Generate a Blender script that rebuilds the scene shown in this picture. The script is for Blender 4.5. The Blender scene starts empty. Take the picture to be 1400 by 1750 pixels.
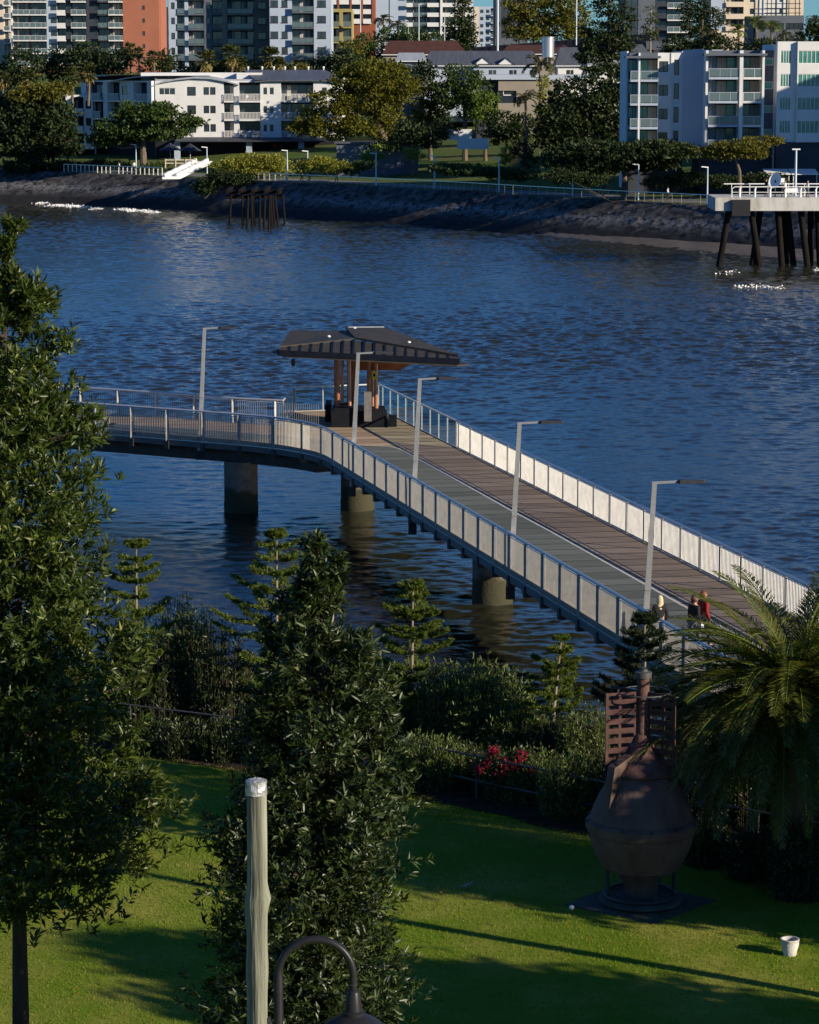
import bpy, bmesh, math, random
import numpy as np
from mathutils import Vector, Matrix
random.seed(7); RS = np.random.RandomState(11)
SC = bpy.context.scene; COL = SC.collection
R = math.radians
# ---------------------------------------------------------------- camera
F = 5000.0; TH = math.atan(775/5000.0); CZ = 21.0
cT, sT = math.cos(TH), math.sin(TH)
def ray(px, py):
    a = px-700.0; b = 875.0-py
    return Vector((a, F*cT+b*sT, -F*sT+b*cT))
def PZ(px, py, z):
    r = ray(px, py); t = (z-CZ)/r.z
    return Vector((r.x*t, r.y*t, z))
def PY(px, py, Y):
    r = ray(px, py); t = Y/r.y
    return Vector((r.x*t, Y, CZ+r.z*t))
cam = bpy.data.cameras.new('camera'); camo = bpy.data.objects.new('camera', cam); COL.objects.link(camo)
camo.location = (0, 0, CZ); camo.rotation_euler = (R(90)-TH, 0, 0)
cam.sensor_fit = 'HORIZONTAL'; cam.sensor_width = 36; cam.lens = 36*F/1400.0
cam.clip_start = 0.5; cam.clip_end = 9000
SC.camera = camo
# ---------------------------------------------------------------- light
SUN_H = Vector((.85, -.53, 0)).normalized(); SUN_EL = R(19)
sdir = Vector((SUN_H.x*math.cos(SUN_EL), SUN_H.y*math.cos(SUN_EL), math.sin(SUN_EL)))
w = bpy.data.worlds.new('World'); SC.world = w; w.use_nodes = True
nt = w.node_tree; bg = nt.nodes['Background']
sky = nt.nodes.new('ShaderNodeTexSky'); sky.sky_type = 'NISHITA'; sky.sun_disc = False
sky.sun_elevation = SUN_EL; sky.sun_rotation = math.atan2(SUN_H.x, SUN_H.y)
sky.air_density = 1.0; sky.dust_density = 0.0; sky.ozone_density = 5.0; sky.altitude = 0
tint = nt.nodes.new("ShaderNodeMix"); tint.data_type = "RGBA"; tint.blend_type = "MULTIPLY"; tint.inputs[0].default_value = 1; tint.inputs[7].default_value = (.45, .86, 1.29, 1); nt.links.new(sky.outputs[0], tint.inputs[6]); nt.links.new(tint.outputs[2], bg.inputs[0]); bg.inputs[1].default_value = 0.06
sl = bpy.data.lights.new('sun', 'SUN'); so = bpy.data.objects.new('sun', sl); COL.objects.link(so)
sl.energy = 5.0; sl.angle = R(.5); sl.color = (1, .87, .68)
so.rotation_euler = sdir.to_track_quat('Z', 'Y').to_euler(); so.location = (60, -40, 80)
SC.view_settings.view_transform = 'Standard'; SC.view_settings.look = 'None'
SC.view_settings.exposure = 0.5; SC.view_settings.gamma = 1
# ---------------------------------------------------------------- materials
MATS = {}
def _n(t, ty, **k):
    n = t.nodes.new(ty)
    for a, b in k.items(): setattr(n, a, b)
    return n
def M(name, col, rough=.6, metal=0, col2=None, scale=4., bump=0, bscale=30., spec=.25, detail=5, lo=.35, hi=.65, stretch=None, trans=0, alpha=1):
    """Principled with two noise-mixed colours and an optional bump."""
    m = bpy.data.materials.new(name); m.use_nodes = True; t = m.node_tree
    p = t.nodes['Principled BSDF']
    p.inputs['Base Color'].default_value = (*col, 1)
    p.inputs['Roughness'].default_value = rough; p.inputs['Metallic'].default_value = metal
    p.inputs['Specular IOR Level'].default_value = spec
    if trans: p.inputs['Transmission Weight'].default_value = trans
    tc = None
    if col2 or bump:
        tc = _n(t, 'ShaderNodeTexCoord'); mp = _n(t, 'ShaderNodeMapping')
        t.links.new(tc.outputs['Object'], mp.inputs[0])
        if stretch: mp.inputs['Scale'].default_value = stretch
    if col2:
        no = _n(t, 'ShaderNodeTexNoise'); no.inputs['Scale'].default_value = scale; no.inputs['Detail'].default_value = detail
        no.inputs['Roughness'].default_value = .62
        t.links.new(mp.outputs[0], no.inputs[0])
        rp = _n(t, 'ShaderNodeValToRGB'); rp.color_ramp.elements[0].position = lo; rp.color_ramp.elements[1].position = hi
        rp.color_ramp.elements[0].color = (*col, 1); rp.color_ramp.elements[1].color = (*col2, 1)
        t.links.new(no.outputs[0], rp.inputs[0]); t.links.new(rp.outputs[0], p.inputs['Base Color'])
    if bump:
        n2 = _n(t, 'ShaderNodeTexNoise'); n2.inputs['Scale'].default_value = bscale; n2.inputs['Detail'].default_value = 4
        t.links.new(mp.outputs[0], n2.inputs[0])
        b = _n(t, 'ShaderNodeBump'); b.inputs['Strength'].default_value = bump; b.inputs['Distance'].default_value = .05
        t.links.new(n2.outputs[0], b.inputs['Height']); t.links.new(b.outputs[0], p.inputs['Normal'])
    MATS[name] = m
    return m
def leafmat(name, a, b, rough=.45, spec=.4, tl=.25, tcol=None, c=None, big=.0, bigscale=.4, bigcol=(.34, .28, .10)):
    """Foliage: colour varies leaf by leaf, a share of the light passes through."""
    m = bpy.data.materials.new(name); m.use_nodes = True; t = m.node_tree
    p = t.nodes['Principled BSDF']; out = t.nodes['Material Output']
    g = _n(t, 'ShaderNodeNewGeometry'); rp = _n(t, 'ShaderNodeValToRGB')
    e = rp.color_ramp.elements; e[0].color = (*a, 1); e[1].color = (*b, 1)
    if c: x = e.new(.93); x.color = (*b, 1); e[2].color = (*c, 1)
    t.links.new(g.outputs['Random Per Island'], rp.inputs[0])
    t.links.new(rp.outputs[0], p.inputs['Base Color'])
    if big:
        tc = _n(t, 'ShaderNodeTexCoord'); no = _n(t, 'ShaderNodeTexNoise'); no.inputs['Scale'].default_value = bigscale; no.inputs['Detail'].default_value = 7; no.inputs['Roughness'].default_value = .65
        t.links.new(tc.outputs['Object'], no.inputs[0]); r2 = _n(t, 'ShaderNodeMapRange'); r2.inputs[1].default_value = .49; r2.inputs[2].default_value = .66; r2.inputs[4].default_value = big; t.links.new(no.outputs[0], r2.inputs[0])
        mb_ = _n(t, 'ShaderNodeMix', data_type='RGBA'); t.links.new(r2.outputs[0], mb_.inputs[0]); t.links.new(rp.outputs[0], mb_.inputs[6]); mb_.inputs[7].default_value = (*bigcol, 1); t.links.new(mb_.outputs[2], p.inputs['Base Color'])
    p.inputs['Roughness'].default_value = rough; p.inputs['Specular IOR Level'].default_value = spec
    tr = _n(t, 'ShaderNodeBsdfTranslucent'); mx = _n(t, 'ShaderNodeMixShader'); mx.inputs[0].default_value = tl
    hs = _n(t, 'ShaderNodeMix', data_type='RGBA'); hs.inputs[0].default_value = .6
    t.links.new(rp.outputs[0], hs.inputs[6]); hs.inputs[7].default_value = (*(tcol or (b[0]*1.6, b[1]*1.5, b[2]*.6)), 1)
    t.links.new(hs.outputs[2], tr.inputs[0])
    t.links.new(p.outputs[0], mx.inputs[1]); t.links.new(tr.outputs[0], mx.inputs[2]); t.links.new(mx.outputs[0], out.inputs[0])
    MATS[name] = m
    return m
# ---------------------------------------------------------------- objects
ORG = {}
def T(o, label, cat, group=None, kind=None):
    if label: o['label'] = label
    if cat: o['category'] = cat
    if group: o['group'] = group
    if kind: o['kind'] = kind
    return o
def E(name, loc, label, cat, group=None):
    o = bpy.data.objects.new(name, None); COL.objects.link(o); o.location = loc; o.empty_display_size = .3
    ORG[o.name] = Vector(loc)
    return T(o, label, cat, group)
def link(name, me, parent=None):
    o = bpy.data.objects.new(name, me); COL.objects.link(o)
    if parent: o.parent = parent; ORG[o.name] = ORG[parent.name]
    else: ORG[o.name] = Vector((0, 0, 0))
    return o
def dup(root, loc, rz=0, label=None, scale=None, group=None):
    r = root.copy(); COL.objects.link(r); r.location = loc; r.rotation_euler = (0, 0, rz)
    if scale: r.scale = scale
    if label: r['label'] = label
    if group: r['group'] = group
    for ch in list(root.children):
        c = ch.copy(); COL.objects.link(c); c.parent = r
        for g in ch.children:
            d = g.copy(); COL.objects.link(d); d.parent = c
    return r
class MB:
    def __init__(s): s.v = []; s.f = []; s.k = []; s.m = 0
    def add(s, vs, fs):
        b = len(s.v); s.v += [tuple(x) for x in vs]
        for f in fs: s.f.append([i+b for i in f]); s.k.append(s.m)
        return s
    def mat(s, i): s.m = i; return s
    def box(s, x0, x1, y0, y1, z0, z1):
        return s.hexa([(x0, y0), (x1, y0), (x1, y1), (x0, y1)], z0, z1)
    def hexa(s, q, z0, z1): return s.prism(q, z0, z1)
    def prism(s, q, z0, z1):
        n = len(q)
        A = sum(q[i][0]*q[(i+1) % n][1]-q[(i+1) % n][0]*q[i][1] for i in range(n))
        if A < 0: q = q[::-1]
        vs = [(p[0], p[1], z0) for p in q]+[(p[0], p[1], z1) for p in q]
        fs = [list(range(n))[::-1], list(range(n, 2*n))]+[[i, (i+1) % n, n+(i+1) % n, n+i] for i in range(n)]
        return s.add(vs, fs)
    def ob(s, O, U, N, a0, a1, n0, n1, z0, z1):
        """box in facade axes: U along, N outwards"""
        P = lambda a, n: (O[0]+U[0]*a+N[0]*n, O[1]+U[1]*a+N[1]*n)
        return s.prism([P(a0, n0), P(a1, n0), P(a1, n1), P(a0, n1)], z0, z1)
    def beam(s, p, q, w, h, up=(0, 0, 1)):
        p = Vector(p); q = Vector(q); d = (q-p).normalized(); u = Vector(up)
        r = d.cross(u)
        if r.length < 1e-4: r = d.cross(Vector((1, 0, 0)))
        r.normalize(); u = r.cross(d)
        vs = []
        for c in (p, q):
            for a, b in ((-1, -1), (1, -1), (1, 1), (-1, 1)): vs.append(c+r*(a*w/2)+u*(b*h/2))
        return s.add(vs, [[0, 1, 2, 3][::-1], [4, 5, 6, 7], [0, 1, 5, 4], [1, 2, 6, 5], [2, 3, 7, 6], [3, 0, 4, 7]])
    def tube(s, pts, rad, n=8, caps=True):
        pts = [Vector(p) for p in pts]; m = len(pts)
        if not hasattr(rad, '__len__'): rad = [rad]*m
        vs = []; prev = None
        for i, p in enumerate(pts):
            d = (pts[min(i+1, m-1)]-pts[max(i-1, 0)])
            d = d.normalized() if d.length > 1e-9 else Vector((0, 0, 1))
            if prev is None:
                r = d.cross(Vector((0, 0, 1)))
                if r.length < .05: r = d.cross(Vector((1, 0, 0)))
            else: r = prev-d*prev.dot(d)
            r.normalize(); prev = r; u = d.cross(r)
            for k in range(n):
                a = 2*math.pi*k/n; vs.append(p+(r*math.cos(a)+u*math.sin(a))*rad[i])
        fs = []
        for i in range(m-1):
            for k in range(n):
                fs.append([i*n+k, i*n+(k+1) % n, (i+1)*n+(k+1) % n, (i+1)*n+k])
        if caps: fs += [list(range(n))[::-1], [(m-1)*n+k for k in range(n)]]
        return s.add(vs, fs)
    def lathe(s, c, prof, n=24):
        """prof = [(r, z)] from bottom to top"""
        vs = []; fs = []
        for r, z in prof:
            for k in range(n):
                a = 2*math.pi*k/n; vs.append((c[0]+r*math.cos(a), c[1]+r*math.sin(a), c[2]+z))
        m = len(prof)
        for i in range(m-1):
            for k in range(n): fs.append([i*n+k, i*n+(k+1) % n, (i+1)*n+(k+1) % n, (i+1)*n+k])
        fs += [list(range(n))[::-1], [(m-1)*n+k for k in range(n)]]
        return s.add(vs, fs)
    def face(s, *vs): return s.add(vs, [list(range(len(vs)))])
    def slab(s, top, t):
        """sheet of arbitrary polygon(3-D points) thickened straight down by t"""
        n = len(top); vs = [tuple(p) for p in top]+[(p[0], p[1], p[2]-t) for p in top]
        return s.add(vs, [list(range(n)), list(range(n, 2*n))[::-1]]+[[(i+1) % n, i, n+i, n+(i+1) % n] for i in range(n)])
    def mesh(s, name, mats, org=Vector((0, 0, 0)), smooth=False):
        me = bpy.data.meshes.new(name)
        me.from_pydata([(a-org.x, b-org.y, c-org.z) for a, b, c in s.v], [], s.f)
        if not isinstance(mats, (list, tuple)): mats = [mats]
        for m in mats: me.materials.append(MATS[m] if isinstance(m, str) else m)
        if len(mats) > 1: me.polygons.foreach_set('material_index', s.k)
        if smooth:
            me.polygons.foreach_set('use_smooth', [True]*len(me.polygons)); me.set_sharp_from_angle(angle=.7)
        me.update()
        return me
    def build(s, name, mats, parent=None, smooth=False):
        org = ORG[parent.name] if parent else Vector((0, 0, 0))
        return link(name, s.mesh(name, mats, org, smooth), parent)
def npmesh(name, v, f, mat, parent=None, smooth=False):
    v = np.asarray(v, np.float32); f = np.asarray(f, np.int32)
    if parent is not None: v = v-np.array(ORG[parent.name], np.float32)
    me = bpy.data.meshes.new(name); n, k = f.shape
    me.vertices.add(len(v)); me.vertices.foreach_set('co', v.ravel())
    me.loops.add(n*k); me.loops.foreach_set('vertex_index', f.ravel())
    me.polygons.add(n); me.polygons.foreach_set('loop_start', np.arange(n, dtype=np.int32)*k)
    me.polygons.foreach_set('loop_total', np.full(n, k, np.int32))
    if smooth: me.polygons.foreach_set('use_smooth', np.ones(n, bool))
    me.update(calc_edges=True)
    me.materials.append(MATS[mat] if isinstance(mat, str) else mat)
    return link(name, me, parent)
def nrm(a): return a/np.maximum(np.linalg.norm(a, axis=-1, keepdims=True), 1e-9)
def leafgeo(pos, ax, L, W, rs, fold=.25, up=None):
    """each leaf: base, left, tip, right - two triangles folded at the midrib"""
    n = len(pos); ax = nrm(ax)
    t = rs.normal(size=(n, 3)) if up is None else up
    side = nrm(np.cross(ax, t)); nn = np.cross(side, ax)
    L = np.broadcast_to(np.asarray(L, float), (n,))[:, None]; W = np.broadcast_to(np.asarray(W, float), (n,))[:, None]
    mid = pos+ax*L*.45
    v = np.stack([pos, mid+side*W/2+nn*W*fold, pos+ax*L-nn*L*.06, mid-side*W/2+nn*W*fold], 1).reshape(-1, 3)
    b = np.arange(n)[:, None]*4
    f = np.stack([b+np.array([0, 1, 2]), b+np.array([0, 2, 3])], 1).reshape(-1, 3)
    return v, f
def cat(geos):
    V = []; Fa = []; o = 0
    for v, f in geos: V.append(v); Fa.append(f+o); o += len(v)
    return np.concatenate(V), np.concatenate(Fa)
def fbm(x, y, seed, octs=4, s=1.0):
    r = np.random.RandomState(seed); z = np.zeros(np.broadcast(x, y).shape); a = 1.0
    for _ in range(octs):
        for _ in range(3):
            th = r.uniform(0, 6.28); k = s*r.uniform(.7, 1.3)
            z += a*np.sin(k*(x*math.cos(th)+y*math.sin(th))+r.uniform(0, 6.28))/3
        a *= .5; s *= 2.1
    return z
def interp(x, pts):
    xs = [p[0] for p in pts]; ys = [p[1] for p in pts]
    if np.ndim(x) == 0:
        if x < xs[0]: return ys[0]+(x-xs[0])*(ys[1]-ys[0])/(xs[1]-xs[0])
        if x > xs[-1]: return ys[-1]+(x-xs[-1])*(ys[-1]-ys[-2])/(xs[-1]-xs[-2])
        return float(np.interp(x, xs, ys))
    r = np.interp(x, xs, ys)
    r = np.where(x < xs[0], ys[0]+(x-xs[0])*(ys[1]-ys[0])/(xs[1]-xs[0]), r)
    return np.where(x > xs[-1], ys[-1]+(x-xs[-1])*(ys[-1]-ys[-2])/(xs[-1]-xs[-2]), r)
# ---------------------------------------------------------------- materials used widely
M('steel', (.62, .62, .60), .35, .75, (.5, .5, .49), 6)
M('handrail_steel', (.60, .61, .62), .42, .4, (.52, .53, .54), 8)
M('slat_metal', (.72, .70, .65), .5, .15, (.58, .56, .52), 3)
M('pole_metal', (.46, .46, .45), .45, .5, (.38, .38, .37), 7)
M('dark_steel', (.035, .036, .04), .5, .2, (.05, .05, .052), 5)
M('girder', (.05, .048, .045), .7, 0, (.08, .07, .06), 2, bump=.2)
M('fascia', (.12, .12, .12), .5, .25, (.08, .08, .08), 3)
M('line_paint', (.62, .6, .54), .7, 0, (.42, .41, .38), 9)
M('black_cap', (.02, .02, .022), .6)
M('white_paint', (.8, .8, .78), .55, 0, (.72, .72, .7), 1.5)
M('glass_dark', (.02, .03, .04), .08, 0, spec=.9)
def planks(name, c1, c2, c3):
    m = M(name, c1, .85, 0, c2, 1.3, stretch=(.5, 3, 1), spec=.03); t = m.node_tree; p = t.nodes['Principled BSDF']
    tc = _n(t, 'ShaderNodeTexCoord'); mp = _n(t, 'ShaderNodeMapping'); mp.inputs['Rotation'].default_value = (0, 0, R(-11))
    t.links.new(tc.outputs['Object'], mp.inputs[0])
    sp = _n(t, 'ShaderNodeSeparateXYZ'); t.links.new(mp.outputs[0], sp.inputs[0])
    md = _n(t, 'ShaderNodeMath', operation='MULTIPLY'); md.inputs[1].default_value = 1/1.22; t.links.new(sp.outputs[1], md.inputs[0])
    fr = _n(t, 'ShaderNodeMath', operation='FRACT'); t.links.new(md.outputs[0], fr.inputs[0])
    fl = _n(t, 'ShaderNodeMath', operation='FLOOR'); t.links.new(md.outputs[0], fl.inputs[0])
    wn = _n(t, 'ShaderNodeTexWhiteNoise', noise_dimensions='1D'); t.links.new(fl.outputs[0], wn.inputs['W'])
    lt = _n(t, 'ShaderNodeMath', operation='LESS_THAN'); lt.inputs[1].default_value = .075; t.links.new(fr.outputs[0], lt.inputs[0])
    base = p.inputs['Base Color'].links[0].from_socket
    v = _n(t, 'ShaderNodeMix', data_type='RGBA', blend_type='MULTIPLY'); v.inputs[0].default_value = .3
    t.links.new(base, v.inputs[6]); t.links.new(wn.outputs[0], v.inputs[7])
    j = _n(t, 'ShaderNodeMix', data_type='RGBA'); t.links.new(lt.outputs[0], j.inputs[0]); t.links.new(v.outputs[2], j.inputs[6]); j.inputs[7].default_value = (*c3, 1)
    t.links.new(j.outputs[2], p.inputs['Base Color'])
planks('deck_brown', (.41, .295, .195), (.50, .37, .255), (.04, .034, .028))
planks('deck_green', (.135, .15, .135), (.18, .195, .17), (.05, .055, .05))
# ---------------------------------------------------------------- ground shapes
FENCE = [(-60, 98), (-20, 78.6), (-4.81, 70.5), (-.25, 67.9), (1.56, 66.2), (5, 63.2), (12, 57.5), (22, 50), (45, 36)]
def fenceY(x): return interp(x, FENCE)
BANK = [(-60.7, 435.6), (-51.4, 430.3), (-33, 413.5), (-25.7, 402.5), (-16.4, 392), (-7.6, 383.5), (0, 374), (7.3, 365), (14.2, 355), (20.7, 346.5), (34, 331), (43.7, 318)]
def bankY(x): return interp(x, BANK)
GP = [(-40, -3), (0, -.3), (8, 4.1), (9, 4.25), (26, 4.7), (60, 8.2), (95, 11), (140, 16.5), (230, 20.5), (420, 22), (900, 24)]
def fz(x, y):
    d = (y-bankY(x))*.70
    return np.interp(d, [g[0] for g in GP], [g[1] for g in GP])
# near garden terrain
M('lawn', (.12, .19, .010), .9, 0, (.27, .26, .05), .45, bump=.5, bscale=40, detail=9, lo=.45, hi=.70, spec=.1)
xs = np.arange(-130, 131, 1.0); ys = np.arange(-60, 92, .75)
X, Y = np.meshgrid(xs, ys)
df = Y-fenceY(X)
Z = np.interp(df, [-60, -14, -4, .6, 3, 9, 20], [4, 4, 4, 3.95, 3, -1.0, -3])
Z = Z+fbm(X, Y, 3, 3, .25)*.05
def grid(name, X, Y, Z, mat, parent=None, smooth=True):
    h, w_ = X.shape; i = np.arange(h*w_).reshape(h, w_)
    f = np.stack([i[:-1, :-1], i[:-1, 1:], i[1:, 1:], i[1:, :-1]], -1).reshape(-1, 4)
    return npmesh(name, np.stack([X, Y, Z], -1).reshape(-1, 3), f, mat, parent, smooth)
T(grid('lawn', X, Y, Z, 'lawn'), 'mown garden lawn with dry patches beside the river', 'lawn', kind='structure')
# far bank terrain
M('park', (.06, .11, .018), .95, 0, (.11, .12, .04), .12, bump=.3, bscale=2, spec=.1)
xs = np.concatenate([[-1500, -900, -500, -300], np.arange(-200, 201, 5.), [300, 500, 900, 1500]])
ds = np.array([7.2, 8, 9, 12, 18, 26, 40, 60, 80, 95, 120, 140, 180, 230, 320, 420, 600, 900, 2500, 7000])
X, D = np.meshgrid(xs, ds); Y = bankY(X)+D/.70
Z = np.interp(D, [g[0] for g in GP], [g[1] for g in GP])
Z = np.where(D > 1000, 24, Z)
T(grid('terrain', X, Y, Z, 'park'), 'far river bank rising to a built hillside', 'ground', kind='structure')
# rock wall of the far bank
m = M('rock', (.028, .027, .027), .9, 0, (.066, .062, .060), 1.6, bump=.5, bscale=3)
t = m.node_tree; p = t.nodes['Principled BSDF']; base = p.inputs['Base Color'].links[0].from_socket
tc = _n(t, 'ShaderNodeTexCoord'); sp = _n(t, 'ShaderNodeSeparateXYZ'); t.links.new(tc.outputs['Object'], sp.inputs[0])
rp = _n(t, 'ShaderNodeValToRGB'); e = rp.color_ramp.elements
e[0].position = .30; e[0].color = (0, 0, 0, 1); e[1].position = .44; e[1].color = (1, 1, 1, 1); x = e.new(.58); x.color = (0, 0, 0, 1)
mr = _n(t, 'ShaderNodeMapRange'); mr.inputs[1].default_value = 0; mr.inputs[2].default_value = 5; t.links.new(sp.outputs[2], mr.inputs[0]); t.links.new(mr.outputs[0], rp.inputs[0])
vo = _n(t, 'ShaderNodeTexVoronoi'); vo.inputs['Scale'].default_value = 2.6; t.links.new(tc.outputs['Object'], vo.inputs[0])
cr = _n(t, 'ShaderNodeSeparateColor'); t.links.new(vo.outputs['Color'], cr.inputs[0])
gt = _n(t, 'ShaderNodeMath', operation='GREATER_THAN'); gt.inputs[1].default_value = .45; t.links.new(cr.outputs[0], gt.inputs[0])
mu = _n(t, 'ShaderNodeMath', operation='MULTIPLY'); t.links.new(gt.outputs[0], mu.inputs[0]); t.links.new(rp.outputs[0], mu.inputs[1])
gm = _n(t, 'ShaderNodeMath', operation='MULTIPLY'); gm.inputs[1].default_value = .5; t.links.new(mu.outputs[0], gm.inputs[0])
v2 = _n(t, 'ShaderNodeTexVoronoi'); v2.inputs['Scale'].default_value = 1.25; t.links.new(tc.outputs['Object'], v2.inputs[0]); s2 = _n(t, 'ShaderNodeSeparateColor'); t.links.new(v2.outputs['Color'], s2.inputs[0])
q2 = _n(t, 'ShaderNodeMapRange'); q2.inputs[3].default_value = .35; q2.inputs[4].default_value = 2.3; t.links.new(s2.outputs[1], q2.inputs[0]); vm = _n(t, 'ShaderNodeVectorMath', operation='SCALE'); t.links.new(base, vm.inputs[0]); t.links.new(q2.outputs[0], vm.inputs['Scale']); base = vm.outputs[0]
mx = _n(t, 'ShaderNodeMix', data_type='RGBA'); t.links.new(gm.outputs[0], mx.inputs[0]); t.links.new(base, mx.inputs[6]); mx.inputs[7].default_value = (.30, .30, .31, 1)
dk = _n(t, 'ShaderNodeMapRange'); dk.inputs[1].default_value = .8; dk.inputs[2].default_value = 1.6; t.links.new(sp.outputs[2], dk.inputs[0])
m2 = _n(t, 'ShaderNodeMix', data_type='RGBA'); t.links.new(dk.outputs[0], m2.inputs[0]); m2.inputs[6].default_value = (.018, .018, .02, 1); t.links.new(mx.outputs[2], m2.inputs[7])
t.links.new(m2.outputs[2], p.inputs['Base Color'])
xs = np.arange(-130, 131, .5); ds = np.linspace(-3, 8.05, 26)
X, D = np.meshgrid(xs, ds); Y = bankY(X)+D/.70
Z = np.interp(D, [-3, 0, 2.2, 7.6, 8.05], [-1.4, -.1, 1.1, 4.15, 4.2])
J = RS.normal(size=X.shape)*.035*np.where((D > 7.7), 0, 1); Z = Z+J; Y = Y+RS.normal(size=X.shape)*.1*np.where(D > 7.7, 0, 1)
T(grid('rock_wall', X, Y, Z, 'rock', smooth=False), 'sloping dark stone river wall with a pale band of stones', 'river wall')
# mud beach below the wall on the right
M('mud', (.075, .066, .06), .55, 0, (.13, .11, .095), .5, bump=.2, bscale=6, stretch=(1, .3, 1))
xs = np.linspace(12, 75, 60); us = np.linspace(0, 1, 24)
X, U_ = np.meshgrid(xs, us)
wid = np.interp(X, [12, 22, 34, 50, 75], [.5, 8, 21, 26, 28])
Y = bankY(X)+2-U_*wid; Z = .5-.75*U_**.8+fbm(X, Y, 5, 3, .5)*.03
T(grid('beach', X, Y, Z, 'mud'), 'strip of bare river mud under the wall', 'beach', kind='structure')
# ---------------------------------------------------------------- river
m = bpy.data.materials.new('river_water'); m.use_nodes = True; MATS['river_water'] = m; t = m.node_tree; p = t.nodes['Principled BSDF']
p.inputs['Base Color'].default_value = (.019, .020, .012, 1); p.inputs['Roughness'].default_value = .07; p.inputs['IOR'].default_value = 1.5
tc = _n(t, 'ShaderNodeTexCoord'); mp = _n(t, 'ShaderNodeMapping'); mp.inputs['Rotation'].default_value = (0, 0, R(20)); mp.inputs['Scale'].default_value = (.75, 1.25, 1)
t.links.new(tc.outputs['Object'], mp.inputs[0])
n1 = _n(t, 'ShaderNodeTexNoise'); n1.inputs['Scale'].default_value = 3.2; n1.inputs['Detail'].default_value = 5; n1.inputs['Roughness'].default_value = .6; n1.inputs['Distortion'].default_value = .4
t.links.new(mp.outputs[0], n1.inputs[0])
b1 = _n(t, 'ShaderNodeBump'); b1.inputs['Strength'].default_value = .55; b1.inputs['Distance'].default_value = .05
t.links.new(n1.outputs[0], b1.inputs['Height']); t.links.new(b1.outputs[0], p.inputs['Normal'])
yr = [70.0]
while yr[-1] < 445: yr.append(yr[-1]+.052+.00095*(yr[-1]-70))
yr = np.array(yr); us = np.concatenate([[-40, -12, -4, -2], np.linspace(-1.2, 1.2, 720), [2, 4, 12, 40]])
UU, Y = np.meshgrid(us, yr); X = (UU*(.145*Y+3)).astype(np.float32); Y = Y.astype(np.float32)
Z = np.zeros_like(X); rs = np.random.RandomState(5)
gust = .66+.30*fbm(X, Y*.6, 21, 3, .045)+.34*fbm(X*.5, Y*1.6, 23, 3, .035)
for i in range(90):
    wl = .34*(2.4/.34)**rs.rand() if i < 84 else rs.uniform(3, 7); k = 2*math.pi/wl; th = rs.normal(-1.75, .8 if i < 84 else .4)
    amp = (.0062*wl if i < 84 else .0022*wl)*rs.uniform(.5, 1.2)
    fade = np.clip(wl/((.052+.00095*(Y-70))*2.7)-.35, 0, 1)
    Z += amp*fade*np.sin(k*(X*math.cos(th)+Y*math.sin(th))+rs.uniform(0, 6.28)+.8*np.sin(.13*X+.07*Y+i))
Z *= np.clip(gust, .25, 1.3)
T(grid('river', X, Y, Z, 'river_water'), 'wide dark blue rippled river', 'river', kind='structure')
# ================================================================= footbridge
def vv(pts, z=0): return [Vector((p[0], p[1], z)) for p in pts]
def smooth_path(pts, n=6):
    """Catmull-Rom through 2-D points"""
    out = []
    for i in range(len(pts)-1):
        p0 = pts[max(i-1, 0)]; p1 = pts[i]; p2 = pts[i+1]; p3 = pts[min(i+2, len(pts)-1)]
        for k in range(n):
            t_ = k/n; a = []
            for c in (0, 1):
                a.append(.5*((2*p1[c])+(-p0[c]+p2[c])*t_+(2*p0[c]-5*p1[c]+4*p2[c]-p3[c])*t_**2+(-p0[c]+3*p1[c]-3*p2[c]+p3[c])*t_**3))
            out.append(tuple(a))
    out.append(tuple(pts[-1])); return out
BD = (-.239, .971); BN = (.971, .239)
NEAR = [(15.35, 52.05), (6.43, 88.31), (-1.46, 120.4)]
NC = smooth_path([(-.5, 116.5), (-1.46, 120.4), (-2.95, 126.45), (-4.0, 130.3), (-5.33, 132.49), (-6.9, 133.95), (-8.6, 135.05), (-11.02, 136.5), (-15.5, 139.1), (-28, 146), (-48, 157)], 5)
NEARP = NEAR[:2]+[(6.43-.239*k, 88.31+.971*k) for k in range(3, 30, 3)]+NC
FARP = [(21.3, 53.6), (10.91, 96.24), (2.13, 132.03)]; GLS = [(2.13, 132.03), (-1.57, 147.1)]
BACK = [(-1.57, 147.1), (-5.8, 145.75)]; WING = [(-5.8, 145.75), (-6.08, 140.1)]
LFAR = [(-6.08, 140.1), (-8.28, 141.0), (-11.5, 142.95), (-17.56, 146.5), (-30, 153.5), (-50, 164.5)]
DZ = 3.5
bridge = E('footbridge', (2, 112, 0), 'long river footbridge with brown deck bending left at a shelter', 'footbridge')
poly = NEARP+LFAR[::-1]+WING[::-1][1:]+BACK[::-1][1:]+GLS[::-1][1:]+FARP[::-1][1:]
def tri_slab(name, poly, z1, z0, mat, parent):
    bm = bmesh.new(); o = ORG[parent.name]
    vs = [bm.verts.new((p[0]-o.x, p[1]-o.y, z1-o.z)) for p in poly]; f = bm.faces.new(vs)
    if f.normal.z < 0: f.normal_flip()
    if z0 is not None:
        r = bmesh.ops.extrude_face_region(bm, geom=[f])
        for v in r['geom']:
            if isinstance(v, bmesh.types.BMVert): v.co.z = z0-o.z
    bmesh.ops.triangulate(bm, faces=[x for x in bm.faces if len(x.verts) > 4]); bmesh.ops.recalc_face_normals(bm, faces=bm.faces)
    me = bpy.data.meshes.new(name); bm.to_mesh(me); bm.free(); me.materials.append(MATS[mat])
    return link(name, me, parent)
tri_slab('deck', poly, DZ, DZ-.22, 'deck_brown', bridge)
wl = [PZ(*p, DZ) for p in [(1161, 1032), (940, 908), (871.4, 871.4), (768.6, 813.6), (702, 777), (672, 764.5)]]
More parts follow.
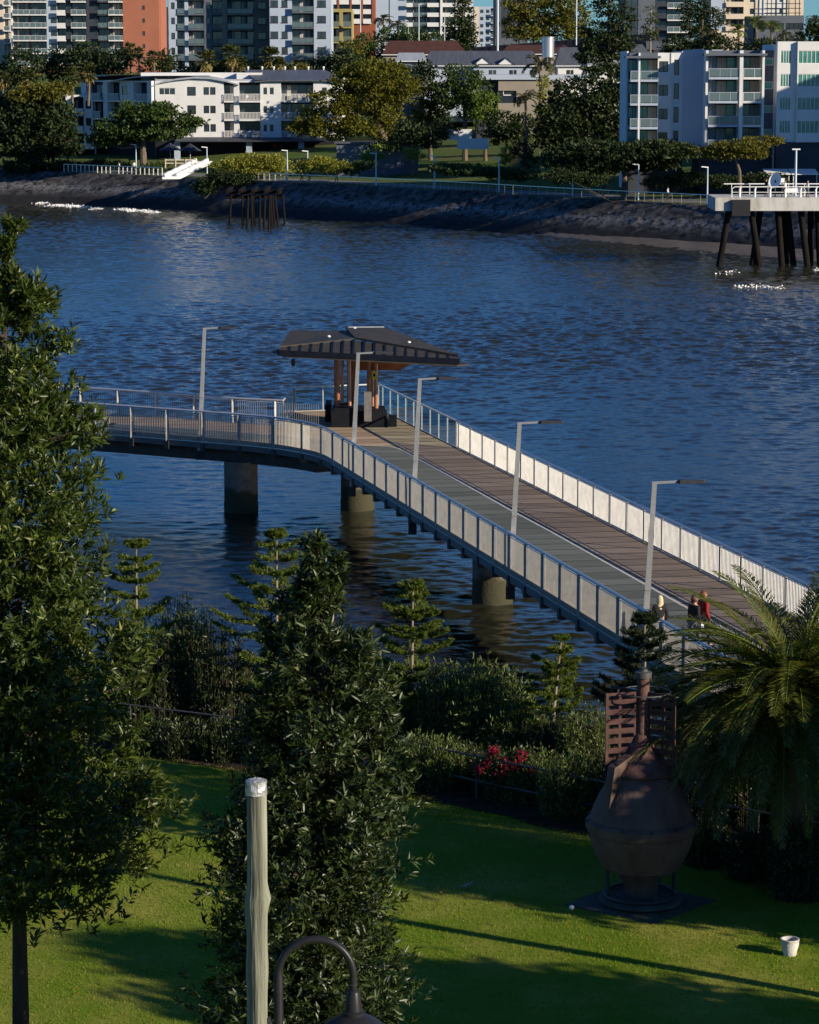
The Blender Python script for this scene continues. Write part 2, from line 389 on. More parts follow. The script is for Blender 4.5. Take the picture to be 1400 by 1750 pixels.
wl = [(p.x, p.y) for p in wl]
wl = [(wl[0][0]+.239*26, wl[0][1]-.971*26)]+wl
wc = smooth_path([wl[-2], wl[-1], (-2.3, 132.9), (-4.1, 135.1), (-6.6, 136.7), (-9.2, 138.2), (-12.5, 139.9), (-17, 142.2), (-30, 149), (-48, 159)], 5)
wl = wl[:-2]+wc
def inset(path, d):
    out = []
    for i, p in enumerate(path):
        a = path[max(i-1, 0)]; b = path[min(i+1, len(path)-1)]; dx, dy = b[0]-a[0], b[1]-a[1]; L = math.hypot(dx, dy)
        out.append((p[0]+dy/L*d, p[1]-dx/L*d))
    return out
lane = inset(NEARP, .16)
tri_slab('cycle_lane', lane+wl[::-1], DZ+.006, None, 'deck_green', bridge)
mb = MB(); a = inset(wl, -.05); b = inset(wl, .05)
for i in range(len(wl)-1): mb.face((*a[i], DZ+.012), (*b[i], DZ+.012), (*b[i+1], DZ+.012), (*a[i+1], DZ+.012))
mb.build('lane_line', 'line_paint', bridge)
# edge beams, brackets, girder
mb = MB()
for i in range(len(NEARP)-1): mb.beam((*NEARP[i], DZ-.36), (*NEARP[i+1], DZ-.36), .12, .26)
mb.build('edge_beam', 'fascia', bridge)
mb = MB()
fp = FARP+GLS[1:]
for i in range(len(fp)-1): mb.beam((*fp[i], DZ-.3), (*fp[i+1], DZ-.3), .12, .36)
mb.build('edge_beam', 'fascia', bridge)
gc = inset(NEARP, 3.0)[:13]+[(-.2, 131.5)]
mb = MB()
for i in range(len(gc)-1): mb.beam((*gc[i], 2.82), (*gc[i+1], 2.82), 3.4, .86)
gl = [(0, 133.5), (-2.5, 134.6)]+inset(NC[18:], 2.4)
for i in range(len(gl)-1): mb.beam((*gl[i], 2.80), (*gl[i+1], 2.80), 3.5, .95)
mb.prism([(-4.2, 131.6), (1.2, 131.2), (-1.8, 144.5), (-5.2, 143), (-7, 136.5)], 2.46, 3.2)
mb.build('girder', 'girder', bridge)
def resample(path, step, off=0):
    out = []; L = 0; nxt = off
    for i in range(len(path)-1):
        a = Vector(path[i][:2]); b = Vector(path[i+1][:2]); l = (b-a).length
        while nxt <= L+l+1e-6:
            t_ = (nxt-L)/l; p_ = a.lerp(b, t_); out.append((p_.x, p_.y, (b-a).normalized())); nxt += step
        L += l
    return out
M('pier_concrete', (.13, .11, .085), .9, 0, (.20, .17, .13), 2.2, bump=.5, bscale=9)
m = MATS['pier_concrete']; t = m.node_tree; p = t.nodes['Principled BSDF']; base = p.inputs['Base Color'].links[0].from_socket
tc = _n(t, 'ShaderNodeTexCoord'); sp = _n(t, 'ShaderNodeSeparateXYZ'); t.links.new(tc.outputs['Object'], sp.inputs[0])
no = _n(t, 'ShaderNodeTexNoise'); no.inputs['Scale'].default_value = 2.5; t.links.new(tc.outputs['Object'], no.inputs[0])
ad = _n(t, 'ShaderNodeMath', operation='ADD'); t.links.new(sp.outputs[2], ad.inputs[0]); t.links.new(no.outputs[0], ad.inputs[1])
mr = _n(t, 'ShaderNodeMapRange'); mr.inputs[1].default_value = 1.45; mr.inputs[2].default_value = 1.75; t.links.new(ad.outputs[0], mr.inputs[0])
mx = _n(t, 'ShaderNodeMix', data_type='RGBA'); t.links.new(mr.outputs[0], mx.inputs[0]); mx.inputs[6].default_value = (.05, .047, .028, 1); t.links.new(base, mx.inputs[7]); t.links.new(mx.outputs[2], p.inputs['Base Color'])
for q in [(-7.9, 135.7), (-2.45, 136.4), (3.24, 112.4), (8.8, 89.0), (-22, 145.5)]:
    mb = MB(); mb.lathe((*q, 0), [(.80, -3), (.80, .0), (.81, .4), (.79, .5), (.785, 2.4)], 40); mb.build('pier', 'pier_concrete', bridge, True)
M('slat_grey', (.50, .475, .43), .5, .25, (.40, .38, .345), 3); M('post_grey', (.42, .41, .39), .5, .3, (.24, .23, .22), 4)
# railings ----------------------------------------------------------------
def railing(path, phi, label, z0=3.25, z1=4.72, bay=2.05, off=.4, slat=.020, gap=.10, post=.17, thick=.012, mat='slat_metal', pmat='pole_metal', bracket=True, pphi=None):
    c = path[len(path)//2]; rt = E('boardwalk_railing', (c[0], c[1], DZ), label, 'railing', 'metal railings along the footbridge')
    pph = phi if pphi is None else pphi
    def frame(d, ph):           # d = tangent away from the land; face normal turned by ph
        u = Vector((-d[0], -d[1], 0)); n = Vector((d[1], -d[0], 0)); N = u*math.cos(ph)+n*math.sin(ph); return Vector((-N.y, N.x, 0)), N
    mb = MB(); mb.tube([(p[0], p[1], z1) for p in path], .05, 8); mb.tube([(p[0], p[1], z1-.11) for p in path], .02, 6); mb.build('handrail', 'handrail_steel', rt, True)
    mb = MB()
    for i in range(len(path)-1): mb.beam((path[i][0], path[i][1], z0+.03), (path[i+1][0], path[i+1][1], z0+.03), .05, .04)
    mb.build('bottom_rail', 'steel', rt)
    P = resample(path, bay, off)
    for x, y, d in P:
        mb = MB(); s_, N = frame(d, pph); o = Vector((x, y, 0))
        mb.prism([tuple((o+s_*a*post/2+N*b*.018)[:2]) for a, b in ((-1, -1), (1, -1), (1, 1), (-1, 1))], z0-.05, z1-.05)
        mb.build('post', pmat, rt)
        if bracket:
            mb = MB(); mb.prism([tuple((o+Vector((d[0], d[1], 0))*a*.12+Vector((d[1], -d[0], 0))*b)[:2]) for a, b in ((-1, -.09), (1, -.09), (1, .5), (-1, .5))], z0-.42, z0-.04); mb.build('bracket', 'dark_steel', rt)
    S = resample(path, gap, off-bay+gap/2); nb = int(round(bay/gap))
    mb = MB(); cnt = 0
    for i, (x, y, d) in enumerate(S):
        s_, N = frame(d, phi); o = Vector((x, y, 0))
        sw = slat if abs(d[0]) < .5 or not bracket else slat*2.4
        mb.prism([tuple((o+s_*a*sw/2+N*b*thick/2)[:2]) for a, b in ((-1, -1), (1, -1), (1, 1), (-1, 1))], z0+.05, z1-.1)
        if i % nb == nb-1 or i == len(S)-1: mb.build('baluster_panel', mat, rt); mb = MB()
    return rt
railing(inset(NEARP, -.02)[:], R(-24), 'grey slatted railing along the near edge curving left', pphi=R(-46), mat='slat_grey', pmat='post_grey')
railing(inset(FARP, .02)[:], R(42), 'bright slatted railing along the far straight edge by open water', z0=3.52, z1=4.75, slat=.046, gap=.13, pphi=R(-30), post=.10, bracket=False)
railing([(a_, b_) for a_, b_ in inset(LFAR, 0)], R(-40), 'thin slatted railing along the far side of the left branch', z0=3.52, z1=4.72, bay=2.3, slat=.018, gap=.115, bracket=False, mat=M('rail_dark', (.13, .14, .15), .5, .2).name)
# glass balustrade round the shelter bay
m = bpy.data.materials.new('clear_glass'); m.use_nodes = True; MATS['clear_glass'] = m; t = m.node_tree
for n_ in list(t.nodes):
    if n_.type == 'BSDF_PRINCIPLED': t.nodes.remove(n_)
tb = _n(t, 'ShaderNodeBsdfTransparent'); tb.inputs[0].default_value = (.90, .97, .96, 1); gl_ = _n(t, 'ShaderNodeBsdfGlossy'); gl_.inputs['Roughness'].default_value = .04
lw_ = _n(t, 'ShaderNodeLayerWeight'); lw_.inputs[0].default_value = .5; pw_ = _n(t, 'ShaderNodeMath', operation='POWER'); pw_.inputs[1].default_value = 4; t.links.new(lw_.outputs['Facing'], pw_.inputs[0]); fr = _n(t, 'ShaderNodeMath', operation='MULTIPLY'); fr.inputs[1].default_value = .45; t.links.new(pw_.outputs[0], fr.inputs[0]); mx = _n(t, 'ShaderNodeMixShader')
t.links.new(fr.outputs[0], mx.inputs[0]); t.links.new(tb.outputs[0], mx.inputs[1]); t.links.new(gl_.outputs[0], mx.inputs[2]); t.links.new(mx.outputs[0], t.nodes['Material Output'].inputs[0])
gr = E('glass_balustrade', (-2, 142, DZ), 'clear glass balustrade with steel posts around the shelter corner', 'balustrade')
full = GLS+BACK[1:]+WING[1:]
mb = MB()
for i in range(len(full)-1): mb.beam((*full[i], 4.74), (*full[i+1], 4.74), .09, .06)
mb.build('handrail', 'handrail_steel', gr)
for seg, bay in ((GLS, 1.62), (BACK, 1.46), (WING, 1.85)):
    P = resample(seg, bay, 0)
    for i, (x, y, d) in enumerate(P):
        mb = MB(); mb.beam((x, y, DZ), (x, y, 4.71), .06, .05, up=(d[0], d[1], 0)); mb.build('post', 'steel', gr)
        e_ = P[i+1][:2] if i+1 < len(P) else seg[-1]
        if math.hypot(e_[0]-x, e_[1]-y) > .3:
            a = Vector((x, y, 0)); b = Vector((*e_, 0)); d_ = (b-a).normalized()
            mb = MB(); mb.beam((*(a+d_*.04)[:2], 4.13), (*(b-d_*.04)[:2], 4.13), .014, 1.14); mb.build('glass_panel', 'clear_glass', gr)
            mb = MB(); mb.beam((*(a+d_*.04)[:2], 3.52), (*(b-d_*.04)[:2], 3.52), .05, .04); mb.build('bottom_rail', 'steel', gr)
# lamp posts ----------------------------------------------------------------
lamp = E('boardwalk_lamp', (0, 0, 0), 'x', 'lamp post', 'lamp posts along the footbridge')
mb = MB(); H = 5.05
def taper(mb, p0, p1, w0, d0, w1, d1):
    vs = []
    for p_, w_, d_ in ((p0, w0, d0), (p1, w1, d1)):
        for a_, b_ in ((-1, -1), (1, -1), (1, 1), (-1, 1)): vs.append((p_[0]+a_*w_/2, p_[1]+b_*d_/2, p_[2]))
    mb.add(vs, [[3, 2, 1, 0], [4, 5, 6, 7], [0, 1, 5, 4], [1, 2, 6, 5], [2, 3, 7, 6], [3, 0, 4, 7]])
taper(mb, (-.05, 0, -.75), (.25, 0, H), .2, .17, .14, .12); mb.build('pole', 'pole_metal', lamp)
mb = MB(); mb.beam((.17, 0, H-.02), (.98, 0, H+.03), .075, .07); mb.build('arm', 'pole_metal', lamp)
mb = MB(); mb.add([(.9, -.06, H-.01), (1.0, -.14, H-.03), (1.72, -.12, H+.0), (1.76, 0, H+.02), (1.72, .12, H+0), (1.0, .14, H-.03), (.9, .06, H-.01)]+[(.9, -.05, H+.05), (1.0, -.1, H+.09), (1.7, -.08, H+.07), (1.74, 0, H+.05), (1.7, .08, H+.07), (1.0, .1, H+.09), (.9, .05, H+.05)],
    [list(range(7))[::-1], list(range(7, 14))]+[[i, (i+1) % 7, 7+(i+1) % 7, 7+i] for i in range(7)])
mb.build('lamp_head', 'dark_steel', lamp)
mb = MB(); mb.beam((.0, 0, 1.9), (.18, 0, 1.9), .2, .22); mb.build('control_box', 'pole_metal', lamp)
mb = MB(); mb.box(-.2, .12, -.16, .16, -1.15, -.72); mb.build('bracket', 'dark_steel', lamp)
LP = [((1102, 1039), 'lamp post nearest the palm on the bridge rail'), ((875, 908), 'second lamp post from the palm on the bridge rail'), ((707, 811), 'third lamp post from the palm, right of the shelter'),
      ((603, 754), 'leaning lamp post standing in front of the shelter columns'), ((342, 699), 'lamp post on the left branch of the bridge, left of the shelter')]
for i, (q, lb) in enumerate(LP):
    w0 = PZ(*q, 4.72); rz = math.atan2(BN[1], BN[0])-R(17)
    o = lamp if i == 0 else dup(lamp, (0, 0, 0))
    o.location = (w0.x, w0.y, DZ-.02); o.rotation_euler = (0, 0, rz); o['label'] = lb
# ================================================================= shelter on the bridge
M('roof_sheet', (.045, .040, .034), .6, .05, (.065, .058, .048), 2, spec=.06, bump=.15, bscale=6)
M('roof_navy', (.007, .009, .016), .5, .0, (.011, .014, .022), 3, spec=.08)
M('copper', (.38, .15, .07), .38, .35, (.27, .10, .045), 2.2)
M('copper_pale', (.52, .28, .18), .35, .5, (.42, .2, .12), 3, stretch=(1, 1, .2))
M('charcoal', (.009, .010, .013), .7, 0, (.014, .014, .017), 3, spec=.08)
M('cabinet_steel', (.30, .28, .25), .4, .5, (.24, .22, .2), 4)
M('yellow_sign', (.65, .48, .02), .5)
sh = E('river_shelter', (-2, 142, DZ), 'dark folded roof shelter on copper columns at the bend of the footbridge', 'shelter')
A = PY(478, 591, 139.2); B = PY(783, 606, 138.2); C = PY(660, 560, 146.5); D_ = PY(590, 562, 146.0); E_ = PY(497, 564, 145.6); G = PY(606, 577, 140.8)
G2 = PY(592, 566, 145.7)
A2 = A.copy(); B2 = B.copy()
mb = MB(); mb.slab([A, G-Vector((0, 0, .02)), G2, E_], .10); mb.build('roof_panel', 'roof_sheet', sh)
mb = MB(); mb.slab([G+Vector((.02, 0, .02)), B, C, D_+Vector((.03, 0, .08))], .10); mb.build('roof_panel', 'roof_sheet', sh)
fasz = .27
Af = A+Vector((0, -.75, -.12)); Bf = B+Vector((.05, -.75, -.12))
mb = MB(); g_ = G-Vector((0, .02, .13)); mb.add([A-Vector((0, 0, .1)), Af, Bf, B-Vector((0, 0, .1)), g_], [[0, 1, 4], [1, 2, 4], [2, 3, 4]]); mb.build('front_slope', 'roof_sheet', sh)
mb = MB(); nseam = 17                      # raised seams of the front slope
for i in range(1, nseam):
    f = i/nseam; lo = Af.lerp(Bf, f)
    xg = lo.x
    hi = A.lerp(G, (xg-A.x)/(G.x-A.x)) if xg < G.x else G.lerp(B, (xg-G.x)/(B.x-G.x))
    hi = hi-Vector((0, .05, .1))
    mb.beam(lo+Vector((.0, 0, .02)), hi+Vector((0, 0, .02)), .10, .04)
mb.build('seam_rib', 'roof_navy', sh)
mb = MB(); mb.beam(Af+Vector((0, 0, -fasz/2)), Bf+Vector((0, 0, -fasz/2)), .10, fasz); mb.beam(Bf+Vector((0, .06, -fasz/2)), C+Vector((0, -.0, -fasz/2-.1)), .10, fasz); mb.beam(Af+Vector((0, .06, -fasz/2)), E_+Vector((0, 0, -fasz/2-.1)), .10, fasz); mb.beam(E_+Vector((.06, 0, -fasz/2-.1)), C+Vector((-.06, 0, -fasz/2-.1)), .1, fasz)
mb.build('fascia', 'roof_navy', sh)
# soffit: lower plate reaching out to two tips
TL = PY(465, 601, 139.6); TR = PY(803, 622, 138.9)
z = min(Af.z, Bf.z)-fasz-.05
mb = MB(); mb.add([TL, Af+Vector((.3, -.05, -fasz-.02)), Bf+Vector((-.1, -.05, -fasz-.02)), TR, C+Vector((.3, .1, -.75)), E_+Vector((-.2, .1, -.75))] +
                  [TL-Vector((0, 0, .05)), Af+Vector((.3, -.05, -fasz-.08)), Bf+Vector((-.1, -.05, -fasz-.1)), TR-Vector((0, 0, .05)), C+Vector((.3, .1, -.83)), E_+Vector((-.2, .1, -.83))],
                 [[0, 1, 2, 3, 4, 5], [11, 10, 9, 8, 7, 6]]+[[i, i+6, (i+1) % 6+6, (i+1) % 6] for i in range(6)])
mb.k[0] = 1; mb.k[2:] = [1]*len(mb.k[2:]); mb.build('soffit', ['copper', 'roof_sheet'], sh)
# dropped copper bulkhead
mb = MB(); a = PY(598, 622, 141.5); b = PY(714, 622, 141.5)
mb.add([(a.x, 140.6, 6.62), (b.x, 140.6, 6.62), (b.x, 144.6, 6.62), (a.x, 144.6, 6.62), (a.x+.1, 140.9, 6.1), (b.x-.85, 140.9, 6.1), (b.x-.85, 144.3, 6.1), (a.x+.1, 144.3, 6.1)],
       [[0, 1, 2, 3], [7, 6, 5, 4], [0, 4, 5, 1], [1, 5, 6, 2], [2, 6, 7, 3], [3, 7, 4, 0]]); mb.build('bulkhead', 'copper', sh)
for (px, y, r, mt) in [(577.5, 140.2, .10, 'copper'), (585, 141.4, .085, 'copper_pale'), (597.5, 140.6, .095, 'copper_pale'), (630.5, 140.4, .10, 'copper'), (637, 141.6, .09, 'copper_pale'), (643, 140.8, .11, 'copper_pale'), (573.5, 141.6, .08, 'copper')]:
    q = PY(px, 650, y); mb = MB(); mb.tube([(q.x, y, DZ), (q.x, y, 6.7)], r, 14); mb.build('column', mt, sh, True)
q = PY(600, 650, 142.4); mb = MB(); mb.box(q.x-.2, q.x+.22, 142.3, 142.45, 4.2, 6.5); mb.build('screen', 'copper', sh)
# plinth with stepped bench ends
x = lambda px, y: PY(px, 700, y).x
mb = MB()
pr = [(566, 3.5), (566, 4.3), (572, 4.42), (606, 4.42), (608, 4.28), (630, 4.28), (655, 4.26), (661, 3.95), (663, 3.5)]
vs = [(x(a, 139), 139.4, z_) for a, z_ in pr]+[(x(a, 139), 141.9, z_) for a, z_ in pr]; n = len(pr)
mb.add(vs, [list(range(n)), list(range(n, 2*n))[::-1]]+[[(i+1) % n, i, n+i, n+(i+1) % n] for i in range(n)]); mb.build('plinth', 'charcoal', sh)
mb = MB(); mb.box(x(663, 139)+.01, x(678, 139), 139.6, 141.0, DZ, DZ+.42); mb.build('bench', 'charcoal', sh)
mb = MB(); mb.box(x(556, 142), x(566, 142)-.01, 141.5, 143.5, DZ, DZ+.85); mb.build('bench', 'charcoal', sh)
mb = MB(); mb.box(x(660, 141), x(672, 141), 141.2, 142.6, DZ+.43, DZ+.75); mb.build('display_case', 'clear_glass', sh)
mb = MB(); mb.box(x(622.5, 139), x(635, 139), 138.95, 139.38, DZ+.35, DZ+1.75); mb.build('cabinet', 'cabinet_steel', sh)
q = PY(639.5, 640, 140.2); mb = MB(); mb.box(q.x-.09, q.x+.12, 140.12, 140.2, 5.75, 6.13); mb.build('warning_plate', 'yellow_sign', sh)
mb = MB(); mb.box(q.x-.04, q.x+.07, 140.105, 140.119, 5.88, 6.02); mb.build('plate_symbol', 'charcoal', sh)
q = PY(501, 610, 139.6); mb = MB(); mb.lathe((q.x, 139.6, 6.58), [(.02, .25), (.02, .2), (.09, .18), (.11, 0), (.08, -.12), (.02, -.17)][::-1], 14); mb.tube([(q.x, 139.6, 6.8), (q.x, 139.6, 7.0)], .02, 6); mb.build('hanging_lamp', 'dark_steel', sh, True)
# roof vents and ridge flashing
mb = MB(); mb.beam(D_+Vector((.15, 0, .09)), C+Vector((-.1, 0, .04)), .07, .04); mb.build('ridge_cap', 'steel', sh)
for px, py, y in [(562, 578, 142.5), (606, 564, 145.6), (699, 588, 141)]:
    q = PY(px, py, y); mb = MB(); mb.lathe((q.x, y, q.z-.12), [(.05, 0), (.05, .18), (.09, .19), (.09, .24), (.02, .27)], 10); mb.tube([(q.x+.1, y, q.z-.1), (q.x+.12, y, q.z+.02)], .03, 6); mb.build('roof_vent', 'white_paint', sh)

# ================================================================= people
M('skin', (.46, .26, .17), .55, 0, (.42, .22, .14), 12)
def skinned(name, nodes, edges, mat, parent, root=0, lv=2):
    """continuous body: joints and radii grown into one surface"""
    me = bpy.data.meshes.new(name); me.from_pydata([n[0] for n in nodes], edges, [])
    o = bpy.data.objects.new(name, me); COL.objects.link(o)
    md = o.modifiers.new('s', 'SKIN'); md.use_smooth_shade = True
    for i, v in enumerate(me.skin_vertices[0].data):
        r = nodes[i][1]; v.radius = (r, r) if not hasattr(r, '__len__') else r; v.use_root = (i == root)
    sb = o.modifiers.new('u', 'SUBSURF'); sb.levels = lv; sb.render_levels = lv
    dg = bpy.context.evaluated_depsgraph_get(); ev = o.evaluated_get(dg)
    m2 = bpy.data.meshes.new_from_object(ev); bpy.data.objects.remove(o)
    m2.materials.clear(); m2.materials.append(MATS[mat]); m2.name = name
    m2.polygons.foreach_set('use_smooth', [True]*len(m2.polygons))
    return link(name, m2, parent)
def ellipsoid(mb, c, r, n=16, m_=10, cut=-1.0):
    vs = []; fs = []
    for i in range(m_+1):
        a = math.pi*(i/m_)*(1 if cut <= -1 else .5*(1-cut)) ; 
        for k in range(n):
            b = 2*math.pi*k/n; vs.append((c[0]+r[0]*math.sin(a)*math.cos(b), c[1]+r[1]*math.sin(a)*math.sin(b), c[2]+r[2]*math.cos(a)))
    for i in range(m_):
        for k in range(n): fs.append([i*n+k, (i+1)*n+k, (i+1)*n+(k+1) % n, i*n+(k+1) % n])
    mb.add(vs, fs)
def person(loc, face, label, top, trousers, hair, hairlen=.0, h=1.7, stride=.25, bag=None, group=None, detail=True):
    """walking figure looking along local +Y, then turned by face"""
    p = E('person', (0, 0, 0), label, 'person', group); s = h/1.7
    S = lambda x, y, z: (x*s, y*s, z*s)
    f = stride
    N = [(S(0, 0, .93), (.145*s, .11*s)), (S(0, .01, 1.12), (.125*s, .095*s)), (S(0, 0, 1.32), (.155*s, .105*s)), (S(0, 0, 1.42), (.10*s, .075*s)), (S(0, .01, 1.48), .052*s), (S(0, .02, 1.56), (.072*s, .085*s)), (S(0, .015, 1.63), (.078*s, .092*s)), (S(0, .01, 1.685), (.05*s, .06*s)),
         (S(.17, 0, 1.38), .062*s), (S(.225, -.06, 1.12), .045*s), (S(.21, .06, .90), .034*s), (S(-.17, 0, 1.38), .062*s), (S(-.225, .03, 1.12), .045*s), (S(-.21, .15, .92), .034*s),
         (S(.09, .0, .86), .088*s), (S(.095, f*.55, .48), .06*s), (S(.095, f*.7, .08), .042*s), (S(.1, f*.7+.14, .035), .035*s),
         (S(-.09, 0, .86), .088*s), (S(-.095, -f*.25, .48), .06*s), (S(-.095, -f*1.0, .10), .042*s), (S(-.1, -f*1.0+.13, .04), .035*s)]
    ed = [(0, 1), (1, 2), (2, 3), (3, 4), (4, 5), (5, 6), (6, 7), (2, 8), (8, 9), (9, 10), (2, 11), (11, 12), (12, 13), (0, 14), (14, 15), (15, 16), (16, 17), (0, 18), (18, 19), (19, 20), (20, 21)]
    body = skinned('body', N, ed, 'skin', p)
    if not detail:
        pass
    # hands: palm and five fingers
    for sx, (hx, hy, hz) in ((1, N[10][0]), (-1, N[13][0])):
        HN = [((hx, hy, hz), .03*s), ((hx, hy+.035*s, hz-.055*s), (.036*s, .016*s))]; HE = [(0, 1)]
        for k in range(4):
            ox = (k-1.5)*.018*s; L_ = (.055, .065, .06, .045)[k]*s; b_ = len(HN)
            HN += [((hx+ox*.3, hy+.04*s+ox, hz-.085*s), .0085*s), ((hx-sx*.01*s, hy+.045*s+ox, hz-.085*s-L_*.5), .008*s), ((hx-sx*.025*s, hy+.05*s+ox, hz-.085*s-L_*.9), .007*s)]; HE += [(1, b_), (b_, b_+1), (b_+1, b_+2)]
        b_ = len(HN); HN += [((hx-sx*.01*s, hy+.075*s, hz-.05*s), .01*s), ((hx-sx*.018*s, hy+.095*s, hz-.085*s), .008*s)]; HE += [(0, b_), (b_, b_+1)]
        if detail: skinned('hand', HN, HE, 'skin', p, lv=1)
    # clothes follow the same joints, a little wider
    g = .012*s
    def cloth(name, idx, mat, extra=()):
        mp = {i: k for k, i in enumerate(idx)}
        nn = []
        for i in idx:
            r = N[i][1]; r = (r+g) if not hasattr(r, '__len__') else (r[0]+g, r[1]+g); nn.append((N[i][0], r))
        ee = [(mp[a], mp[b]) for a, b in ed if a in mp and b in mp]
        return skinned(name, nn, ee, mat, p)
    cloth('jacket', [0, 1, 2, 3, 8, 9, 10, 11, 12, 13], top)
    cloth('trousers', [0, 14, 15, 16, 18, 19, 20], trousers)
    for i, j in ((16, 17), (20, 21)):
        mb = MB(); a = Vector(N[i][0]); b = Vector(N[j][0]); mb.tube([a+Vector((0, -.06*s, -.03*s)), a.lerp(b, .5)+Vector((0, 0, -.02*s)), b+Vector((0, .03*s, -.0))], [.045*s, .047*s, .03*s], 10); mb.build('shoe', 'charcoal', p, True)
    # hair: cap over the skull with a fall at the back
    mb = MB(); ellipsoid(mb, S(0, -.008, 1.645), (.093*s, .108*s, .098*s), 18, 8, cut=.02)
    mb.build('hair', hair, p, True)
    if hairlen:
        mb = MB(); vs = []
        for i in range(7):
            z_ = 1.68-i*(hairlen+.1)/6; wd = (.085, .1, .105, .11, .108, .1, .07)[i]
            for k in range(11):
                a_ = math.pi*(k/10); jit = .006*math.sin(k*5+i)
                vs.append(S(wd*math.cos(a_)*1.02, -.005-(.105+.02*math.sin(i))*math.sin(a_)-jit, z_+.015*math.sin(k*2.3)*(i > 5)))
        fs = [[i*11+k, i*11+k+1, (i+1)*11+k+1, (i+1)*11+k] for i in range(6) for k in range(10)]
        mb.add(vs, fs); o_ = mb.build('hair_length', hair, p, True)
        sd = o_.modifiers.new('t', 'SOLIDIFY'); sd.thickness = .03*s; sd.offset = -1
    if detail:
        mb = MB(); mb.tube([S(0, .10, 1.605), S(0, .128, 1.58), S(0, .112, 1.565)], [.008*s, .016*s, .012*s], 8); mb.build('nose', 'skin', p, True)
        for sx in (1, -1):
            mb = MB(); ellipsoid(mb, S(sx*.032, .094, 1.612), (.013*s, .008*s, .007*s), 8, 6); mb.build('eye', 'charcoal', p, True)
            mb = MB(); ellipsoid(mb, S(sx*.085, .0, 1.60), (.012*s, .02*s, .032*s), 8, 6); mb.build('ear', 'skin', p, True)
        mb = MB(); ellipsoid(mb, S(0, .098, 1.535), (.026*s, .008*s, .007*s), 10, 6); mb.build('mouth', 'lips', p, True)
    if bag:
        mb = MB(); mb.box(.14*s, .3*s, .0, .12*s, .72*s, .92*s); mb.build('handbag', bag, p)
    p.location = loc; p.rotation_euler = (0, 0, face)
    return p
M('lips', (.38, .12, .1), .5); M('cloth_black', (.012, .012, .014), .85, 0, (.02, .02, .022), 14)
M('cloth_red', (.30, .02, .018), .8, 0, (.2, .012, .012), 14); M('cloth_grey', (.16, .155, .16), .85, 0, (.11, .11, .115), 10)
M('cloth_dark', (.02, .022, .03), .85, 0, (.035, .035, .045), 14); M('cloth_white', (.7, .7, .7), .8, 0, (.55, .56, .6), 9)
M('hair_blonde', (.68, .56, .36), .5, 0, (.5, .38, .2), 30); M('hair_brown', (.11, .05, .025), .5, 0, (.06, .028, .015), 40); M('hair_auburn', (.17, .065, .028), .5, 0, (.1, .035, .015), 40)
M('cloth_blue', (.05, .07, .14), .85)
def on_deck(px, py, h): q = PZ(px, py, DZ+h); return (q.x, q.y, DZ)
HD = math.atan2(BD[1], BD[0])-R(90)
a = on_deck(1121, 1018, 1.68); person((a[0]+.12, a[1], DZ), HD, 'person with long blonde hair in a black jacket, walking close to the near rail', 'cloth_black', 'cloth_dark', 'hair_blonde', .28, 1.66)
a = on_deck(1187, 1019, 1.66); person(a, HD-R(62), 'person with short brown hair in black top and grey trousers beside the one in red', 'cloth_black', 'cloth_grey', 'hair_brown', .06, 1.66, bag='cloth_white')
a = on_deck(1203, 1011, 1.70); person(a, HD-R(70), 'person with auburn hair in a dark red jacket walking on the bridge', 'cloth_red', 'cloth_dark', 'hair_auburn', .2, 1.70)
# ================================================================= buildings on the far bank
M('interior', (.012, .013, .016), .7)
M('bal_glass', (.10, .14, .15), .12, 0, spec=.8)
M('wall_white', (.70, .70, .69), .7, 0, (.62, .62, .61), .5)
M('wall_pale_blue', (.40, .46, .55), .7, 0, (.35, .41, .5), .3)
M('wall_slate', (.11, .13, .16), .7, 0, (.09, .105, .13), .4)
M('wall_taupe', (.22, .19, .155), .8, 0, (.18, .155, .13), .3)
M('wall_grey_brown', (.15, .135, .12), .8, 0, (.12, .108, .1), .3)
M('wall_orange', (.36, .135, .085), .8, 0, (.32, .118, .072), .25)
M('wall_cream', (.66, .56, .44), .8, 0, (.60, .5, .39), .3)
M('wall_yellow', (.34, .29, .12), .8, 0, (.29, .245, .095), .5)
M('wall_charcoal', (.035, .04, .055), .6, 0, (.045, .05, .065), .5)
M('wall_brick', (.28, .09, .05), .85, 0, (.22, .07, .04), .6)
M('wall_beige', (.30, .26, .21), .85, 0, (.25, .22, .18), .5)
M('roof_grey', (.12, .13, .15), .5, .2, (.09, .1, .115), .5, stretch=(4, .2, 1))
M('roof_pale', (.42, .45, .48), .45, .2, (.35, .38, .41), .6, stretch=(5, .2, 1))
M('roof_terracotta', (.085, .036, .028), .85, 0, (.06, .025, .02), 1.2)
M('curtain', (.45, .43, .38), .8, 0, (.10, .10, .10), .9, stretch=(1, 1, .05), lo=.45, hi=.55)
M('green_glass', (.08, .30, .24), .12, 0, (.03, .12, .11), .6, spec=.8)
M('win_glass', (.02, .028, .04), .06, 0, (.05, .06, .07), .25, spec=.9)
M('frame_white', (.7, .7, .68), .5); M('frame_dark', (.03, .03, .035), .5)
FA = {}
